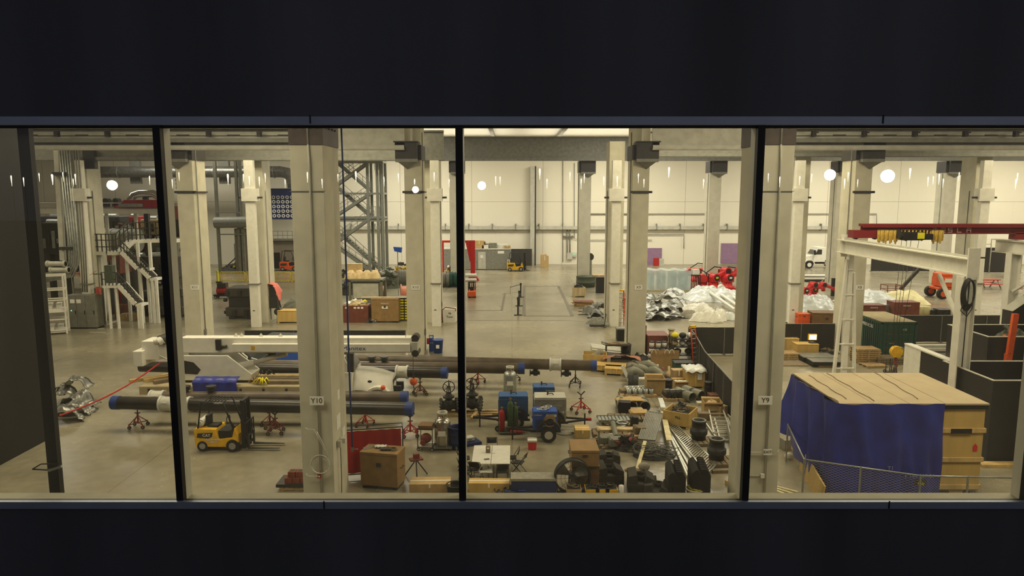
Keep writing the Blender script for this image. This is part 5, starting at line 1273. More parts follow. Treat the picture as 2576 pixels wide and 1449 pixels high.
def die(label, loc, rz, w, d, h, dish):
    t = T('die_block', label, 'die block', loc, rz, 'dusty die castings')
    MB().b2(-w / 2, w / 2, -d / 2, d / 2, 0, h * .55).prism([(-w / 2, h * .55), (-w / 8, h * .55), (-w / 6, h), (-w / 2, h * .9)], -d / 2, d / 2).prism([(w / 8, h * .55), (w / 2, h * .55), (w / 2, h * .75), (w / 5, h * .95)], -d / 2.2, d / 3).build('casting', 'dusty_black', t, bev=.02)
    MB().lathe([(dish, 0), (dish + .06, 0), (dish + .06, h * .25), (dish, h * .25), (dish, 0)], (0, d * .1, h * .55), 20).build('boss', 'black_matte', t)
    for x in (-w * .3, w * .32): MB().b2(x - .12, x + .12, -d / 2 - .08, -d / 2, h * .1, h * .4).build('lug', 'dark_cast', t)
    return t
die('dusty die casting right of the tall brown chest', at(1537, 1226, .6), .05, 1.0, .9, .7, .2); die('dusty die casting with a round boss below the wire heap', at(1618, 1250, .6), -.1, .95, .9, .75, .18); die('long dusty die casting at the window foot beside the ridged slab', at(1662, 1258, .55), -.35, .85, 1.0, .5, .12)
die('low black casting beyond the die by the brown chest', at(1535, 1172, .4), .0, .85, .6, .45, .12)
simple('tube_post', 'short white tube standing at the window foot', 'tube', MB().lathe([(0, 0), (.09, 0), (.09, .55), (0, .57)], n=14), 'white_plastic', at(1562, 1258, .0))
simple('dark_rag', 'small brown rag heap on the floor above the dies', 'rag', MB().ball((0, 0, .03), .3, 12, 0, (1.3, .6, .25)), 'old_wood', at(1595, 1184))
simple('stone_block', 'grey rounded block lying at the foot of the yellow plank', 'block', MB().ball((0, 0, .14), .24, 10, 0, (1, .8, .7)), 'grey_cloth', at(1620, 1182))
simple('wood_block', 'small pale wood block alone on the floor near the window bar', 'block', MB().b2(-.12, .12, -.25, .25, 0, .15), 'pine', at(1840, 1222), .3)
simple('red_wedge', 'small pink-red wedge beside the tall brown chest', 'wedge', MB().prism([(-.1, 0), (.1, 0), (-.05, .35)], -.15, .15), 'pink_cloth', at(1507, 1182))
simple('metal_post', 'thin grey post standing right behind the brown chests', 'post', MB().b2(-.03, .03, -.03, .03, 0, 1.0).b2(-.1, .1, -.1, .1, 0, .02), 'grey_steel', at(1506, 1140))
# timber debris at x 1580-1700 y 1040-1060, scattered small items
for k in range(10):
    simple('timber', 'short timber lying among the pallets left of the slatted panel', 'timber', MB().box((0, 0, .05), (R.uniform(.5, 1.1), .12, .09)), 'old_wood' if k % 2 else 'pallet_wood', at(R.uniform(1515, 1600), R.uniform(1050, 1160), 0), R.uniform(0, 3), 'short timbers')
# -- screened fences
def fence(label, pts, h, name='screen_fence', screen=True, m='mesh_black', group=None, every=3.0, cat='fence'):
    t = T(name, label, cat, (pts[0][0], pts[0][1], 0), 0, group); o0 = Vector((pts[0][0], pts[0][1], 0))
    for i in range(len(pts) - 1):
        a, b = Vector((*pts[i][:2], 0)) - o0, Vector((*pts[i + 1][:2], 0)) - o0; L = (b - a).length; n = max(1, round(L / every))
        ha = pts[i][2] if len(pts[i]) > 2 else h; hb = pts[i + 1][2] if len(pts[i + 1]) > 2 else h
        P = [[tuple(a.lerp(b, k / (n * 6)) + Vector((.04 * math.sin(k * 1.3), .04 * math.sin(k * 1.7), .04 + (ha + (hb - ha) * k / (n * 6) - .06) * j / 4))) for k in range(n * 6 + 1)] for j in range(5)]
        MB().sheet(P).build('mesh_screen', m, t)
        MB().tube([a + Vector((0, 0, ha)), b + Vector((0, 0, hb))], .035).build('top_rail', 'grey_steel', t)
        for k in range(n + 1):
            p = a.lerp(b, k / n); MB().cyl(p, p + Vector((0, 0, ha + (hb - ha) * k / n + .03)), .035, n=8).b2(p.x - .06, p.x + .06, p.y - .3, p.y + .3, 0, .04).build('post', 'grey_steel', t)
    return t
mat('mesh_black', (50, 47, 44), .85, 0, .2, 3.)
def mesh_mat(key, col, cell, a0, th=.08):
    m = bpy.data.materials.new(key); m.use_nodes = True; n = m.node_tree.nodes; l = m.node_tree.links; b = n['Principled BSDF']
    b.inputs['Base Color'].default_value = srgb(col) + (1,); b.inputs['Roughness'].default_value = .5
    tc = n.new('ShaderNodeTexCoord'); ws = []
    for rot in (PI / 4, -PI / 4):
        sx = n.new('ShaderNodeSeparateXYZ'); l.new(tc.outputs['Object'], sx.inputs[0])
        ad = n.new('ShaderNodeMath'); ad.operation = 'ADD'; l.new(sx.outputs['X'], ad.inputs[0]); l.new(sx.outputs['Y'], ad.inputs[1])
        s2 = n.new('ShaderNodeMath'); s2.operation = 'ADD' if rot > 0 else 'SUBTRACT'; l.new(ad.outputs[0], s2.inputs[0]); l.new(sx.outputs['Z'], s2.inputs[1])
        dv = n.new('ShaderNodeMath'); dv.operation = 'DIVIDE'; dv.inputs[1].default_value = cell; l.new(s2.outputs[0], dv.inputs[0])
        fr = n.new('ShaderNodeMath'); fr.operation = 'FRACT'; l.new(dv.outputs[0], fr.inputs[0])
        lt = n.new('ShaderNodeMath'); lt.operation = 'LESS_THAN'; lt.inputs[1].default_value = th; l.new(fr.outputs[0], lt.inputs[0]); ws.append(lt)
    mx = n.new('ShaderNodeMath'); mx.operation = 'MAXIMUM'; l.new(ws[0].outputs[0], mx.inputs[0]); l.new(ws[1].outputs[0], mx.inputs[1]); l.new(mx.outputs[0], b.inputs['Alpha'])
    MATS[key] = m
mesh_mat('chain_link', (190, 186, 172), .09, 0)
fb = G(1732, 893); fc = G(1866, 886)
fence('black screened fence across the floor behind the left of the window bar', [(fb.x, fb.y + .2), (fc.x + 1.0, fb.y + .2)], 1.85)
fn = G(1866, 1106); fm_ = G(1770, 962)
fence('black screened fence running toward the window beside the clutter', [(fb.x, fb.y), (G(1748, 915).x, G(1748, 915).y), (fm_.x, fm_.y), (fn.x + .2, fn.y - .2)], 1.85, every=2.6)
# ======================= RIGHT BAY ========================================
# big crate with blue tarp
ya = 25.1; zt_c = 3.42
xl, xr = V(2113, 1012, ya).x, V(2490, 1015, ya).x; yb = G(2330, 938, zt_c).y
t = T('wooden_crate', 'huge plywood crate half covered by a blue tarp in the fenced corner', 'crate', ((xl + xr) / 2, (ya + yb) / 2, 0))
W_, D_ = (xr - xl) / 2, (yb - ya) / 2
MB().b2(-W_ + .08, W_ - .08, -D_ + .08, D_ - .08, .12, zt_c - .14).build('crate_body', 'crate_yellow', t)
MB().b2(-W_, W_, -D_, D_, zt_c - .06, zt_c).build('lid', 'lid_ply', t)
MB().b2(-W_ + .02, W_ - .02, -D_ + .02, D_ - .02, zt_c - .22, zt_c - .06).build('lid_skirt', 'black', t)
for z in (.18, 1.22, 2.32): MB().b2(-W_ + .02, W_ - .02, -D_ + .02, -D_ + .08, z, z + .16).build('batten', 'pine', t)
for z in (.18, 1.22, 2.32): MB().b2(W_ - .08, W_ - .02, -D_ + .08, D_ - .08, z, z + .16).build('batten', 'pine', t)
for x in (-W_ + .5, 0, W_ - .9): MB().b2(x - .25, x + .25, -D_ + .08, D_ - .08, 0, .12).build('skid', 'pine', t)
MB().b2(W_ - 1.3, W_ - .55, -D_ + .0, -D_ + .02, 2.3, 2.48).build('lift_plate', 'black', t)
a_ = MB().prism([(W_ - .42, 1.62), (W_ - .26, 1.62), (W_ - .26, 1.8), (W_ - .34, 1.9), (W_ - .42, 1.8)], -D_ + .06, -D_ + .075).build('red_label', 'bright_red', t)
for k in range(3): MB().b2(-W_ + 1.2 + k * 1.3, -W_ + 1.21 + k * 1.3, -D_, D_, zt_c, zt_c + .006).build('lid_seam', 'old_wood', t)
tm = []
# tarp: hangs over the front and left side
def tarp_fold(s, z): return .16 * abs(math.sin(s * 2.3 + z * .9)) ** 3 + .15 * math.sin(s * 5.1 + .6 * z) * (1 - z / zt_c * .8) + .1 * math.sin(s * 11 + z) * (1 - z / zt_c)
P = []
fr_w = V(2375, 1012, ya).x - xl
for j in range(15):
    v = j / 14; z = zt_c + .02 - v * (zt_c - .05); row = []
    for i in range(25):                                     # left side from back to front corner
        u = i / 24; zz = max(z, .05) if u > .62 else zt_c + .02 - v * (zt_c - 1.0 - .0) * (1 if u < .3 else 1 + (u - .3) / .32 * .42)
        bulge = .12 + .35 * v * (1 - u * .5)
        row.append((-W_ - bulge - tarp_fold(u * 4, zz), D_ - .25 - u * (2 * D_ - .25), max(.04, zz)))
    for i in range(1, 31):
        u = i / 30; bulge = .1 + .22 * v * (1 - u * .6)
        row.append((-W_ + u * fr_w - .02 - (.25 * v if u < .1 else 0), -D_ - bulge - tarp_fold(u * 4 + 3, z) * .8, z))
    P.append(row)
top = [(x + (.35 if i < 25 else 0), y + (.0 if i < 25 else .25), zt_c + .02) for i, (x, y, z) in enumerate(P[0])]
o = MB().sheet(P, sm=True).build('tarp', 'tarp_blue', None, t.location); tag(o, 'blue tarp hanging over the front and left side of the huge plywood crate', 'tarp')
pl = MB().b2(0, .42, -.01, 0, 0, .24).build('tarp_tag', 'ink', o, (V(2275, 1212, ya).x - t.location.x, -D_ - .62, V(2275, 1215, ya - .4).z))
text('Poly', .14, 'lettering', 'rope_yellow', o, (V(2288, 1212, ya).x - t.location.x + .05, -D_ - .64, V(2275, 1210, ya - .4).z))
text('T1', .2, 'lettering', mat('blue_mark', (150, 150, 170), .6, 0, 0), o, (V(2219, 1171, ya).x - t.location.x, -D_ - .58, V(2219, 1171, ya - .3).z)); text('F 144 007-01', .2, 'lettering', 'blue_mark', o, (V(2290, 1190, ya).x - t.location.x, -D_ - .6, V(2290, 1190, ya - .3).z))
for k, (a, b) in enumerate((((2035, 945), (2130, 1005)), ((2080, 940), (2200, 1010)), ((2200, 938), (2310, 1005)), ((2010, 960), (2110, 1012)))):
    a, b = G(*a, zt_c), G(*b, zt_c)
    tag(MB().tube([a + (b - a) * (i / 8) + Vector((.04 * math.sin(i * 2), 0, .02)) for i in range(9)], .012, 5).build('strap', 'old_wood'), ('thin rope lying across the crate lid, leftmost but one', 'thin rope lying diagonally over the crate lid', 'thin rope on the right half of the crate lid', 'thin rope along the left edge of the crate lid')[k], 'rope')
# panel leaning at the left of the crate
a, b = G(2022, 1150, .9), G(2074, 1243, .35)
t = T('plywood_sheet', 'tan plywood strip standing at the foot of the blue tarp', 'plywood sheet', (0, 0, 0))
a, b = G(2010, 1178), G(2062, 1275)
MB().add([(a.x, a.y, 0), (b.x, b.y, 0), (b.x + .12, b.y, .75), (a.x + .12, a.y, .75), (a.x + .06, a.y, 0), (b.x + .06, b.y, 0), (b.x + .18, b.y, .75), (a.x + .18, a.y, .75)], [(0, 1, 2, 3), (7, 6, 5, 4), (3, 2, 6, 7), (1, 5, 6, 2), (0, 3, 7, 4), (0, 4, 5, 1)]).build('sheet', 'crate_yellow', t)
# low chain link fence
t = T('chain_link_fence', 'low chain-link fence around the tarp covered crate', 'fence', (0, 0, 0))
pts = [G(1982, 1068, 1.57), G(2023, 1156, 1.57), G(2316, 1197, 1.57), G(2556, 1202, 1.57), ]
for i in range(3):
    a, b = Vector(pts[i]), Vector(pts[i + 1]); a0, b0 = Vector((a.x, a.y, .05)), Vector((b.x, b.y, .05))
    MB().tube([a, b], .03).build('top_rail', 'galvanised', t)
    MB().add([a0, b0, b, a], [(0, 1, 2, 3)]).build('wire_mesh', 'chain_link', t)
    n = 2 if i else 1
    for k in range(n + (i == 2)): p = a.lerp(b, k / n); MB().cyl((p.x, p.y, 0), (p.x, p.y, 1.6), .035, n=8).build('post', 'galvanised', t)
# pallets and bits left of the crate
g = G(1972, 1048); pallet('small pallet with silver cases between column Y9 and the blue tarp', (g.x, g.y + .3, 0), .3, .9, .9, 'old_wood')
for k in range(2): simple('metal_case', ('lower', 'upper')[k] + ' silver case on the small pallet left of the blue tarp', 'case', MB().b2(-.35, .35, -.3, .3, 0, .14).b2(-.36, .36, -.31, .31, .09, .1), 'galvanised', (g.x, g.y + .3, .138 + .142 * k), .3 + .1 * k)
g = G(1985, 1128); carton('small light box beside column Y9 at the fence corner', (g.x - .1, g.y, 0), .5, .5, .45, .2, 'grey_cloth')
simple('white_bag', 'white bag on the floor below the small light box by column Y9', 'bag', MB().ball((0, 0, .14), .2, 10, 0, (1, .8, .7)), 'white_plastic', at(1985, 1155))
for k in range(3):
    simple('wood_offcut', 'pale wood strip on the floor at the foot of column Y9', 'wood', MB().box((0, 0, .03), (.9, .09, .05)), 'pine_pale', at(1962 + 7 * k, 1240 - 4 * k), -.9 + .1 * k, 'pale wood strips by column Y9')
# ---- white gantry crane -------------------------------------------------
d1 = 42.7; d2 = 30.6; zg = 8.15
A = V(2121, 598, d1); B = V(2443, 662, d2); A.z = B.z = zg
def ibeam(mb, a, b, h, w, tf=.06, tw=.05):
    up = Vector((0, 0, 1))
    mb.bar(a + up * (-tf / 2), b + up * (-tf / 2), w, tf).bar(a + up * (-h + tf / 2), b + up * (-h + tf / 2), w, tf).bar(a + up * (-h / 2), b + up * (-h / 2), tw, h - 2 * tf)
    return mb
t = T('gantry_runway', 'white steel runway frame with ladder leg and diagonal brace behind the huge crate', 'crane frame', (A.x, A.y, 0)); o0 = Vector((A.x, A.y, 0))
a, b = A - o0, B - o0
dn = (b - a).normalized(); a2 = a - dn * .3; b2 = b + dn * .15
ibeam(MB(), a2, b2, .78, .5).build('runway_beam', 'white_paint', t)
MB().bar(a2 + Vector((0, 0, .05)), b2 + Vector((0, 0, .05)), .09, .1).build('crane_rail', 'light_steel', t)
MB().b2(a.x - .2, a.x + .2, a.y - .25, a.y - .2, zg - 1.0, zg + .3).build('end_stop', 'white_paint', t)
MB().b2(b.x - .25, b.x + .25, b.y - .2, b.y - .12, zg - .9, zg + .45).b2(b.x + .15, b.x + .55, b.y - .1, b.y, zg + .0, zg + .06, 1).build('end_stop', ['white_paint', 'dark_steel'], t)
# leg far: H post with two splayed stiffeners
cx, cyy = V(2137, 700, d1).x - o0.x, a.y
hh = zg - .78
MB().b2(cx - .14, cx + .14, -.14, .14, 0, hh).build('post', 'white_paint', t)
MB().bar((cx - .62, -.05, 0), (cx - .22, -.05, hh - .4), .14, .22).build('side_strut', 'white_paint', t)
MB().bar((cx + .62, -.05, 0), (cx + .22, -.05, hh - 1.2), .14, .22).build('side_strut', 'white_paint', t)
for k in range(5):
    z = .35 + k * 1.5; w_ = .62 - .4 * z / hh
    MB().bar((cx - w_, -.12, z), (cx + w_, -.12, z), .1, .07).build('rung_plate', 'white_paint', t)
# near leg
px = V(2424, 800, d2).x - o0.x; py = d2 - o0.y
MB().b2(px - .3, px - .26, py - .25, py + .25, 0, zg - .78).b2(px + .26, px + .3, py - .25, py + .25, 0, zg - .78).b2(px - .26, px + .26, py - .04, py + .04, 0, zg - .78).build('post', 'white_paint', t)
q_ = Vector(V(2362, 690, 33.4)) - o0; r_ = Vector(V(2414, 812, d2 + .3)) - o0
MB().bar(q_, r_, .14).build('brace', 'white_paint', t)
MB().tube([(px + .05, py - .07, 0), (px + .08, py - .07, zg - 1.0)], .02).build('cable_run', 'black', t)
c = V(2437, 735, d2 - .35)
t = T('cable_coil', 'black cable coil hung on the near post of the white gantry', 'cable', c)
m = MB()
for k in range(7): m.tube([((.2 + .012 * k) * math.cos(a_), .03 * k - .1, (.52 + .03 * k) * math.sin(a_) - .02 * k) for a_ in [PI * 2 * i / 26 for i in range(26)]], .025, 5, 0, True)
m.tube([(-.2, 0, -.5), (-.28, 0, -.8), (0, 0, -1.05), (.2, 0, -.7), (.2, 0, -.2)], .02)
m.build('loop', 'black', t)
# red bridge girder with hoist
dg = 41.8
zb1 = zg + .12
t = T('bridge_girder', 'dark red crane bridge girder with white lettering above the white gantry', 'crane girder', (V(2165, 575, dg).x, dg, zb1))
zt1 = V(2300, 563, dg).z - zb1; zmid = V(2300, 588, dg).z - zb1; L = 22
mat('girder_red', (132, 36, 40), .5, .1, .15, 3.)
MB().b2(0, L, -.3, .3, zmid, zmid + .06).b2(0, L, -.04, .04, zmid + .06, zt1 - .12).b2(0, L, -.28, .28, zt1 - .14, zt1).b2(0, L, -.3, -.24, zt1 - .2, zt1 - .1).build('beam', 'girder_red', t)
e0 = V(2139, 600, dg).x - t.location.x
MB().b2(e0, e0 + 1.5, -.35, .35, .04, .48).b2(e0 + 1.5, e0 + 1.85, -.3, .3, .0, .45).build('end_truck', 'girder_red', t)
for x in (e0 + .3, e0 + 1.4): MB().cyl((x, -.1, .06), (x, .1, .06), .12, n=12).build('wheel', 'dark_steel', t)
MB().b2(e0 + .9, 1.0, -.28, .28, .4, zmid + .05).build('saddle', 'girder_red', t)
zz = V(2400, 579, dg).z - zb1
for ch, px_ in (('E', 2372), ('S', 2389), ('L', 2412), ('A', 2436), ('T', 2352)):
    x = V(px_, 579, dg).x - t.location.x; s = .13; m = MB()
    if ch == 'E': [m.b2(x - s, x + s, -.06, -.045, zz + d_ - .02, zz + d_ + .02) for d_ in (-.11, 0, .11)]
    elif ch == 'S': m.b2(x - s, x + s, -.06, -.045, zz - .13, zz - .09).b2(x - s, x + s, -.06, -.045, zz - .02, zz + .02).b2(x - s, x + s, -.06, -.045, zz + .09, zz + .13).b2(x - s, x - s + .04, -.06, -.045, zz + .02, zz + .09).b2(x + s - .04, x + s, -.06, -.045, zz - .09, zz - .02)
    elif ch == 'L': m.b2(x - s, x - s + .04, -.06, -.045, zz - .13, zz + .13).b2(x - s + .04, x + s, -.06, -.045, zz - .13, zz - .09)
    elif ch == 'A': m.b2(x - s, x + s, -.06, -.045, zz + .09, zz + .13).b2(x - s, x - s + .04, -.06, -.045, zz - .13, zz + .05).b2(x + s - .04, x + s, -.06, -.045, zz - .13, zz + .05).b2(x - s + .04, x + s - .04, -.06, -.045, zz - .02, zz + .02)
    else: m.b2(x - s, x + s, -.06, -.045, zz + .09, zz + .13).b2(x - .02, x + .02, -.06, -.045, zz - .13, zz + .07)
    m.build('lettering', 'ink_white', t)
# yellow festoon cables
for (pa, pb, n, lab) in ((2198, 2252, 15, 'bunched yellow festoon cable left of the hoist'), (2333, 2362, 8, 'bunched yellow festoon cable right of the hoist'), (2256, 2330, 8, 'wide yellow festoon loops hanging over the hoist')):
    xa_, xb_ = V(pa, 580, dg).x, V(pb, 580, dg).x; zt0 = V(2200, 578, dg).z; zl = V(2200, 611 if n > 6 and pa != 2256 else 604, dg).z
    f = T('festoon_cable', lab, 'cable', (xa_, dg - .5, 0)); w_ = (xb_ - xa_) / n
    for k in range(n):
        MB().tube([(k * w_ + w_ * (.5 - .42 * math.cos(PI * j / 10)) if 0 else k * w_ + w_ * j / 10, .05 * math.sin(k * 2.1), zt0 - (zt0 - zl) * (1 - (2 * j / 10 - 1) ** 4) * (.85 + .15 * math.sin(k * 1.7))) for j in range(11)], .035, 5).build('cable_loop', 'yellow_dull' if 'yellow_dull' in MATS else mat('yellow_dull', (206, 170, 70), .6, 0, .2, 8.), f)
    MB().tube([(0, 0, zt0 + .02), (xb_ - xa_, 0, zt0 + .02)], .03).build('track', 'dark_steel', f)
hx = V(2290, 590, dg).x
t = T('chain_hoist', 'black hoist trolley with a yellow label under the red girder', 'hoist', (hx, dg - .5, V(2290, 592, dg).z))
MB().b2(-.8, .2, -.25, .2, -.25, .2).cyl((-.9, 0, 0), (.5, 0, 0), .24, n=16).b2(.3, .95, -.2, .2, -.22, .12).build('hoist_body', 'black', t, bev=.03)
MB().b2(.0, .4, -.27, -.25, -.15, .2).build('label_plate', 'bright_yellow', t)
MB().b2(-1.1, -.9, -.2, .2, -.1, .35).build('control_box', 'dark_steel', t)
zh = V(2259, 880, dg).z
for dx in (-.75, -.45, -.2, .25): MB().tube([(dx, 0, -.2), (dx * .45 - .55, 0, zh - t.location.z + .3)], .014, 4).build('hoist_rope', 'dark_steel', t)
t = T('hanging_hook_block', 'yellow round hook block hanging on ropes beside the green container', 'hook block', (hx - .6, dg - .5, zh))
MB().cyl((0, -.14, 0), (0, .14, 0), .34, n=20).b2(-.2, .2, -.16, .16, -.3, .3).build('block_body', 'yellow', t); MB().cyl((.28, -.12, -.02), (.28, .12, -.02), .3, n=18).build('sheave', 'grey_green', t)
MB().cyl((0, 0, -.36), (0, 0, -.75), .08, n=10).tube([(0, 0, -.7), (.12, 0, -.85), (.05, 0, -1.0), (-.1, 0, -.95)], .05).build('hook', 'red_rust', t)
for k, dx in enumerate((-.18, 0, .18)): MB().tube([(dx * .4, 0, -.9), (dx, 0, -1.6)], .035, 5).build('chain_leg', 'dark_steel', t)
t = T('hand_truck', 'small dark trolley frame on the floor left of the white bin panel', 'trolley', (G(2240, 938).x, G(2240, 938).y, 0))
MB().tube([(-.3, 0, .06), (-.3, 0, .85), (-.05, 0, .9), (-.05, 0, .06)], .025).tube([(.05, 0, .06), (.05, 0, .9), (.25, 0, .85), (.25, 0, .06)], .025).b2(-.3, .3, -.2, .2, .06, .1).build('frame', 'dark_steel', t)
for x in (-.3, .3): wheel(t, x, .1, .1, .1, .05, 'wheel')
# third frame at right edge
dr = 41.8
t = T('gantry_runway', 'white steel runway post with diagonal brace behind the tall black bins', 'crane frame', (V(2545, 700, dr).x, dr, 0))
MB().b2(-.3, -.26, -.25, .25, 0, zg - .7).b2(.26, .3, -.25, .25, 0, zg - .7).b2(-.26, .26, -.04, .04, 0, zg - .7).build('post', 'white_paint', t)
ibeam(MB(), Vector((-.1, 1.5, zg)), Vector((.9, -9, zg)), .78, .5).build('runway_beam', 'white_paint', t)
MB().bar((0, -.2, 5.2), (.35, -3.4, zg - .78), .14).build('brace', 'white_paint', t)
MB().b2(-.2, 1.3, -.3, .3, zg + .05, zg + .5).build('end_truck', 'girder_red', t)
# ---- black open bins ------------------------------------------------------
mat('bin_black', (44, 42, 42), .45, .2, .25, 2.)
def open_bin(label, x0, x1, y0, y1, z0, z1, m='bin_black', th=.12, name='open_bin', inner=None):
    t = T(name, label, 'bin', (x0, y0, 0))
    W2, D2 = x1 - x0, y1 - y0
    MB().b2(0, W2, 0, D2, z0, z0 + .1).build('bottom', m, t)
    MB().b2(0, W2, 0, th, z0 + .1, z1).build('front_panel', m, t); MB().b2(0, W2, D2 - th, D2, z0 + .1, z1).build('rear_panel', inner or m, t)
    MB().b2(0, th, th, D2 - th, z0 + .1, z1).build('side_panel', m, t); MB().b2(W2 - th, W2, th, D2 - th, z0 + .1, z1).build('side_panel', m, t)
    e = .02
    MB().b2(-e, W2 + e, -e, th, z1, z1 + .03).b2(-e, W2 + e, D2 - th, D2 + e, z1, z1 + .03).b2(-e, th, th, D2 - th, z1, z1 + .03).b2(W2 - th, W2 + e, th, D2 - th, z1, z1 + .03).build('rim', 'light_steel', t)
    return t
xa_ = V(2315, 882, 38.3).x
lw = open_bin('long open-topped tray bin with a white corner panel behind the gantry post', xa_, xa_ + 8.5, 32.6, 39.8, 0, 2.4, 'bin_black', .25, inner='light_steel')
MB().b2(-.03, 0, 5.6, 7.2, 0, 2.42).build('white_panel', 'white_paint', lw); MB().b2(-.06, .35, 1.0, 7.2, 2.43, 2.5).build('white_rim', 'white_paint', lw)
for k in range(7): MB().b2(.3, 8.2, 7.2 - .32, 7.2 - .25, .3 + k * .3, .45 + k * .3).build('corrugation', 'white_paint', lw)
MB().b2(-.045, -.03, .4, 1.1, 1.6, 1.7).build('plate', 'grey_steel', lw)
xb_ = V(2480, 1165, 28.2).x
open_bin('tall black open bin nearest the window right of the huge crate', xb_, xb_ + 8, 28.2, 31.6, 0, 3.42, 'bin_black', .1)
xc_ = V(2482, 900, 33.4).x
bb = open_bin('black steel hopper standing inside the long tray bin', xc_, xc_ + 6, 33.4, 36.6, .11, 4.15, 'bin_black', .1)
t = T('hanging_lever', 'orange steel lever arm hooked upright on the black hopper', 'lever', V(2545, 850, 33.2))
MB().box((0, 0, 0), (.26, .16, 2.3), 0, 0, 0, .06).b2(-.22, .02, -.1, .1, -1.15, -.75).build('arm', 'orange', t)
for z in (-.95, -.75): MB().cyl((-.06, -.09, z), (-.06, -.085, z), .04, n=8).build('pin_hole', 'black', t)
heap('scrap_load', 'green and orange scrap showing over the rim of the black hopper', 'scrap', (V(2566, 835, 34.5).x, 35, 3.4), (1.2, .8), 14, ('green_olive', 'dark_steel', 'orange'), 21, .9, sz=(.2, .5))
simple('timber', 'long timber on the floor right of the huge crate foot', 'timber', MB().b2(-.6, 1.8, -.2, .2, 0, .12), 'pine', at(2500, 1172))
t = T('machine_cover', 'black slanted cover with grey top behind the hopper', 'cover', V(2562, 790, 38)); MB().prism([(-.6, -1), (1.5, -1), (1.5, 1.0), (.5, 1.0), (-.6, .2)], -.4, .4).build('cover', 'bin_black', t); MB().add([(-.62, -.42, .22), (.5, -.42, 1.03), (.5, .42, 1.03), (-.62, .42, .22)], [(0, 1, 2, 3)]).build('top_skin', 'light_steel', t)
MB().b2(.3, 1.5, -.3, .3, 1.03, 1.3).build('white_top', 'white_plastic', t)
MB().b2(-.5, 1.4, -.35, .35, -V(2562, 790, 38).z, -1).build('stand', 'bin_black', t)
for (px, py, lab) in ((2467, 860, 'low black round tub before the screened fence'), ):
    g = G(px, 912); simple('tub', lab, 'tub', MB().lathe([(0, 0), (.8, 0), (.85, .4), (.7, .42), (0, .42)]), 'black', (V(px, py, 41).x, 41, 0))
# green shipping container
g0, g1 = G(2213, 898), G(2296, 898)
w_ = 2.35; t = T('shipping_container', 'dark green shipping container with white lettering on its side', 'container', (g0.x, g0.y, 0), -.0)
Lc = 4.2
MB().b2(.06, w_ - .06, .08, Lc, .12, 2.25).build('container_body', 'green_dark', t)
m = MB()
for k in range(14): m.prism([(0, .2), (.06, .2), (.06, 2.2), (0, 2.2)], .2 + k * .28, .36 + k * .28)
m.build('corrugation', 'green_dark', t)
fr_ = MB()
for x in (0, w_ - .12): fr_.b2(x, x + .12, 0, .14, 0, 2.34).b2(x, x + .12, Lc - .1, Lc + .04, 0, 2.34)
fr_.b2(0, w_, 0, .14, 0, .16).b2(0, w_, 0, .14, 2.22, 2.36).b2(0, .1, .1, Lc, 0, .14).b2(0, .1, .1, Lc, 2.2, 2.34).build('corner_frame', 'green_dark', t)
MB().b2(.02, w_ - .02, .02, Lc, 2.34, 2.38).build('roof_skin', 'roof_tan' if 'roof_tan' in MATS else mat('roof_tan', (170, 156, 122), .8, 0, .2, 2.), t)
for k in (0, 1):
    x0 = .14 + k * 1.04
    d_ = MB().b2(x0, x0 + 1.02, .02, .07, .18, 2.2).build('door', 'green_dark', t)
    for x in (.3, .72): MB().cyl((x0 + x, .0, .2), (x0 + x, .0, 2.2), .025, n=8).build('lock_rod', 'green_olive', d_)
    for z in (.55, 1.0, 1.5): MB().b2(x0 + .08, x0 + .95, .0, .02, z, z + .07).build('rib', 'green_olive', d_)
    MB().b2(x0 + .4, x0 + .75, -.02, .0, .9, .96).build('handle', 'grey_steel', d_)
text('JMRB RCRE', .32, 'lettering', 'ink_white', t, (-.01, 1.9, 1.85), (PI / 2, 0, -PI / 2))
text('CO', .18, 'lettering', 'ink_white', t, (1.55, -.005, 1.85))
# pallets by container
pallet_stack(7, lambda i: 'pallet %s in the tall pallet stack left of the green container' % ('at the bottom', 'second from the bottom', 'third from the bottom', 'in the middle', 'third from the top', 'second from the top', 'on top')[i], at(2184, 915, .5), .0, 'pallet stack by the container', w=1.5, d=1.1)
pallet('pallet on the floor before the pallet stack', at(2200, 923, .2), .1, 1.4, 1.0); 
for k in range(3): pallet(('bottom', 'middle', 'top')[k] + ' of the dark pallets under the green container door', at(2240, 916, .4, k * .137), .02 * k, 1.9, 1.1, 'old_wood', 'dark pallets')
# work light, crates, flat panels
for k in range(3): pallet(('bottom', 'middle', 'top')[k] + ' pallet beside the tan crate with the work light', at(1982, 905, .5, k * .137), .03 * k, 1.5, 1.1, 'pallet_wood', 'pallets by the work light')
c = crate('tan crate carrying a lit work light', at(2032, 898, .5), 1.45, .9, .85, 0, 'crate_yellow', batten=3)
c2 = crate('second tan crate behind the pallets near column Y9', at(1985, 888, .9), 1.7, .8, .9, 0, 'pine', batten=3)
t = T('work_light', 'small yellow lit work light standing on a tan crate', 'work light', (V(2043, 866, c.location.y).x, c.location.y, .855))
MB().tube([(-.25, -.1, 0), (-.2, 0, .22), (.2, 0, .22), (.25, -.1, 0)], .025).b2(-.2, .25, -.2, .2, 0, .03).build('stand', 'dark_steel', t); MB().b2(-.28, .28, -.06, .1, .2, .6).build('housing', 'yellow', t); MB().b2(-.24, .24, -.075, -.06, .24, .56).build('lens', 'lamp_glow', t)
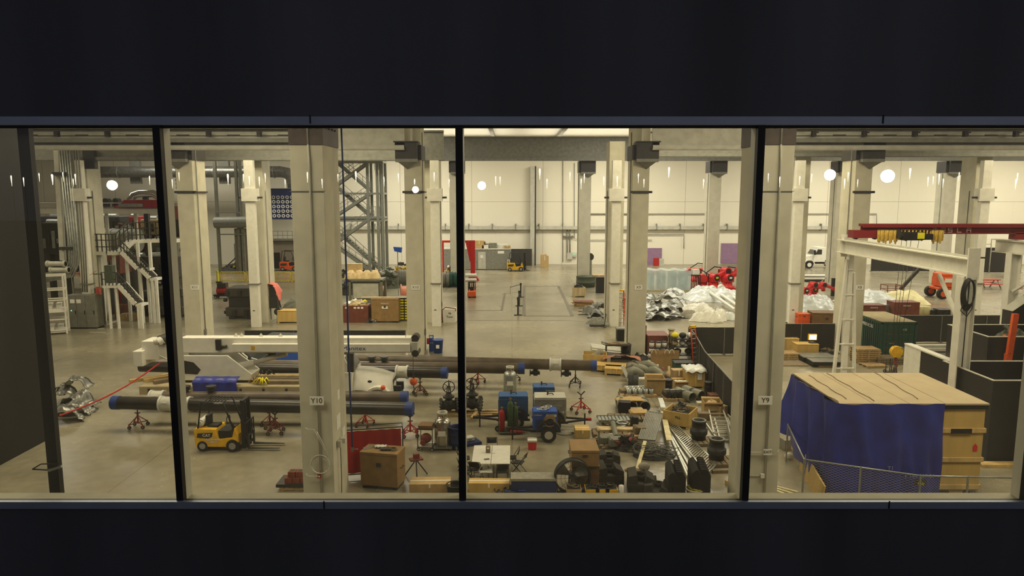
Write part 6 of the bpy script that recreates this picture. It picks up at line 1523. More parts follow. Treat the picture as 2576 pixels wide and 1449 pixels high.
for (px, py, lab, w_, d_, z) in ((2062, 912, 'black flat panel on a pallet, the farther of two', 2.2, 1.5, 0), (2085, 925, 'black flat panel on a pallet, the nearer of two', 2.0, 1.2, 0)):
    g = at(px, py, .6); pallet('pallet under the ' + ('farther' if py < 920 else 'nearer') + ' black flat panel', g, 0, w_ * .6, 1.0)
    simple('steel_plate', lab, 'panel', MB().b2(-w_ / 2, w_ / 2, -d_ / 2, d_ / 2, 0, .2).b2(-w_ / 2 + .05, w_ / 2 - .05, -d_ / 2 + .05, d_ / 2 - .05, .2, .22, 1), ['black', 'grey_steel'], (g[0], g[1], .137), -.02)
simple('steel_plate', 'grey plate lying on the floor beside the pallets near column Y9', 'panel', MB().b2(-1., .9, -.6, .6, 0, .06), 'old_wood', at(1990, 916, .0))
heap('scrap_pile', 'low dark scrap pile between the work light crate and the ladder leg', 'scrap', at(2085, 892, .4), (.9, .5), 14, ('dark_steel', 'old_wood'), 31, .3)
# back fence, right pane
fa, fb2 = G(1975, 885), G(2108, 885)
fence('black screened fence behind the tan crates right of column Y9', [(fa.x - 2, fa.y + .6), (fb2.x + .9, fb2.y + .6)], 1.85)
fa, fb2 = G(2300, 880), G(2420, 880)
fence('black screened fence right of the green container', [(fa.x, fa.y + 2.5), (fb2.x + 6.5, fb2.y + 2.5)], 2.0)
# ---- beyond the fence --------------------------------------------------
job_box('big brown crate box with a flat pale lid board behind the screened fence', at(2082, 830, .8), 2.2, 1.4, 1.35, -.08, 'brown_metal', legs=False)
for k in range(2): job_box(('lower', 'upper')[k] + ' orange tool chest behind the screened fence', at(2024, 828, .5, k * .62), .95, .7, .6, 0, 'orange', legs=False)
heap('flower_heap', 'small heap of coloured oddments at the foot of the white post by column Y9', 'oddments', at(1982, 836, .5), (.7, .5), 18, ('dark_steel', 'white_plastic', 'pink_cloth', 'green_olive'), 33, .7, sz=(.12, .3))
job_box('brown site chest left of the silver box beyond the green container', at(2196, 800, .5), 2.0, 1.2, 1.15, 0, 'red_brown', legs=False, legend='KNAACK'); job_box('brown site chest right of the silver box beyond the green container', at(2277, 803, .5), 2.2, 1.3, 1.5, 0, 'red_brown', legs=False, legend='KNAACK')
t = T('air_unit', 'silver sheet metal box on legs between the two brown site chests', 'metal box', at(2234, 800, .5)); MB().b2(-.6, .6, -.5, .5, .3, 1.0).prism([(-.6, 1.0), (.6, 1.0), (.4, 1.15), (-.4, 1.15)], -.5, .5).build('housing', 'galvanised', t)
for x in (-.5, .5):
    for y in (-.4, .4): MB().b2(x - .04, x + .04, y - .04, y + .04, 0, .3).build('leg', 'grey_steel', t)
def soft_heap(label, px, py, rx, ry, h, m, seed, name='wrapped_bundle', cat='bundle', amp=.25):
    rr = random.Random(seed); ph = [rr.uniform(0, 6) for _ in range(6)]; P = []
    for i in range(20):
        u = i / 19; row = []
        for j in range(45):
            if j == 44: row.append(row[0]); continue
            a = 2 * PI * j / 44; k_ = 1 + amp * math.sin(2 * a + ph[0]) * .5 + amp * .4 * math.sin(5 * a + ph[1])
            row.append((u * rx * math.cos(a) * k_, u * ry * math.sin(a) * k_, h * (1 - u ** 2.2) * (1 + amp * math.sin(3 * a + ph[2]) * u + amp * .7 * math.sin(u * 9 + 4 * a + ph[3]) * u + amp * .5 * math.sin(u * 21 + 9 * a + ph[4]) * u + rr.uniform(-.1, .1) * min(1, u * 3)) + .02))
        P.append(row)
    g = G(px, py); o = MB().sheet(P).build(name, m, None, (g.x, g.y + ry * .8, 0)); return tag(o, label, cat)
soft_heap('white plastic wrapped heap behind the orange tool chests', 2066, 798, 3.0, 3.0, 1.5, 'wrap', 2)
soft_heap('pink wrapped heap at the left of the white wrapped heap', 2020, 785, 1.6, 1.6, 1.5, 'pink_wrap' if 'pink_wrap' in MATS else mat('pink_wrap', (206, 150, 140), .35, 0, .15, 3., .2), 5)
soft_heap('white wrapped heap right of the ladder leg beyond the chests', 2210, 770, 2.8, 2.5, 1.2, 'wrap', 7); soft_heap('cream wrapped heap behind the right brown site chest', 2300, 768, 2.2, 2.4, 1.1, 'cream_wrap' if 'cream_wrap' in MATS else mat('cream_wrap', (214, 204, 150), .5, 0, .12, 3., .2), 8)
for k, px in enumerate((2312, 2330)): simple('foam_block', ('left', 'right')[k] + ' yellow foam block beside the brown site chest', 'block', MB().lathe([(0, 0), (.55, 0), (.55, .95), (0, .98)], n=16), 'cream_wrap', at(px, 800, .5))
P = [[(-2.6 + .4 * i, -.7 + .28 * j, .5 + .06 * math.sin(i * 1.1 + j)) for i in range(14)] for j in range(6)]
simple('white_sheet', 'long white sheet on low racks behind the green container', 'sheet', MB().sheet(P, thick=.05), 'white_plastic', at(2225, 818, .6)); heap('scrap_pile', 'dark scrap under the long white sheet behind the green container', 'scrap', at(2222, 822, .3), (2.2, .5), 20, ('dark_steel', 'old_wood'), 35, .35)
simple('paper_roll', 'white roll lying at the right end of the long white sheet', 'roll', MB().cyl((-.5, 0, .25), (.5, 0, .2), .22, n=14), 'white_plastic', at(2282, 818, .3), -.3)
carton('dark grey covered box right of the yellow foam blocks', at(2362, 800, .6), 1.5, 1.2, .7, 0, 'dark_steel'); t = T('pump_unit', 'dark machine with a round face beside the grey covered box', 'machine', at(2378, 802, .4)); MB().b2(-.6, .6, -.5, .5, 0, .8).cyl((0, -.55, .4), (0, -.5, .4), .3, n=16).build('housing', 'dark_cast', t)
for (px, m, lab) in ((2334, 'blue_dark', 'small dark blue box behind the right screened fence'), (2350, 'orange', 'orange box behind the right screened fence'), (2366, 'blue', 'blue edged dark box behind the right screened fence')): carton(lab, at(px, 818, .4), .8, .7, .55, .1, m)
heap('scrap_pile', 'dark machine parts behind the fence right of the orange box', 'scrap', at(2390, 822, .5), (1.3, .6), 16, ('dark_steel', 'black'), 37, .6)
# boom lift
t = T('boom_lift', 'orange boom lift with big tyres standing in the far aisle', 'boom lift', at(2400, 752, 1.0))
MB().b2(-1.6, 1.9, -.9, .9, .9, 1.15).b2(-1.3, 1.7, -1.0, 1.0, 1.2, 2.2).prism([(-1.3, 2.2), (1.7, 2.2), (1.2, 2.6), (-1.3, 2.55)], -.9, .9).build('turret_body', 'orange', t, bev=.05)
MB().b2(-1.1, -.2, -1.02, -1.0, 1.7, 2.1).build('sticker', 'paper', t)
for x in (-1.3, 1.6):
    for y in (-1.1, 1.1): wheel(t, x, y, .55, .55, .45, 'wheel', 'rubber', 'orange')
MB().bar((1.0, 0, 2.7), (-3.2, -.3, 3.3), .35, .35).build('lower_boom', 'dark_steel', t); MB().bar((-3.2, -.3, 3.3), (-5.2, -.3, .9), .28, .28).build('jib', 'dark_steel', t)
b = MB()
for z in (.3, .9, 1.35):
    for (p, q2) in (((-6.9, -1), (-5.3, -1)), ((-6.9, .4), (-5.3, .4)), ((-6.9, -1), (-6.9, .4)), ((-5.3, -1), (-5.3, .4))): b.bar((*p, z), (*q2, z), .06)
for p in ((-6.9, -1), (-5.3, -1), (-6.9, .4), (-5.3, .4), (-6.1, -1)): b.bar((*p, .25), (*p, 1.4), .06)
b.b2(-6.9, -5.3, -1, .4, .22, .3).build('basket', 'red_rust', t)
# red picnic table
t = T('picnic_table', 'red picnic table in the far aisle right of the boom lift', 'picnic table', at(2497, 728, .9))
MB().b2(-1.2, 1.2, -.4, .4, .95, 1.05).build('tabletop', 'bright_red', t)
for y in (-.95, .95): MB().b2(-1.4, 1.2, y - .18, y + .18, .55, .62).build('bench', 'bright_red', t)
for x in (-.9, .9): MB().bar((x, -1.0, 0), (x, -.25, .95), .09).bar((x, 1.0, 0), (x, .25, .95), .09).bar((x, -.95, .55), (x, .95, .55), .08).build('leg', 'grey_steel', t)
o = dup(t, at(2600, 742, .5), .2, 'second red picnic table at the far right edge')
# far fences
fa, fb2 = G(2190, 683), G(2300, 683); fence('tall dark screen across the far aisle behind the white gantry beam', [(fa.x, fa.y), (fb2.x + 4, fb2.y)], 2.6, every=5); fa, fb2 = G(2470, 686), G(2530, 686); fence('tall dark screen beyond the red picnic table', [(fa.x - 1.0, fa.y), (fb2.x + 2, fb2.y)], 3.4, every=5)
t = T('tubular_guard', 'white tubular frame standing above the far dark screen', 'frame', at(2493, 690, 1.5)); MB().tube([(-.7, 0, 0), (-.7, 0, 4.6), (.7, 0, 4.6), (.7, 0, 0)], .07).tube([(-.7, 0, 3.9), (.7, 0, 3.9)], .06).build('frame', 'light_steel', t)
# white day-cab truck far
def daycab(label, loc, rz, s=1.):
    t = T('cab_truck', label, 'truck', loc, rz)
    MB().prism([(-2.9, 1.0), (-1.6, 1.0), (-1.5, 1.2), (-1.5, 1.85), (-2.85, 1.65), (-3.0, 1.4)], -1.0, 1.0).build('hood', 'white_paint', t, bev=.06)
    MB().prism([(-1.5, .9), (.1, .9), (.1, 2.9), (-.95, 2.95), (-1.5, 1.9)], -1.1, 1.1).build('cab', 'white_paint', t, bev=.05)
    MB().prism([(-1.28, 1.95), (-.4, 1.95), (-.4, 2.6), (-.95, 2.65)], -1.12, -1.1).build('side_window', 'glass_dark', t); MB().add([(-1.51, -.95, 1.95), (-1.51, .95, 1.95), (-.98, .9, 2.85), (-.98, -.9, 2.85)], [(0, 1, 2, 3)]).build('windscreen', 'glass_dark', t)
    MB().b2(-2.9, 2.0, -.45, .45, .6, .9).build('chassis', 'black', t); MB().b2(.1, 1.6, -1.05, -.6, .55, .95).build('fuel_tank', 'aluminium', t); MB().b2(-3.15, -2.9, -1.1, 1.1, .45, .85).build('bumper', 'grey_steel', t)
    for y in (-1, 1):
        wheel(t, -2.0, y * .95, .52, .52, .3, 'wheel', 'rubber', 'white_plastic'); wheel(t, 1.4, y * .95, .52, .52, .4)
        MB().prism([(-2.0 + a, b) for a, b in arch], y * .85, y * 1.12).build('fender', 'white_paint', t)
    MB().b2(-2.85, -2.6, -1.03, -1.0, 1.2, 1.45).build('headlamp', 'glass_dark', t); MB().b2(-1.55, -1.3, -1.35, -1.25, 1.9, 2.5).build('mirror', 'black', t)
    t.scale = (s, s, s); return t
daycab('white day-cab truck parked by the back wall near column X8', at(2073, 676, 1.2), 0.0, 1.05)
for k, (px, py) in enumerate(((2065, 700), (2060, 708))): simple('flat_rack', ('white', 'grey')[k] + ' flat metal frame lying on the far floor by the truck', 'frame', MB().b2(-2.8, 2.2, -.6, .6, .2, .35).b2(-2.6, 2, -.5, .5, 0, .2, 1), ['light_steel' if k else 'white_plastic', 'dark_steel'], at(px, py, .6))
t = T('tubular_guard', 'pale folding gate frame at the end of the flat frames', 'frame', at(2092, 714, .5)); MB().tube([(-1.2, 0, 0), (.1, 0, 1.3), (.9, 0, 1.3), (-.3, 0, 0)], .05).build('frame', 'light_steel', t)
for k in range(2): simple('black_post', ('left', 'right')[k] + ' short black post pair half behind the ladder leg', 'post', MB().b2(-.14, .14, -.14, .14, 0, 1.9), 'black', at(2098 + 9 * k, 746, .4))
# ======================= FAR MIDDLE =======================================
# robots
def robot(label, loc, rz, s=1., seed=1):
    rr = random.Random(seed); t = T('robot_arm', label, 'robot arm', loc, rz, 'red robot arms')
    MB().lathe([(0, 0), (.6, 0), (.6, .25), (.42, .3), (.42, .6), (0, .6)], n=18).b2(-.75, .75, -.5, .5, 0, .1).build('base', 'bright_red', t)
    MB().b2(-.42, .42, -.4, .4, .6, 1.05).cyl((0, -.5, .95), (0, .5, .95), .36, n=16).build('shoulder', 'bright_red', t, bev=.04)
    MB().bar((0, -.12, .95), (1.15, -.12, 1.45), .42, .3).cyl((1.15, -.42, 1.45), (1.15, .35, 1.45), .34, n=16).build('upper_arm', 'bright_red', t, bev=.04)
    MB().bar((1.15, .1, 1.5), (2.5, .1, 1.0), .3, .3).cyl((1.3, .1, 1.45), (2.0, .1, 1.2), .24, .17, n=14).build('forearm', 'bright_red', t)
    MB().cyl((2.5, .1, 1.15), (2.55, .1, .75), .2, n=14).build('wrist', 'red_paint', t)
    MB().cyl((0, -.52, .95), (0, -.5, .95), .26, n=16).cyl((1.15, -.44, 1.45), (1.15, -.42, 1.45), .24, n=16).build('motor_cap', 'black', t)
    MB().b2(-.1, .12, -.55, -.52, .9, 1.05).build('label_plate', 'bright_yellow' if seed % 2 else 'paper', t)
    MB().tube([(-.3, .3, .5), (-.5, .4, 1.3), (.3, .4, 1.8), (1.1, .4, 1.7), (1.8, .2, 1.4)], .05).build('dress_pack', 'black', t)
    t.scale = (s, s, s); return t
robot('red robot arm lowest at the left of the robot row, reaching left', at(1768, 726, .3), PI - .1, 1.25, 2); robot('red robot arm in the middle of the robot row', at(1796, 727, .3), .3, 1.35, 3); robot('red robot arm at the right of the robot row by the window bar', at(1830, 727, .2), .25, 1.35, 4); robot('red robot arm behind the middle one with its arm raised', at(1762, 712, 2.0), .2, 1.2, 5)
robot('red robot arm lying among pink wrap beyond the orange chests', at(2030, 757, 1.0), .3, 1.0, 6); robot('red robot arm farther right among the wrapped heaps', at(2055, 752, 1.0), .1, .9, 7)
t = T('steel_stand', 'black open steel stand left of the robots', 'stand', at(1748, 730, .5))
for x in (-.6, -.2, .2, .6):
    for y in (-.4, .4): MB().bar((x, y, 0), (x, y, 1.7), .07).build('leg', 'black', t)
MB().b2(-.65, .65, -.45, .45, 1.6, 1.7).b2(-.8, .8, -.5, .5, 0, .1).build('shelf', 'black', t)
carton('white box standing in front of the wrapped machine', at(1724, 732, .4), .95, .7, 1.3, 0, 'white_plastic'); carton('white box left of the red robots on the black stand', (at(1748, 730, .5)[0] + .1, at(1748, 730, .5)[1], 1.71), .8, .6, .6, .1, 'white_plastic')
# wrapped machine
mat('film', (196, 214, 214), .12, 0, .1, 2., .25, alpha=.62, spec=.6)
g0, g1 = G(1626, 733), G(1742, 733)
t = T('wrapped_machine', 'long machine under clear bluish plastic film behind column X9', 'wrapped machine', ((g0.x + g1.x) / 2 - .2, g0.y + 1.3, 0)); w_ = (g1.x - g0.x) / 2
P = []
for j in range(8):
    P.append([(-w_ + 2 * w_ * i / 20 + .03 * math.sin(j * 2 + i), (-1.25 - .03 * math.sin(i * 2.2)) if True else 0, .1 + j / 7 * 2.2) for i in range(21)])
Q = [[(-w_ + 2 * w_ * i / 20, -1.25 + 2.5 * j / 4, 2.3 + .08 * math.sin(i * 1.1 + j)) for i in range(21)] for j in range(5)]
MB().sheet(P).sheet(Q).build('film_cover', 'film', t)
for x in (-w_ * .7, -w_ * .2, w_ * .3, w_ * .75): MB().b2(x - .3, x + .3, -1.0, 1.0, .15, 2.0).build('machine_cabinet', 'light_steel' if x < 0 else 'galvanised', t)
MB().b2(-w_, w_, -1.2, 1.2, 0, .15).build('skid', 'pine', t)
# red and grey boxes by wall
carton('red tool cabinet at the back wall below the left purple panel', at(1651, 669, .3), .75, .6, 1.15, 0, 'red_paint', cat='cabinet', name='tool_cabinet'); carton('grey cabinet beside the red tool cabinet at the back wall', at(1664, 669, .3), .7, .6, 1.05, 0, 'light_steel', cat='cabinet', name='tool_cabinet')
# stamped panels heap right of X9
n = 0
LAB = ['silver stamped panel in the heap right of column X9, nearest the floor edge', 'silver stamped panel in the heap, left foot beside column X9', 'silver stamped panel in the heap, front right corner', 'silver stamped panel in the heap, middle of the front row', 'silver stamped panel in the heap, second row left', 'silver stamped panel in the heap, second row middle', 'silver stamped panel in the heap, second row right', 'silver stamped panel in the heap, on top at the left', 'silver stamped panel in the heap, on top in the middle', 'silver stamped panel in the heap, on top at the right', 'silver stamped panel in the heap, leaning at the back left', 'silver stamped panel in the heap, leaning at the back right']
for k, (px, py, z, rz) in enumerate(((1655, 808, 0, .2), (1635, 802, 0, .9), (1705, 800, 0, -.2), (1680, 806, 0, .4), (1640, 792, .25, .3), (1672, 792, .3, -.3), (1700, 790, .25, .5), (1640, 782, .75, -.2), (1668, 782, .85, .3), (1705, 778, .35, 0), (1640, 768, .35, .5), (1690, 768, .9, -.4))):
    g = G(px, py); panel_pressing(LAB[k], (g.x, g.y + .6, z), rz, R.uniform(1.8, 2.3), 1.5, k + 20, group='silver stamped panels right of column X9', tilt=(R.uniform(-.2, .3), R.uniform(-.2, .2)), amp=.24)
LAB = ['grey panel stacked highest on the machine heap left of the white post', 'grey panel in the machine heap, middle of the stack', 'grey panel in the machine heap, bottom of the stack', 'grey panel slumped at the front of the machine heap', 'grey panel behind the orange stepladder, lower one', 'grey panel behind the orange stepladder, upper one']
for k, (px, py, z, rz) in enumerate(((1508, 790, .4, .3), (1512, 795, .2, .1), (1505, 800, 0, -.2), (1492, 792, 0, .8), (1572, 770, .0, .3), (1574, 765, .3, .1))):
    g = G(px, py); panel_pressing(LAB[k], (g.x, g.y + .5, z), rz, 1.7, 1.3, k + 50, group='grey panels near the white post', tilt=(R.uniform(-.3, .3), R.uniform(-.2, .2)), amp=.3, m='grey_steel')
# white parts heap
for k, (px, py, rx, ry, h, m, lab) in enumerate(((1760, 810, .7, .6, .7, 'white_plastic', 'white crumpled bag at the front left of the white parts'), (1792, 812, .9, .7, .95, 'white_plastic', 'big white bag at the front of the white parts'), (1815, 808, .8, .7, .9, 'white_plastic', 'white bag at the front right of the white parts'), (1838, 806, .8, .6, .6, 'wrap', 'white soft bag at the right end of the white parts'), (1735, 800, .8, .6, .6, 'grey_cloth', 'grey-white bag beside the silver panels'), (1820, 762, 3.2, 2.2, 1.15, 'wrap', 'large heap under white plastic behind the white tubes'), (1770, 742, 1.6, 1.2, .8, 'wrap', 'white wrapped heap in front of the robots'), (1760, 790, 1.6, 1.0, .8, 'white_plastic', 'white moulded shells behind the white bags'), (1700, 752, 1.6, 1., .9, 'wrap', 'pale wrapped parts behind the silver panels'))):
    soft_heap(lab, px, py, rx, ry, h, m, 60 + k, amp=.3)
p = pallet('pallet under the white bags', at(1800, 812, .4), 0, 1.4, .9, 'white_plastic')
for k, (a, b) in enumerate((((1858, 782), (1790, 748)), ((1848, 790), (1776, 752)), ((1862, 770), (1812, 745)))):
    a, b = G(*a), G(*b); t = T('plastic_tube', ('long white tube on top of the white parts, nearer of the pair', 'long white tube on top of the white parts, left end with big collar', 'long white tube farthest back on the white parts')[k], 'tube', (b.x, b.y, .95))
    MB().cyl((0, 0, 0), (a.x - b.x, a.y - b.y, -.55), .15, n=14).build('tube_body', 'white_plastic', t); MB().cyl((0, 0, 0), ((a.x - b.x) * .08, (a.y - b.y) * .08, -.04), .34, n=18).build('collar', 'white_plastic', t); MB().cyl((-.01, .02, 0), (-.05, .08, 0.01), .17, n=14).build('bore', 'ink', t)
# left-of-post stuff
t = T('drum', 'dark green round tank at the foot of the far column', 'tank', at(1474, 722, .3)); MB().lathe([(0, 0), (1.05, 0), (1.1, .5), (1.15, .55), (1.1, .6), (1.1, 1.15), (1.15, 1.2), (0, 1.2)], n=24).build('tank_shell', 'green_olive', t)
carton('black cabinet left of the white post in the middle bay', at(1511, 738, .4), .95, .7, 1.75, 0, 'black', cat='cabinet', name='floor_cabinet')
carton('tan crate with wood boards above the black cabinet', at(1508, 722, 1.2), 1.4, 1.0, 1.3, 0, 'cardboard'); 
C = crate('cream crate filled with dark pump parts in the middle bay', at(1457, 748, .6), 1.25, 1.1, 1.0, .1, 'plywood', lid=False, batten=2); heap('pump_parts', 'dark pump parts standing in the cream crate', 'machine part', (C.location.x, C.location.y, .75), (.5, .4), 12, ('dark_cast', 'black'), 41, .6, sz=(.15, .35))
for k in range(7):
    simple('cardboard_sheet', 'flat reddish sheet in the low stack before the cream crate', 'sheet', MB().box((0, 0, .05), (R.uniform(1.8, 2.6), R.uniform(.9, 1.3), .06)), 'red_brown' if k == 6 else 'cardboard', (at(1470, 772, .6)[0] + R.uniform(-.2, .2), at(1470, 772, .6)[1], .07 * k), R.uniform(-.15, .15), 'sheet stack')
simple('pink_ball', 'pink-red cap on the reddish sheet stack', 'cap', MB().ball((0, 0, .15), .25, 10), 'pink_cloth', at(1494, 774, .1))
for k in range(3): plank('rough plank on the floor left of the grey panel heap, %s' % ('nearest', 'middle', 'farthest')[k], (1455, 792 - 8 * k), (1500, 790 - 8 * k), .18, .05, 'old_wood')
t = T('pallet_jack', 'pallet jack carrying a grey moulded part in the middle bay', 'pallet jack', at(1512, 826, .3), PI)
MB().b2(-.9, .3, -.3, -.12, .12, .2).b2(-.9, .3, .12, .3, .12, .2).build('fork', 'dark_steel', t); MB().tube([(.3, 0, .2), (.42, 0, 1.0), (.42, -.12, 1.12), (.42, .12, 1.12), (.42, 0, 1.0)], .03).build('handle', 'dark_steel', t); wheel(t, .35, 0, .1, .1, .2, 'wheel')
t.rotation_euler = (0, 0, 0)
soft_heap('grey moulded part lying on the pallet jack', 1503, 824, .9, .45, .55, 'grey_steel', 71, name='moulded_part', cat='moulded part', amp=.2).location.z = .21
t = T('step_ladder', 'orange stepladder standing beside the white post', 'ladder', at(1562, 820, .3), 0)
for y, x0 in ((-.5, 1), (.5, 1)):
    for x in (-.35, .35): MB().bar((x, y * .9, 0), (x * .6, y * .15, 2.9), .08).build('rail', 'orange_red', t)
for k in range(8): MB().bar((-.33 + k * .015, -.43 + k * .04, .35 + k * .33), (.33 - k * .015, -.43 + k * .04, .35 + k * .33), .09, .05).build('step', 'aluminium', t)
MB().b2(-.26, .26, -.18, .18, 2.86, 2.98).build('ladder_top', 'yellow', t)
t = T('floor_cabinet', 'black box cabinet on a stand left of column X9', 'cabinet', at(1569, 858, .3)); MB().b2(-.5, .5, -.35, .35, .05, .85).build('case', 'black', t); MB().b2(-.55, .5, -.38, .35, .85, .95).build('cabinet_top', 'grey_steel', t)
# stanchions
for k, (px, py, h) in enumerate(((1310, 748, 1.5), (1306, 770, 1.5), (1303, 793, 1.6))):
    t = T('stanchion', ('farthest', 'middle', 'nearest')[k] + ' black stanchion post on the open floor', 'stanchion', at(px, py)); MB().b2(-.35, .35, -.12, .12, 0, .06).build('foot', 'black', t); MB().cyl((0, 0, .06), (0, 0, h), .07, n=10).build('post', 'black', t)
    MB().b2(-.1, .1, -.1, .1, h - .2, h).build('head', 'dark_steel', t)
    if k == 0: MB().bar((0, 0, h - .15), (-1.1, -.2, h - .4), .05).bar((-1.1, -.2, h - .4), (-1.1, -.2, h - 1.2), .03).build('arm', 'dark_steel', t)
# grey container office
yo = 100.5; a, b = V(1166, 678, yo), V(1285, 678, yo); zt_o = V(1200, 628, yo).z
t = T('site_office', 'grey container office with a white door near the back wall', 'site office', (a.x, yo, 0)); w_ = b.x - a.x
MB().b2(-3, w_, 0, 3.5, .1, zt_o).build('cabin_shell', 'galvanised', t); MB().b2(-3.05, w_ + .05, -.05, 3.55, zt_o, zt_o + .12).build('roof_edge', 'light_steel', t); MB().b2(-3, w_, 0, 3.5, 0, .1).build('base_frame', 'dark_steel', t)
d0, d1 = V(1203, 675, yo).x - a.x, V(1222, 675, yo).x - a.x; D = MB().b2(d0, d1, -.05, 0, .15, V(1200, 634, yo).z).build('door', 'light_steel', t); MB().b2((d0 + d1) / 2 - .2, (d0 + d1) / 2 + .15, -.06, -.05, 1.7, 2.1).build('door_notice', 'paper', D)
pl = MB().b2(V(1252, 634, yo).x - a.x, V(1268, 634, yo).x - a.x, -.03, 0, zt_o - .55, zt_o - .2).build('name_plate', 'paper', t); pl.data
for k, (px, w2, h2, m, lab) in enumerate(((1206, 1.3, 1.1, 'cardboard', 'brown box on the office roof, the taller one'), (1213, .9, .9, 'brown_metal', 'brown box on the office roof beside the taller box'), (1227, 1.2, .6, 'grey_cloth', 'grey bundle on the office roof'), (1221, .9, .45, 'white_plastic', 'white box at the front of the office roof'), (1240, 1.1, .7, 'grey_green', 'grey-green sacks on the office roof'), (1262, 1.6, .5, 'white_plastic', 'white sheet heap at the right of the office roof'), (1276, .9, .4, 'pallet_wood', 'pale pallet boards at the right end of the office roof'))):
    carton(lab, (V(px, 630, yo + 1).x, yo + 1 + .4 * (k % 3), zt_o + .125), w2, 1., h2, 0, m)
# dark panel, yellow lift truck, brown box
p = V(1312, 667, 105); simple('steel_sheet', 'dark grey steel panel leaning against the back wall behind the yellow forklift', 'panel', MB().box((0, 0, 1.25), (3.1, .12, 2.5), 0, 0, -.06), 'dark_steel', (p.x, 106.3, 0))
g = G(1297, 683); forklift('forklift', 'far yellow forklift parked in front of the grey office', (g.x, g.y + .6, 0), 0, 'yellow', None, forks=.5, s=1.18)
carton('tall brown carton standing alone at the back wall', at(1370, 673, .4), 1.15, .9, 1.7, 0, 'cardboard'); carton('small carton on top of the tall brown carton', (at(1368, 673, .4)[0], at(1370, 673, .4)[1], 1.71), .8, .7, .2, 0, 'cardboard')
# wall boxes and exit sign
def wp(px, py): p = V(px, py, 107.75); return p
p = wp(1433, 644); t = T('panel_box', 'grey electrical panel box on the back wall left of the green exit sign', 'electrical box', p); MB().b2(-.4, .4, -.15, .15, -.5, .5).build('case', 'light_steel', t)
p = wp(1445, 640); t = T('exit_sign', 'small green lit exit sign on the back wall', 'exit sign', p); MB().b2(-.35, .35, -.1, .1, -.35, .25).build('case', 'light_steel', t); mat('exit_green', (120, 220, 170), .5, 0, 0, emit=.8); text('EXIT', .28, 'lettering', 'exit_green', t, (0, -.11, .06))
t = T('pedestal_fan', 'dark pedestal fan on a post right of the far column', 'fan', at(1484, 692, .2)); MB().cyl((0, 0, 0), (0, 0, 2.0), .28, .25, n=10).build('pedestal', 'grey_steel', t); MB().cyl((0, -.15, 2.4), (0, .15, 2.4), .5, n=18).build('fan_head', 'dark_steel', t)
# red portal frame
t = T('portal_crane', 'bright red portal hoist frame left of the grey office', 'portal crane', at(1189, 706, .4))
xl_ = V(1110, 607, t.location.y).x - t.location.x; ztp = V(1150, 605, t.location.y).z
MB().b2(-.25, .3, -.25, .25, .5, ztp).prism([(-.8, 0), (.8, 0), (.35, .7), (-.3, .7)], -.3, .3).prism([(-.9, ztp), (.3, ztp), (.3, ztp - 2.6), (-.35, ztp - 2.6)], -.15, .15).build('post', 'bright_red', t); MB().b2(xl_, .3, -.2, .2, ztp - .25, ztp).build('cross_beam', 'bright_red', t); MB().b2(xl_, xl_ + .3, -.2, .2, 0, ztp - .25).build('post', 'bright_red', t)
# equipment between X10 and window bar
for k, (px, m, lab) in enumerate(((1121, 'grey_steel', 'grey upright gas pallet tank left of the dark green one'), (1140, 'green_dark', 'dark green upright tank behind the window bar'), (1132, 'green_olive', 'olive tank half hidden between the grey and green tanks'))):
    g = at(px, 723, .2 + .5 * (k == 2)); t = T('tank_pallet', lab, 'tank', g)
    for x in (-.25, .25): MB().lathe([(0, 0), (.27, 0), (.27, 1.3), (.18, 1.55), (.06, 1.6), (0, 1.7)], (x, 0, .1), 14).build('tank', m, t)
    MB().b2(-.6, .6, -.4, .4, 0, .1).build('base', 'dark_steel', t)
heap('oddments_pile', 'stacked racks and yellow oddments beside the red portal frame', 'oddments', at(1135, 700, 1.), (.9, .8), 30, ('dark_steel', 'light_steel', 'yellow', 'white_plastic'), 44, 2.3, sz=(.2, .6))
g = G(1186, 750); t = forklift('tow_tractor', 'orange and yellow tow tractor beside the window bar in the middle bay', (g.x, g.y + .7, 0), PI / 2 + .1, 'orange', None, False, forks=.3, s=.75); t['category'] = 'tow tractor'
simple('carpet_roll', 'white roll carried above the orange tow tractor', 'roll', MB().cyl((-.7, 0, 0), (.5, 0, 0), .18, n=12).cyl((-.7, 0, -.5), (.5, 0, -.5), .2, n=12), 'white_plastic', (g.x, g.y + .8, 2.3))
B_ = carton('white box cabinet lettered 46 Tonn beside the white post', at(1130, 812, .5), 1.1, 1.0, 1.15, 0, 'white_plastic', cat='bulk bag', name='box_cabinet'); text('46', .26, 'lettering', 'ink', B_, (.05, -.51, .8)); text('Tonn', .26, 'lettering', 'ink', B_, (.05, -.51, .5)); MB().tube([(-.55, -.5, 0), (-.6, -.5, 1.1), (-.3, -.45, 1.3), (.55, -.45, 1.2), (.55, -.5, 1.0)], .05).build('strap', 'red_rust', B_)  # a white box cabinet with lettering and a strap, no bag
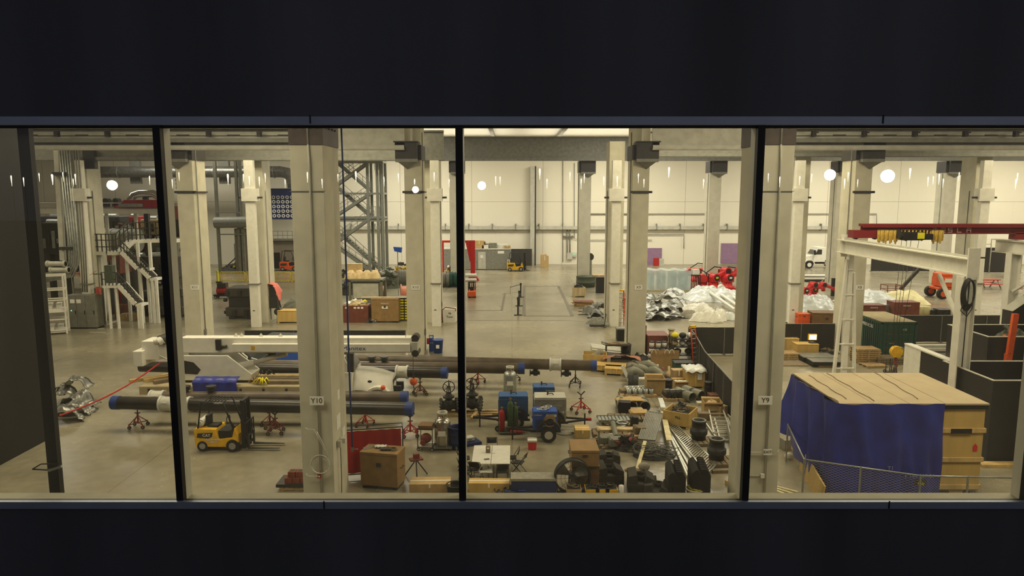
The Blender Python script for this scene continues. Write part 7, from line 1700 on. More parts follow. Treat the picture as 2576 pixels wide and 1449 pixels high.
# ---- between Y10 and X10 ------------------------------------------------
B_ = carton('red-brown steel bin full of yellow straps right of column Y10', at(894, 812, .7), 2.2, 1.4, 1.45, 0, 'red_brown', cat='bin', name='steel_bin', open_=False); [MB().b2(x, x + .2, -.715, -.7, 1.2, 1.35).build('paint_mark', 'paper', B_) for x in (-.8, -.1, .2, .5)]
heap('strap_heap', 'yellow-white straps heaped in the red-brown steel bin', 'straps', (B_.location.x, B_.location.y, 1.46), (1.0, .6), 30, ('plywood', 'rope_yellow', 'white_plastic'), 47, .4, sz=(.15, .4))
job_box('tall tan steel cabinet with small white labels beside the yellow bin rack', at(969, 812, .6), 2.3, 1.2, 2.05, 0, 'tan_metal', legend='KNAACK', doors=2, cat='cabinet')
pl = MB().b2(-.25, .25, -.625, -.62, 1.2, 1.4).build('label_plate', 'paper', bpy.data.objects[[o.name for o in bpy.data.objects if o.get('label', '').startswith('tall tan steel cabinet')][0]])
simple('plank', 'long pale plank on top of the tall tan steel cabinet', 'plank', MB().box((0, 0, .05), (4.6, .25, .07)), 'plywood', (at(969, 812, .6)[0] + .3, at(969, 812, .6)[1] - .2, 2.055), .02)
t = T('bin_rack', 'grey rack full of yellow bins beside column X10', 'bin rack', at(1011, 808, .5)); MB().b2(-.85, .9, .3, .35, 0, 2.0).b2(-.85, -.8, -.35, .3, 0, 2.0).b2(.85, .9, -.35, .3, 0, 2.0).b2(-.9, .95, -.4, .4, 2.0, 2.1).build('rack_frame', 'dark_steel', t)
for k in range(8):
    for j in range(3):
        z = .12 + k * .23; x = -.55 + j * .5; MB().prism([(x - .2, z), (x + .2, z), (x + .2, z + .14), (x - .2, z + .14)], -.36, -.3).b2(x - .2, x + .2, -.3, .25, z, z + .02).build('tray', 'bright_yellow', t)
carton('grey tool locker between the red-brown bin and the tall tan cabinet', at(933, 808, .9), 1.3, 1.0, 1.2, 0, 'dark_steel', cat='locker', name='tool_locker'); heap('cable_pile', 'dark cable reels before the grey tool locker', 'cable', at(934, 812, .2), (.7, .4), 14, ('dark_steel', 'black', 'paper'), 48, .4)
t = T('frame_machine', 'tan machine frame with a pale panel behind the red-brown bin', 'machine', at(920, 775, 1.2)); 
for x in (-1.5, 1.5):
    for y in (-.9, .9): MB().b2(x - .1, x + .1, y - .1, y + .1, 0, 2.6).build('post', 'brown_metal' if 0 else 'grey_green', t)
MB().b2(-1.6, 1.6, -1, 1, 2.5, 2.7).b2(-1.6, 1.6, -1, 1, .3, .5).build('deck', 'grey_green', t); MB().b2(-1.2, 1.2, -.95, -.9, .9, 2.3).build('panel', 'light_steel', t); MB().b2(-1.3, 1.3, -.8, .9, .5, 2.4).build('housing', 'grey_green', t)
for k, (px, lab) in enumerate(((885, 'cream bale at the left on the machine frame'), (905, 'cream bale lettered, second on the machine frame'), (925, 'cream bale third on the machine frame'), (943, 'cream bale at the right on the machine frame'))):
    o = soft_heap(lab, px, 775, .6, .7, .75, 'cream_bale' if 'cream_bale' in MATS else mat('cream_bale', (216, 190, 138), .8, 0, .15, 4., .2), 80 + k, 'bale', 'bale', .15); o.location = (V(px, 700, t.location.y).x, t.location.y - .2 + .2 * (k % 2), 2.705)
carton('cream carton stack on the bales, left', (V(890, 690, t.location.y + .6).x, t.location.y + .75, 2.705), 1.6, .4, 1.35, 0, 'cream_bale')
heap('equipment_pile', 'dark green equipment cabinets piled behind the machine frame', 'equipment', at(972, 728, 1.4), (1.3, 1.2), 34, ('green_olive', 'dark_steel', 'grey_green', 'light_steel'), 90, 2.6, sz=(.4, .9)); heap('equipment_pile', 'grey equipment and racks piled left of column X10', 'equipment', at(1010, 712, 1.4), (1.6, 1.2), 34, ('grey_steel', 'dark_steel', 'light_steel', 'yellow', 'blue_machine'), 91, 2.6, sz=(.3, .8)); heap('equipment_pile', 'low dark scrap line behind the cream bales right of column Y10', 'equipment', at(895, 700, 1.2), (3.0, 1.2), 34, ('dark_steel', 'old_wood', 'light_steel'), 92, 1.5, sz=(.3, .8))
heap('blue_machine_pile', 'dark blue-grey machine at the right side of column Y10', 'equipment', at(868, 745, 1.2), (.7, .8), 16, ('dark_steel', 'blue_dark', 'grey_steel'), 93, 2.4, sz=(.3, .8))
for k in range(4): simple('gas_cylinder', ('first', 'second', 'third', 'fourth')[k] + ' grey upright cylinder from the left, beside column X10', 'gas cylinder', MB().lathe([(0, 0), (.3, 0), (.3, 1.6), (.2, 1.75), (.08, 1.8), (0, 1.9)], n=14), 'grey_steel', at(1006 + 6 * k, 718, .5))
t = T('cable_reel', 'large copper-red reel partly behind column X10', 'cable reel', at(1022, 768, .6), .2); MB().cyl((-.6, 0, 1.0), (-.5, 0, 1.0), 1.0, n=26).cyl((.7, 0, 1.0), (.8, 0, 1.0), 1.0, n=26).build('flange', 'copper', t); MB().cyl((-.5, 0, 1.0), (.7, 0, 1.0), .8, n=22).build('winding', 'copper', t)
t = T('cable_reel', 'brown reel at the right side of the machine frame', 'cable reel', at(958, 760, 1.), .2); MB().cyl((-.3, 0, .9), (-.2, 0, .9), .9, n=22).cyl((.3, 0, .9), (.4, 0, .9), .9, n=22).build('flange', 'old_wood', t); MB().cyl((-.2, 0, .9), (.3, 0, .9), .6, n=18).build('core', 'copper', t)
p = G(1000, 740); t = T('blue_bag', 'bright blue bag raised on a thin pole in front of the back wall', 'bag', (V(1000, 627, 75).x, 75, 0)); z = V(1000, 627, 75).z
MB().cyl((0, 0, 0), (0, 0, z - .2), .04, n=8).build('pole', 'grey_steel', t); MB().add([(-.42, -.2, z + .25), (.45, -.2, z + .2), (.4, -.2, z - .35), (-.3, -.2, z - .2), (-.42, .3, z + .25), (.45, .3, z + .2), (.4, .3, z - .35), (-.3, .3, z - .2)], [(0, 3, 2, 1), (4, 5, 6, 7), (0, 1, 5, 4), (1, 2, 6, 5), (2, 3, 7, 6), (3, 0, 4, 7)]).build('bag', 'blue', t)
# stair tower
ys = 88.; t = T('stair_tower', 'grey steel zigzag stair tower against the back wall right of column Y10', 'stair tower', (V(900, 500, ys).x, ys, 0))
def sx(px): return V(px, 500, ys).x - t.location.x
def sz(py): return V(900, py, ys).z
for px in (926, 950, 962):
    for y in (0, 2.4): MB().b2(sx(px) - .16, sx(px) + .16, y - .16, y + .16, 0, sz(400)).build('post', 'stair_grey' if 'stair_grey' in MATS else mat('stair_grey', (142, 144, 132), .6, .1, .1, 2.), t)
for (y0, y1, py0, py1, dep) in ((840, 925, 470, 410, 0), (840, 925, 405, 480, 1.4), (840, 926, 545, 490, 0), (840, 935, 470, 555, 1.4), (840, 935, 612, 545, 0), (845, 945, 590, 680, 1.4), (840, 925, 620, 680, 0)):
    a, b = Vector((sx(y0), dep, sz(py0))), Vector((sx(y1), dep, sz(py1)))
    f = MB()
    for d_ in (0, 1.0): f.bar(a + Vector((0, d_, 0)), b + Vector((0, d_, 0)), .1, .35)
    n = 14
    for k in range(n): p = a.lerp(b, (k + .5) / n); f.b2(p.x - .16, p.x + .16, p.y, p.y + 1.0, p.z + .05, p.z + .09)
    f.build('flight', 'stair_grey', t)
    h = MB().bar(a + Vector((0, 0, 1.1)), b + Vector((0, 0, 1.1)), .06).bar(a + Vector((0, 0, .6)), b + Vector((0, 0, .6)), .05)
    for k in range(6): p = a.lerp(b, k / 5); h.bar(p, p + Vector((0, 0, 1.1)), .05)
    h.build('handrail', 'stair_grey', t)
for py in (407, 487, 548, 555): MB().b2(sx(842), sx(965), -.1, 2.5, sz(py) - .12, sz(py) + .12).build('landing', 'stair_grey', t)
for py in (400, 520):
    m = MB().bar((sx(925), -.1, sz(py)), (sx(965), -.1, sz(py)), .06)
    for k in range(5): m.bar((sx(925 + 10 * k), -.1, sz(py) - 1.3), (sx(925 + 10 * k), -.1, sz(py)), .05)
    m.build('guard_rail', 'stair_grey', t)
# ======================= LEFT BAYS ========================================
# silver duct high up, with bend down to the blue press
yd = 101.
def dv(px, py, y=yd): return V(px, py, y)
t = T('hanging_air_duct', 'fat silver insulated duct running across the left bays and bending down to the blue press', 'duct', (0, yd, 0))
a, b, c = dv(225, 433), dv(725, 432), dv(738, 472)
pts = [a] + [a.lerp(b, k / 6) for k in range(1, 6)] + [dv(705, 432), dv(722, 435), dv(732, 446), dv(736, 460), c]
MB().tube([(p.x, 0, p.z) for p in pts], .78, 18).build('duct_run', 'silver_sheet', t)
for px in (300, 420, 540, 612, 690): p = dv(px, 433); MB().cyl((p.x - .06, 0, p.z), (p.x + .06, 0, p.z), .85, n=18).build('joint_band', 'galvanised', t)
for px in (335, 560): p = dv(px, 433); MB().b2(p.x - .7, p.x + .7, .4, 1.0, p.z - 1.6, p.z + 2.2).build('support_box', 'grey_steel', t)
# blue press with round ends of bars
yp = 103.; a, b = V(664, 552, yp), V(752, 474, yp)
t = T('bar_rack', 'tall dark blue machine front set with rows of round white discs behind column Y10', 'machine', (a.x, yp, 0)); w_ = b.x - a.x
MB().b2(0, w_, 0, 2, a.z, b.z).b2(-.05, w_ + .05, -.1, 0, b.z - 1.4, b.z).build('machine_body', 'blue_dark', t)
for j in range(5):
    for i in range(8):
        x, z = .25 + i * (w_ - .3) / 7.6, a.z + .5 + j * .66
        MB().ring((x, -.06, z), .19, .075, 12, 5, 'y').build('disc', 'white_plastic', t)
for x in (.3, w_ - .3): MB().b2(x - .2, x + .2, .3, .7, 0, a.z).build('leg', 'dark_steel', t)
p = V(664, 600, yp); q_ = V(752, 570, yp)
t = T('mezzanine', 'grey railed platform below the blue machine front', 'platform', (p.x, yp - 1, 0)); w_ = q_.x - p.x; zf = p.z
MB().b2(-.4, w_, 0, .95, zf - .25, zf).build('deck', 'grey_steel', t)
for z in (.5, 1.1): MB().bar((-.4, 0, zf + z), (w_, 0, zf + z), .07).build('rail', 'galvanised', t)
for k in range(9): MB().bar((-.4 + k * (w_ + .4) / 8, 0, zf), (-.4 + k * (w_ + .4) / 8, 0, zf + 1.1), .06).build('baluster', 'galvanised', t)
MB().b2(-.3, w_, .3, .95, 0, zf - .25).build('under_wall', 'wall_dim' if 'wall_dim' in MATS else mat('wall_dim', (128, 120, 104), .8, 0, .1, 2.), t); MB().b2(.4, 2.4, .25, .3, 0, 2.3).build('dark_opening', 'black', t)
# thick grey pipe run and frame between X11 and the white post
t = T('process_pipe', 'thick grey pipe run with a small railed walkway right of column X11', 'pipe', (0, 96, 0))
a, b = V(541, 560, 96), V(640, 558, 96); MB().cyl((a.x, 0, a.z), (b.x, 0, b.z), .74, n=16).build('pipe_body', 'grey_steel', t)
for px in (548, 600, 610): p = V(px, 660, 96); MB().b2(p.x - .17, p.x + .17, .5, .9, 0, V(px, 400, 96).z).build('post', 'grey_green', t)
for (x0, x1, py) in ((541, 600, 535), (545, 640, 590)): p, q_ = V(x0, py, 96), V(x1, py, 96); MB().bar((p.x, .4, p.z), (q_.x, .4, q_.z), .14).build('rail', 'grey_steel', t)
p, q_ = V(575, 665, 96), V(640, 590, 96); MB().b2(p.x + .6, q_.x, 1.0, 3.0, 0, 6.0).build('enclosure', 'wall_dim', t)
carton('grey control cabinet on the far floor right of column X11', at(615, 676, .5), 2.6, 1.2, 3.6, 0, 'grey_steel', cat='cabinet', name='control_cabinet')
# yellow barriers
for k, (x0, x1, lab) in enumerate(((553, 618, 'yellow crowd barrier left of the white post'), (618, 672, 'yellow crowd barrier partly behind the white post'), (672, 732, 'yellow crowd barrier right of the white post'), (732, 775, 'yellow crowd barrier running behind column Y10'))):
    a, b = G(x0, 710), G(x1, 710); w_ = b.x - a.x; t = T('crowd_barrier', lab, 'barrier', a, 0, 'yellow crowd barriers')
    MB().tube([(.05, 0, .2), (.05, 0, 1.15), (.15, 0, 1.25), (w_ - .15, 0, 1.25), (w_ - .05, 0, 1.15), (w_ - .05, 0, .2), (.05, 0, .2)], .045).build('frame', 'bright_yellow', t)
    for i in range(14): MB().bar((.15 + i * (w_ - .3) / 13, 0, .2), (.15 + i * (w_ - .3) / 13, 0, 1.25), .035).build('bar', 'yellow', t)
    for x in (.2, w_ - .2): MB().tube([(x, -.35, 0), (x, 0, .22), (x, .35, 0)], .035).build('foot', 'yellow', t)
g = G(551, 712); simple('bollard', 'bright yellow bollard at the left end of the crowd barriers', 'bollard', MB().cyl((0, 0, 0), (0, 0, 1.55), .14, n=12).b2(-.25, .25, -.25, .25, 0, .05), 'bright_yellow', (g.x, g.y - .3, 0))
g = G(728, 682); forklift('forklift', 'far orange forklift left of column Y10', (g.x, g.y + .5, 0), 0, 'orange', None, False, forks=.6, s=1.3)
# scrap behind barriers, engine hoist, dies, draped stand
heap('scrap_pile', 'dark scrap and lifting gear behind the yellow barriers', 'scrap', at(595, 684, 1.0), (3.2, 1.4), 30, ('dark_steel', 'old_wood', 'bright_yellow', 'grey_steel'), 101, 1.2, sz=(.3, .8))
a = at(560, 684, 1.0); simple('lever_bar', 'long dark bar leaning out of the scrap behind the barriers', 'bar', MB().bar((0, 0, .5), (2.6, 0, 2.8), .14), 'dark_steel', a)
simple('grey_sheet', 'grey crumpled sheet on the far floor left of the orange forklift', 'sheet', MB().sheet([[(i * .35, j * .3, .15 + .12 * math.sin(i * 1.4 + j)) for i in range(7)] for j in range(5)], thick=.1), 'galvanised', at(690, 672))
t = T('floor_grinder', 'red engine machine on wheels right of column X11', 'machine', at(558, 752, .5)); MB().cyl((-.6, 0, .8), (.6, 0, .8), .38, n=16).build('motor', 'red_paint', t); MB().b2(-.9, .9, -.4, .4, .25, .42).build('base', 'black', t); MB().b2(-.5, .4, -.35, .35, 1.15, 1.6).b2(-.7, -.1, -.1, .1, 1.6, 1.75).build('top_unit', 'dark_steel', t)
for x in (-.7, .7):
    for y in (-.35, .35): wheel(t, x, y, .15, .15, .1, 'wheel')
def die_machine(label, px, py, w, h, d=2.2, seed=1):
    t = T('die_stack', label, 'die set', at(px, py, d / 2)); rr = random.Random(seed)
    MB().b2(-w / 2, w / 2, -d / 2, d / 2, .25, h * .38).build('lower_die', 'die_grey' if 'die_grey' in MATS else mat('die_grey', (72, 68, 60), .6, .2, .3, 2.), t, bev=.06); MB().b2(-w * .4, w * .42, -d * .42, d * .42, h * .38, h * .72).build('middle_die', 'dark_cast', t); MB().b2(-w * .46, w / 2, -d / 2, d / 2, h * .72, h).build('upper_die', 'die_grey', t, bev=.06)
    for k in range(5):
        x = -w / 2 + (k + .5) * w / 5
        MB().b2(x - .16, x + .16, -d / 2 - .22, -d / 2, h * (.12 if k % 2 else .78), h * (.3 if k % 2 else .92)).build('lug', 'dark_cast', t)
    for z in (.2, .6): MB().cyl((-w / 2 - .25, -d * .3, h * z), (-w / 2, -d * .3, h * z), .16, n=10).build('side_pin', 'dark_cast', t)
    for x in (-w * .3, w * .3): MB().b2(x - .25, x + .25, -d / 2, d / 2, 0, .25).build('foot', 'dark_steel', t)
    return t
die_machine('big dark die set standing on the floor right of column X11', 606, 803, 2.6, 2.7); die_machine('dark die set left of column X11 behind the window bar', 420, 800, 2.8, 2.6, seed=3); die_machine('dark die set at the foot of the stairs', 378, 795, 2.0, 2.2, seed=4); die_machine('dark die set half hidden left of column X11', 452, 790, 1.9, 2.5, seed=5)
t = T('draped_stand', 'dark machine stand topped with a pink-red cloth right of the white post', 'machine stand', at(682, 812, .5))
for (x, y) in ((-.5, -.3), (.9, -.3), (-.4, .4), (.8, .4)): MB().bar((x, y, 0), (x * .4 - .1, y, 3.0), .09).build('leg', 'dark_steel', t)
MB().b2(-.3, .5, -.3, .3, 1.2, 2.2).cyl((.5, -.3, .9), (.5, .3, .9), .3, n=12).b2(-.5, .3, -.2, .2, 2.2, 2.9).build('machine_head', 'dark_cast', t)
zc = V(680, 712, t.location.y).z
P = [[(-.65 + .14 * i, -.5 + .17 * j, zc - .25 * ((i - 5) / 5.) ** 2 * (1 if i < 6 else 3) - (.75 if i > 7 and j < 4 else 0) * (i - 7) * .3 + .04 * math.sin(i * 2 + j)) for i in range(11)] for j in range(7)]
simple('cloth', 'pink-red cloth draped over the dark machine stand', 'cloth', MB().sheet(P, thick=.03), 'pink_cloth', (t.location.x, t.location.y, .0))
MB().b2(-.1, .1, -.1, .1, 2.9, zc - .05).build('mast', 'dark_steel', t)
crate('long tan crate on the floor left of column Y10', at(727, 813, .6), 1.95, 1.1, 1.05, 0, 'crate_yellow', batten=0)
soft_heap('grey car body part left of column Y10', 740, 778, 1.3, .8, .9, 'grey_green', 105, name='body_part', cat='body part', amp=.2)
# dark fence and vehicle behind the boom
fa, fb2 = G(617, 879), G(865, 879); fence('low black screened fence behind the white crane boom', [(fa.x, fa.y), (fb2.x, fb2.y), (G(1020, 880).x, fb2.y)], 1.35, every=3.5)
t = T('parked_car', 'dark car with a pale roof line parked behind the crane boom', 'car', at(725, 884, -1.2))
car = [(-2.2, .3), (2.2, .3), (2.25, .8), (1.6, .95), (.9, 1.4), (-.9, 1.45), (-1.7, .95), (-2.25, .85)]
MB().prism(car, -.85, .85).build('car_body', 'dark_cast', t, bev=.08); MB().tube([(-2.0, -.86, .95), (-1.0, -.87, 1.42), (0, -.87, 1.5), (.9, -.87, 1.42), (1.6, -.86, .98)], .05).build('roof_trim', 'light_steel', t)
for x in (-1.4, 1.4):
    for y in (-.8, .8): wheel(t, x, y, .33, .33, .2)
t = T('parked_car', 'dark glossy vehicle with a pale edge between the crane turret and strut', 'car', at(575, 942, 1.2)); MB().prism([(a_ * .8, b_) for a_, b_ in car], -.85, .85).build('car_body', 'glass_dark', t, bev=.08); MB().tube([(1.0, -.86, .5), (1.05, -.87, 1.0), (.6, -.87, 1.4), (-.6, -.87, 1.46), (-1.4, -.86, .95)], .05).build('roof_trim', 'white_paint', t)
for x in (-1.1, 1.1):
    for y in (-.8, .8): wheel(t, x, y, .3, .3, .2)
carton('blue machine cover behind the lift strut of the crane', at(722, 925, .6), 1.4, .9, 1.25, 0, 'blue', cat='machine cover', name='machine_cover')
# ---- press line on the far left --------------------------------------------
# conduit bundle curving at the foot
t = T('conduit_bundle', 'tall bundle of grey pipes bending at the foot beside the left column', 'pipe bundle', (0, 57.5, 0))
for k in range(8):
    px = 176 + k * 5.5; a, m_, e = V(150 + k * 6.5, 378, 57.5), V(px, 640, 57.5), V(px - 4, 668, 57.5)
    if k < 5: MB().tube([(a.x, 0, a.z), (m_.x, 0, m_.z), (m_.x - .1, 0, m_.z - .7), (m_.x - .6, 0, m_.z - 1.35 - .1 * k), (m_.x - 3.2, 0, m_.z - 1.75 - .12 * k)], .1, 8).build('conduit', 'galvanised', t)
    else: MB().tube([(a.x, .1, a.z), (m_.x, .1, m_.z), (V(px + 3, 720, 57.5).x, .1, V(px, 735, 57.5).z)], .1, 8).build('conduit', 'grey_steel', t)
for px, w_ in ((143, 12), (163, 9)): p = V(px, 378, 57.8); q_ = V(px + 16, 655, 57.8); MB().bar((p.x, .3, p.z), (q_.x, .3, q_.z), w_ * .032, .3).build('channel', 'light_steel', t)
for py in (437, 625): p = V(148 if py < 500 else 165, py, 57.4); MB().b2(p.x - .5, p.x + .6, -.2, .2, p.z - .12, p.z + .12).build('clamp', 'dark_steel', t)
for (px, py) in ((135, 664), (143, 679)): p = V(px, py, 57); MB().cyl((p.x - .6, -.4, p.z), (p.x + .9, -.4, p.z), .2, n=12).cyl((p.x - .6, -.4, p.z), (p.x - .45, -.4, p.z), .26, n=12).cyl((p.x + .7, -.4, p.z), (p.x + .9, -.4, p.z), .26, n=12).build('valve_pipe', 'light_steel', t)
carton('dark panel box high beside the pipe bundle on the left', (V(228, 410, 58.8).x, 58.8, V(228, 425, 58.8).z), .9, .5, 1.5, 0, 'dark_cast', cat='panel box', name='mounted_panel_box')
# elevated white beam with red crane on it
yw = 66.
t = T('crane_rail_beam', 'white raised beam crossing the left bays', None, (0, yw, 0)); t['kind'] = 'structure'
a, b = V(90, 537, yw), V(470, 530, yw); MB().b2(a.x, b.x, -.4, .4, a.z, a.z + .45).b2(a.x, b.x, -.1, .1, a.z + .45, a.z + .9).b2(a.x, b.x, -.35, .35, a.z + .9, a.z + 1.0).build('beam', 'white_paint', t)
for px in (240, 272, 345, 420): p = V(px, 600, yw); MB().b2(p.x - .13, p.x + .13, -.1, .1, 0, a.z).build('post', 'light_steel', t)
p, q_ = V(298, 520, yw), V(412, 502, yw); t = T('crane_trolley', 'red crane trolley riding on the white raised beam', 'crane trolley', (p.x, yw, p.z)); w_ = q_.x - p.x
MB().prism([(0, -.1), (w_, -.1), (w_, .62), (.9, .62), (.5, .2), (0, .1)], -.7, .3).build('trolley_frame', 'red_paint', t); MB().b2(.4, 2.6, -.75, -.7, .0, .3).build('pale_plate', 'galvanised', t)
for x in (-1.0, -.1): MB().cyl((x, -.3, .5), (x, .3, .5), .28, n=14).b2(x - .3, x + .3, -.3, .3, 0, .3).build('winch', 'dark_cast', t)
t = T('duct_loop', 'shiny looped duct standing behind the red crane trolley', 'duct', (0, yw + 2, 0)); P = [V(px, py, yw + 2) for px, py in ((326, 522), (328, 505), (337, 491), (352, 487), (385, 487), (397, 493), (402, 503), (403, 520))]
MB().tube([(p.x, 0, p.z) for p in P], .36, 14).build('duct_run', 'chrome', t)
p = V(368, 520, yw + 2); MB().b2(p.x - .2, p.x + .2, -.2, .2, p.z - 9, p.z + .9).build('leg', 'dark_steel', t)
# press halls: big dark machines behind
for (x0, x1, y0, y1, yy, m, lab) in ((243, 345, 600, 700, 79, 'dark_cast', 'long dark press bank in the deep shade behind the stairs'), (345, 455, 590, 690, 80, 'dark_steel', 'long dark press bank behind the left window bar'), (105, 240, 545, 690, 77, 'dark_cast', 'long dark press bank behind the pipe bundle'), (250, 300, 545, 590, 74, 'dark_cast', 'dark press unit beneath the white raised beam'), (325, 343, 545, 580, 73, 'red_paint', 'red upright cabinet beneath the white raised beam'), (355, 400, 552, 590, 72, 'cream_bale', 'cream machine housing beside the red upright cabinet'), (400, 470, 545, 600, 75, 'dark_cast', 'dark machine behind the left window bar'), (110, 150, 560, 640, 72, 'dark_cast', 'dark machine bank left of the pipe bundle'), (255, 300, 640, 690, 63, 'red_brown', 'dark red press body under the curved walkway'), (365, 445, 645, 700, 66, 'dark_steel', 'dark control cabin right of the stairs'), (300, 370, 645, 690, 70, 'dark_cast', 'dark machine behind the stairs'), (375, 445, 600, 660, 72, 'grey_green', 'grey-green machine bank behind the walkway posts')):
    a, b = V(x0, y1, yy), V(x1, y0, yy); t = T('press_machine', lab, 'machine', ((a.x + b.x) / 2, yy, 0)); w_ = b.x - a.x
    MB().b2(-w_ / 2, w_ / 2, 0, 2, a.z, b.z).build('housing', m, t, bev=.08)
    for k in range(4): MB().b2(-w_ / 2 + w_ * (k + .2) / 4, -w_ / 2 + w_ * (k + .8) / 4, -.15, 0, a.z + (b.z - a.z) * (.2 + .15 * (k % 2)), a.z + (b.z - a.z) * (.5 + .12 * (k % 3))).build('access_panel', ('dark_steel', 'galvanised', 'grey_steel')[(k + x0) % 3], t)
    MB().cyl((-w_ * .3, .5, b.z), (w_ * .3, .5, b.z), .35, n=12).build('top_pipe', 'galvanised', t)
    if a.z > .2:
        for x in (-w_ * .4, w_ * .4): MB().b2(x - .15, x + .15, .5, 1.2, 0, a.z).build('leg', 'dark_steel', t)
t = T('vacuum_tank', 'round cream ribbed tank lying behind the curved walkway', 'tank', (V(285, 600, 68).x, 68, V(285, 605, 68).z)); MB().cyl((-2.2, 0, 0), (2.4, 0, 0), 1.1, n=24).build('tank_shell', 'grey_green', t)
for k in range(5): MB().cyl((-1.8 + k * .9, 0, 0), (-1.7 + k * .9, 0, 0), 1.16, n=24).build('rib', 'light_steel', t)
for x in (-1.6, 1.6): MB().b2(x - .2, x + .2, -.6, .6, -t.location.z, -.8).build('saddle', 'dark_steel', t)
# curved walkway with railing, posts, stairs
yk = 60.5
t = T('walkway', 'raised curved white walkway with dark handrail', 'walkway', (0, yk, 0))
W = [V(px, py, yk - dy) for px, py, dy in ((243, 636, 0), (275, 634, .2), (300, 628, .1), (330, 616, -.8), (360, 609, -1.5), (400, 606, -2), (450, 604, -2))]
top_ = [V(px, py, yk) for px, py in ((243, 636), (275, 635), (312, 632), (330, 619), (355, 613), (400, 609), (455, 606))]
zw = top_[0].z
for i in range(6):
    a, b = W[i], W[i + 1]; a0 = Vector((a.x, a.y - yk, zw + .0 + (i > 2) * .9)); b0 = Vector((b.x, b.y - yk, zw + (i >= 2) * .9))
    MB().bar(a0, b0, .9, .3).build('deck_edge', 'white_paint', t)
    h = MB()
    for z in (.55, 1.1, 1.6): h.bar(a0 + Vector((0, -.4, z)), b0 + Vector((0, -.4, z)), .07)
    for k in range(3): p = a0.lerp(b0, k / 3); h.bar(p + Vector((0, -.4, 0)), p + Vector((0, -.4, 1.6)), .07)
    h.build('handrail', 'dark_steel', t)
for px in (256, 290, 322, 352, 382): p = V(px, 700, yk); MB().b2(p.x - .11, p.x + .11, -.1, .1, 0, zw + (.9 if px > 310 else 0)).build('post', 'white_paint', t)
def stairs(label, p, q, dep, y, land):
    t = T('steel_stairs', label, 'stairs', (0, y, 0)); a, b = V(*p, y), V(*q, y); a, b = Vector((a.x, 0, a.z)), Vector((b.x, 0, b.z)); d_ = Vector((0, dep, 0))
    MB().bar(a, b, .12, .34).bar(a + d_, b + d_, .12, .34).build('stringer', 'white_paint', t)
    for k in range(12): c = a.lerp(b, (k + .5) / 12); MB().b2(c.x - .14, c.x + .14, .06, dep - .06, c.z - .03, c.z + .03).build('tread', 'dark_steel', t)
    up = Vector((0, 0, 1)); h = MB()
    for z in (.5, 1.0): h.bar(a + up * z, b + up * z, .06)
    for k in range(6): c = a.lerp(b, k / 5); h.bar(c, c + up, .06)
    h.build('handrail', 'dark_steel', t)
    MB().b2(b.x, b.x + land, 0, dep, b.z - .2, b.z).build('landing', 'white_paint', t)
    if b.z > .8: MB().b2(b.x + .1, b.x + .28, 0, .18, 0, b.z - .2).b2(b.x + land - .2, b.x + land, 0, .18, 0, b.z - .2).build('landing_post', 'white_paint', t)
stairs('upper white flight of stairs descending from the curved walkway', (305, 634), (345, 676), 1.1, 59.6, .9); stairs('lower white flight of stairs right of the upper flight', (354, 677), (376, 700), 1.1, 59.4, .6); stairs('white flight of stairs at the left running down to the floor', (296, 716), (340, 765), 1.1, 57.0, .5)
t = T('stair_landing', 'small white railed landing above the red cabinets', 'landing', (0, 57.2, 0)); a, b = V(262, 717, 57.2), V(298, 717, 57.2)
MB().b2(a.x, b.x, -.3, 1.1, a.z - .2, a.z).build('deck', 'white_paint', t); MB().b2(a.x + .3, a.x + .9, -.35, .2, a.z + .2, a.z + 1.6).build('dark_box', 'green_olive', t)
for x in (a.x + .3, b.x - .2): MB().b2(x, x + .14, -.2, 0, 0, a.z - .2).build('post', 'white_paint', t)
h = MB()
for z in (.5, 1.05): h.bar((a.x, -.3, a.z + z), (b.x, -.3, a.z + z), .06)
for k in range(5): x = a.x + (b.x - a.x) * k / 4; h.bar((x, -.3, a.z), (x, -.3, a.z + 1.05), .06)
h.build('handrail', 'dark_steel', t)
for (px, py, w_, h_, m, lab) in ((268, 780, 1.2, 1.7, 'red_brown', 'dark red cabinet under the landing, left one'), (310, 775, 1.1, 1.9, 'red_paint', 'dark red drum cabinet under the stairs'), (301, 803, .9, 1.2, 'red_brown', 'short dark red box in front of the dark red drum cabinet')): carton(lab, at(px, py, .6), w_, 1., h_, 0, m, cat='cabinet', name='machine_cabinet')
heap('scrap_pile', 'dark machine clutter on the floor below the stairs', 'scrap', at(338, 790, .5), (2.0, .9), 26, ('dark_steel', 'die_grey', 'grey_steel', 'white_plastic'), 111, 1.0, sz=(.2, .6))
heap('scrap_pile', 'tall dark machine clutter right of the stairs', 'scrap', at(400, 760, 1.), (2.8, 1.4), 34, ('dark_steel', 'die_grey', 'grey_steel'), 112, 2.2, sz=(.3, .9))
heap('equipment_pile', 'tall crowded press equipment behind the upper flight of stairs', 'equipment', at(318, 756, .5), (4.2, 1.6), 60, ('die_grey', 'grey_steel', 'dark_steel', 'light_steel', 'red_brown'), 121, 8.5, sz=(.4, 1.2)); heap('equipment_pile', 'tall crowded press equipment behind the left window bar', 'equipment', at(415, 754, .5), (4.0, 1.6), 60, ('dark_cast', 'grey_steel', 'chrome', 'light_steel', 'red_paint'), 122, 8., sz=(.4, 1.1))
soft_heap('cream moulded housing above the dark clutter right of the stairs', 418, 745, 2.0, 1.2, 1.0, 'light_steel', 113, 'machine_hood', 'machine hood', .2).location.z = 2.4
carton('tan carton with a paper label on the floor below the stairs', at(318, 806, .4), 1.05, .8, .55, .05, 'cardboard')
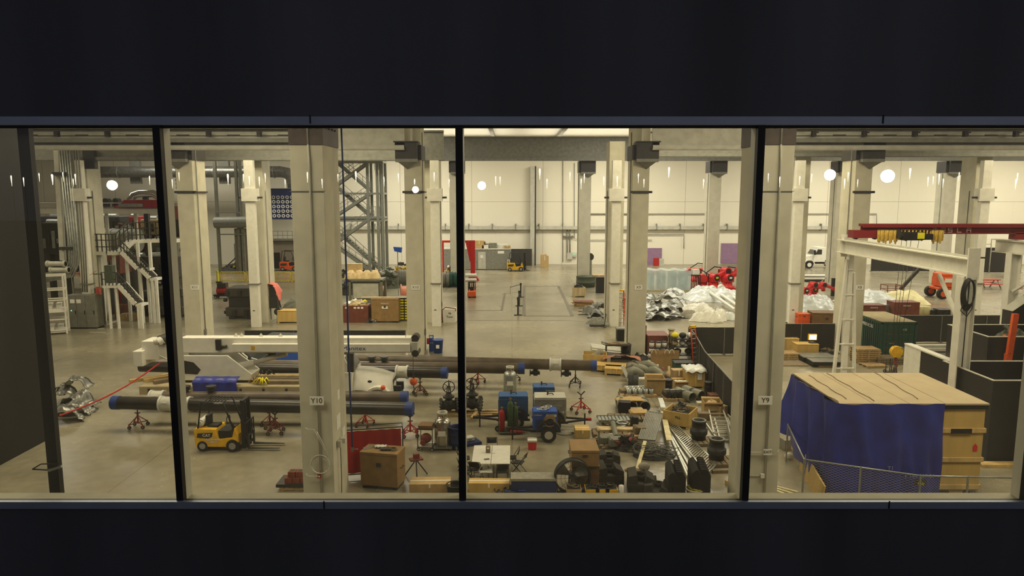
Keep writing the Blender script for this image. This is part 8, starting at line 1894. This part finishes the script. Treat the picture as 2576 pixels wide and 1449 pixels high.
# white rack at the left
g = G(143, 838); t = T('storage_rack', 'white steel rack with shelves of small white boxes by the dark post', 'rack', (g.x - .2, g.y, 0), .42)
for x in (-.95, .95):
    for y in (-.6, .6): MB().b2(x - .06, x + .06, y - .06, y + .06, 0, 4.6).build('upright', 'white_paint', t)
for z in (.25, 1.1, 1.7, 2.6, 3.4, 4.5): MB().b2(-1, 1, -.64, -.58, z, z + .1).b2(-1, 1, .58, .64, z, z + .1).b2(-1, -.94, -.6, .6, z, z + .1).b2(.94, 1, -.6, .6, z, z + .1).build('beam', 'white_paint', t)
for z in (.1, 1.78): MB().b2(-.95, .95, -.58, .58, z, z + .18).build('shelf', 'white_paint', t)
k = 0
for z in (.285, 1.965):
    for x in (-.7, -.1, .5):
        k += 1; o = Matrix.Rotation(.42, 4, 'Z') @ Vector((x, -.1, 0)); carton('white box %s on the %s shelf of the white rack' % (('left', 'middle', 'right')[(k - 1) % 3], 'lower' if z < 1 else 'upper'), (t.location.x + o.x, t.location.y + o.y, z), .36, .4, .42, .42, 'white_plastic', open_=True)
# electrical cabinet
g = G(206, 828); t = T('electrical_cabinet', 'grey electrical cabinet bank left of the white post', 'electrical cabinet', (g.x, g.y + .6, 0)); MB().b2(-1.1, 1.15, -.5, .6, .1, 2.75).build('case', 'grey_green', t, bev=.03); MB().b2(-1.1, 1.15, -.5, .6, 0, .1).build('plinth', 'black', t)
for x in (-1.08, -.34, .4): D = MB().b2(x, x + .72, -.53, -.5, .15, 2.7).build('door', 'grey_steel', t); MB().b2(x + .6, x + .66, -.56, -.53, 1.2, 1.5).build('handle', 'black', D)
for x in (-.8, -.3): MB().b2(x, x + .35, -.56, -.53, 2.1, 2.4).build('notice', 'paper', t)
MB().b2(-.8, -.72, -.56, -.53, 1.45, 1.55).build('indicator_lamp', 'exit_green', t)
P = [[(-1.2 + .25 * i, -.5 + .2 * j, 4.35 + .15 * math.sin(i * 1.4) + .05 * j - .02 * i) for i in range(11)] for j in range(6)]
simple('cloth', 'faded orange cloth draped high across the frame behind the white rack', 'cloth', MB().sheet(P, thick=.04), 'pink_dull', (g.x - .75, g.y + 1.2, 0)); simple('hanging_cloth', 'small orange cloth hanging right of the left white post', 'cloth', MB().sheet([[(.08 * i, .1 * math.sin(i), 3.4 - .12 * j) for i in range(7)] for j in range(6)], thick=.02), 'pink_cloth', (V(240, 720, 57).x, 57, 0))
t = T('wire_guard', 'grey wire guard frame behind the white rack', 'frame', (g.x - .3, g.y + 1.8, 0))
for x in (-1.2, 0, 1.2): MB().b2(x - .05, x + .05, -.05, .05, 0, 4.3).build('post', 'grey_steel', t)
for z in (3.0, 4.2): MB().b2(-1.2, 1.2, -.04, .04, z, z + .08).build('rail', 'grey_steel', t)
MB().b2(-1.2, 1.2, .0, .02, .1, 3.0).build('back_sheet', 'wall_dim', t)
# chains
t = T('hanging_chain', 'pair of dark chains hanging left of column X11', 'chain', (V(442, 420, 50).x, 50, 0)); m = MB()
for dx, z0, z1 in ((0, 395, 480), (.35, 420, 520), (.5, 420, 520)):
    za, zb2 = V(440, z0, 50).z, V(440, z1, 50).z; n = int((za - zb2) / .13)
    for k in range(n): m.ring((dx, 0, za - k * .13), .07, .022, 8, 4, 'x' if k % 2 else 'y')
    MB().tube([(dx, 0, za), (dx, 0, 15)], .03, 5).build('sling', 'dark_steel', t)
m.build('link', 'dark_steel', t)
carton('dull red crane block hanging at the foot of the chains', (V(452, 545, 52).x, 52, V(452, 552, 52).z), .9, .6, .95, 0, 'red_brown', cat='crane block', name='hanging_crane_block')
t = T('guard_machine', 'white framed machine guard behind column X11 at the left', 'machine guard', at(450, 705, 1.)); 
for z in (1.0, 2.0, 3.0, 4.0, 6.2): MB().b2(-1.6, 1.6, -.1, .1, z, z + .22).build('rail', 'light_steel', t)
for x in (-1.5, -.5, .6, 1.5): MB().b2(x - .12, x + .12, -.1, .1, 0, 6.4).build('post', 'light_steel', t)
# ---- outdoor lamps behind the camera, mirrored in the window panes ----------
mat('lamp_white', (255, 250, 235), .4, 0, 0, emit=70.); mat('lamp_small', (255, 240, 205), .4, 0, 0, emit=16.); mat('pole', (70, 72, 76), .5, .3, .1, 3.)
def lamp(px, py, D, r, m, label, cat='street lamp', group=None):
    p = V(px, py, D); p.y = 2 * WY - p.y
    t = T('street_lamp', label, cat, (p.x, p.y, -.3), 0, group); z = p.z + .3
    (MB().ball((0, 0, z), r, 14) if m == 'lamp_white' else MB().lathe([(0, .4), (r * .8, .3), (r, 0), (r * .55, -.9), (r * .15, -1.8), (0, -1.9)], (0, 0, z), 10)).build('lamp_head_and_glow', m, t); MB().cyl((0, -.3, z + r * 1.0), (0, .0, z + r * 1.05), r * .6, n=10).tube([(0, -.25, 0), (0, -.25, z + r * .8), (0, -.1, z + r * 1.3)], .06, 6).b2(-.2, .2, -.45, -.05, 0, .3).build('pole', 'pole', t)  # small heads end in a glowing tail shaped as a streak of light
    return t
for (px, py, r, lab) in ((282, 466, .5, 'leftmost'), (1045, 477, .34, 'second from the left'), (1212, 467, .42, 'third from the left'), (2088, 440, .56, 'fourth from the left'), (2233, 443, .66, 'rightmost')): lamp(px, py, 75, r, 'lamp_white', 'big floodlight seen as a bright disc in the glass, %s of five' % lab, 'floodlight', 'floodlights mirrored in the glass')
SP = [28, 59, 98, 131, 158, 184, 189, 376, 392, 414, 433, 450, 573, 612, 627, 652, 667, 717, 773, 810, 850, 895, 966, 1002, 1043, 1092, 1130, 1162, 1247, 1258, 1358, 1376, 1434, 1462, 1470, 1519, 1553, 1606, 1620, 1683, 1770, 1933, 1962, 2012, 2042, 2125, 2134, 2158, 2290, 2335, 2348, 2363, 2373, 2413, 2556, 2560]
for k, px in enumerate(SP):
    lamp(px, 446 + 9 * math.sin(k * 2.7) - (12 if k % 9 == 3 else 0), 150 + 20 * (k % 3), .2 if k % 9 == 3 else .13, 'lamp_small', 'small car park lamp mirrored as a spark in the glass', 'street lamp', 'car park lamps mirrored in the glass')
simple('car_park', 'dark asphalt yard outside behind the viewer, unseen but for its mirrored lamps', 'yard', MB().b2(-250, 250, -260, 7.4, -.6, -.3), 'asphalt' if 'asphalt' in MATS else mat('asphalt', (40, 40, 44), .9, 0, .1, 1.), (0, 0, 0))
bpy.data.objects['car_park']['kind'] = 'structure'
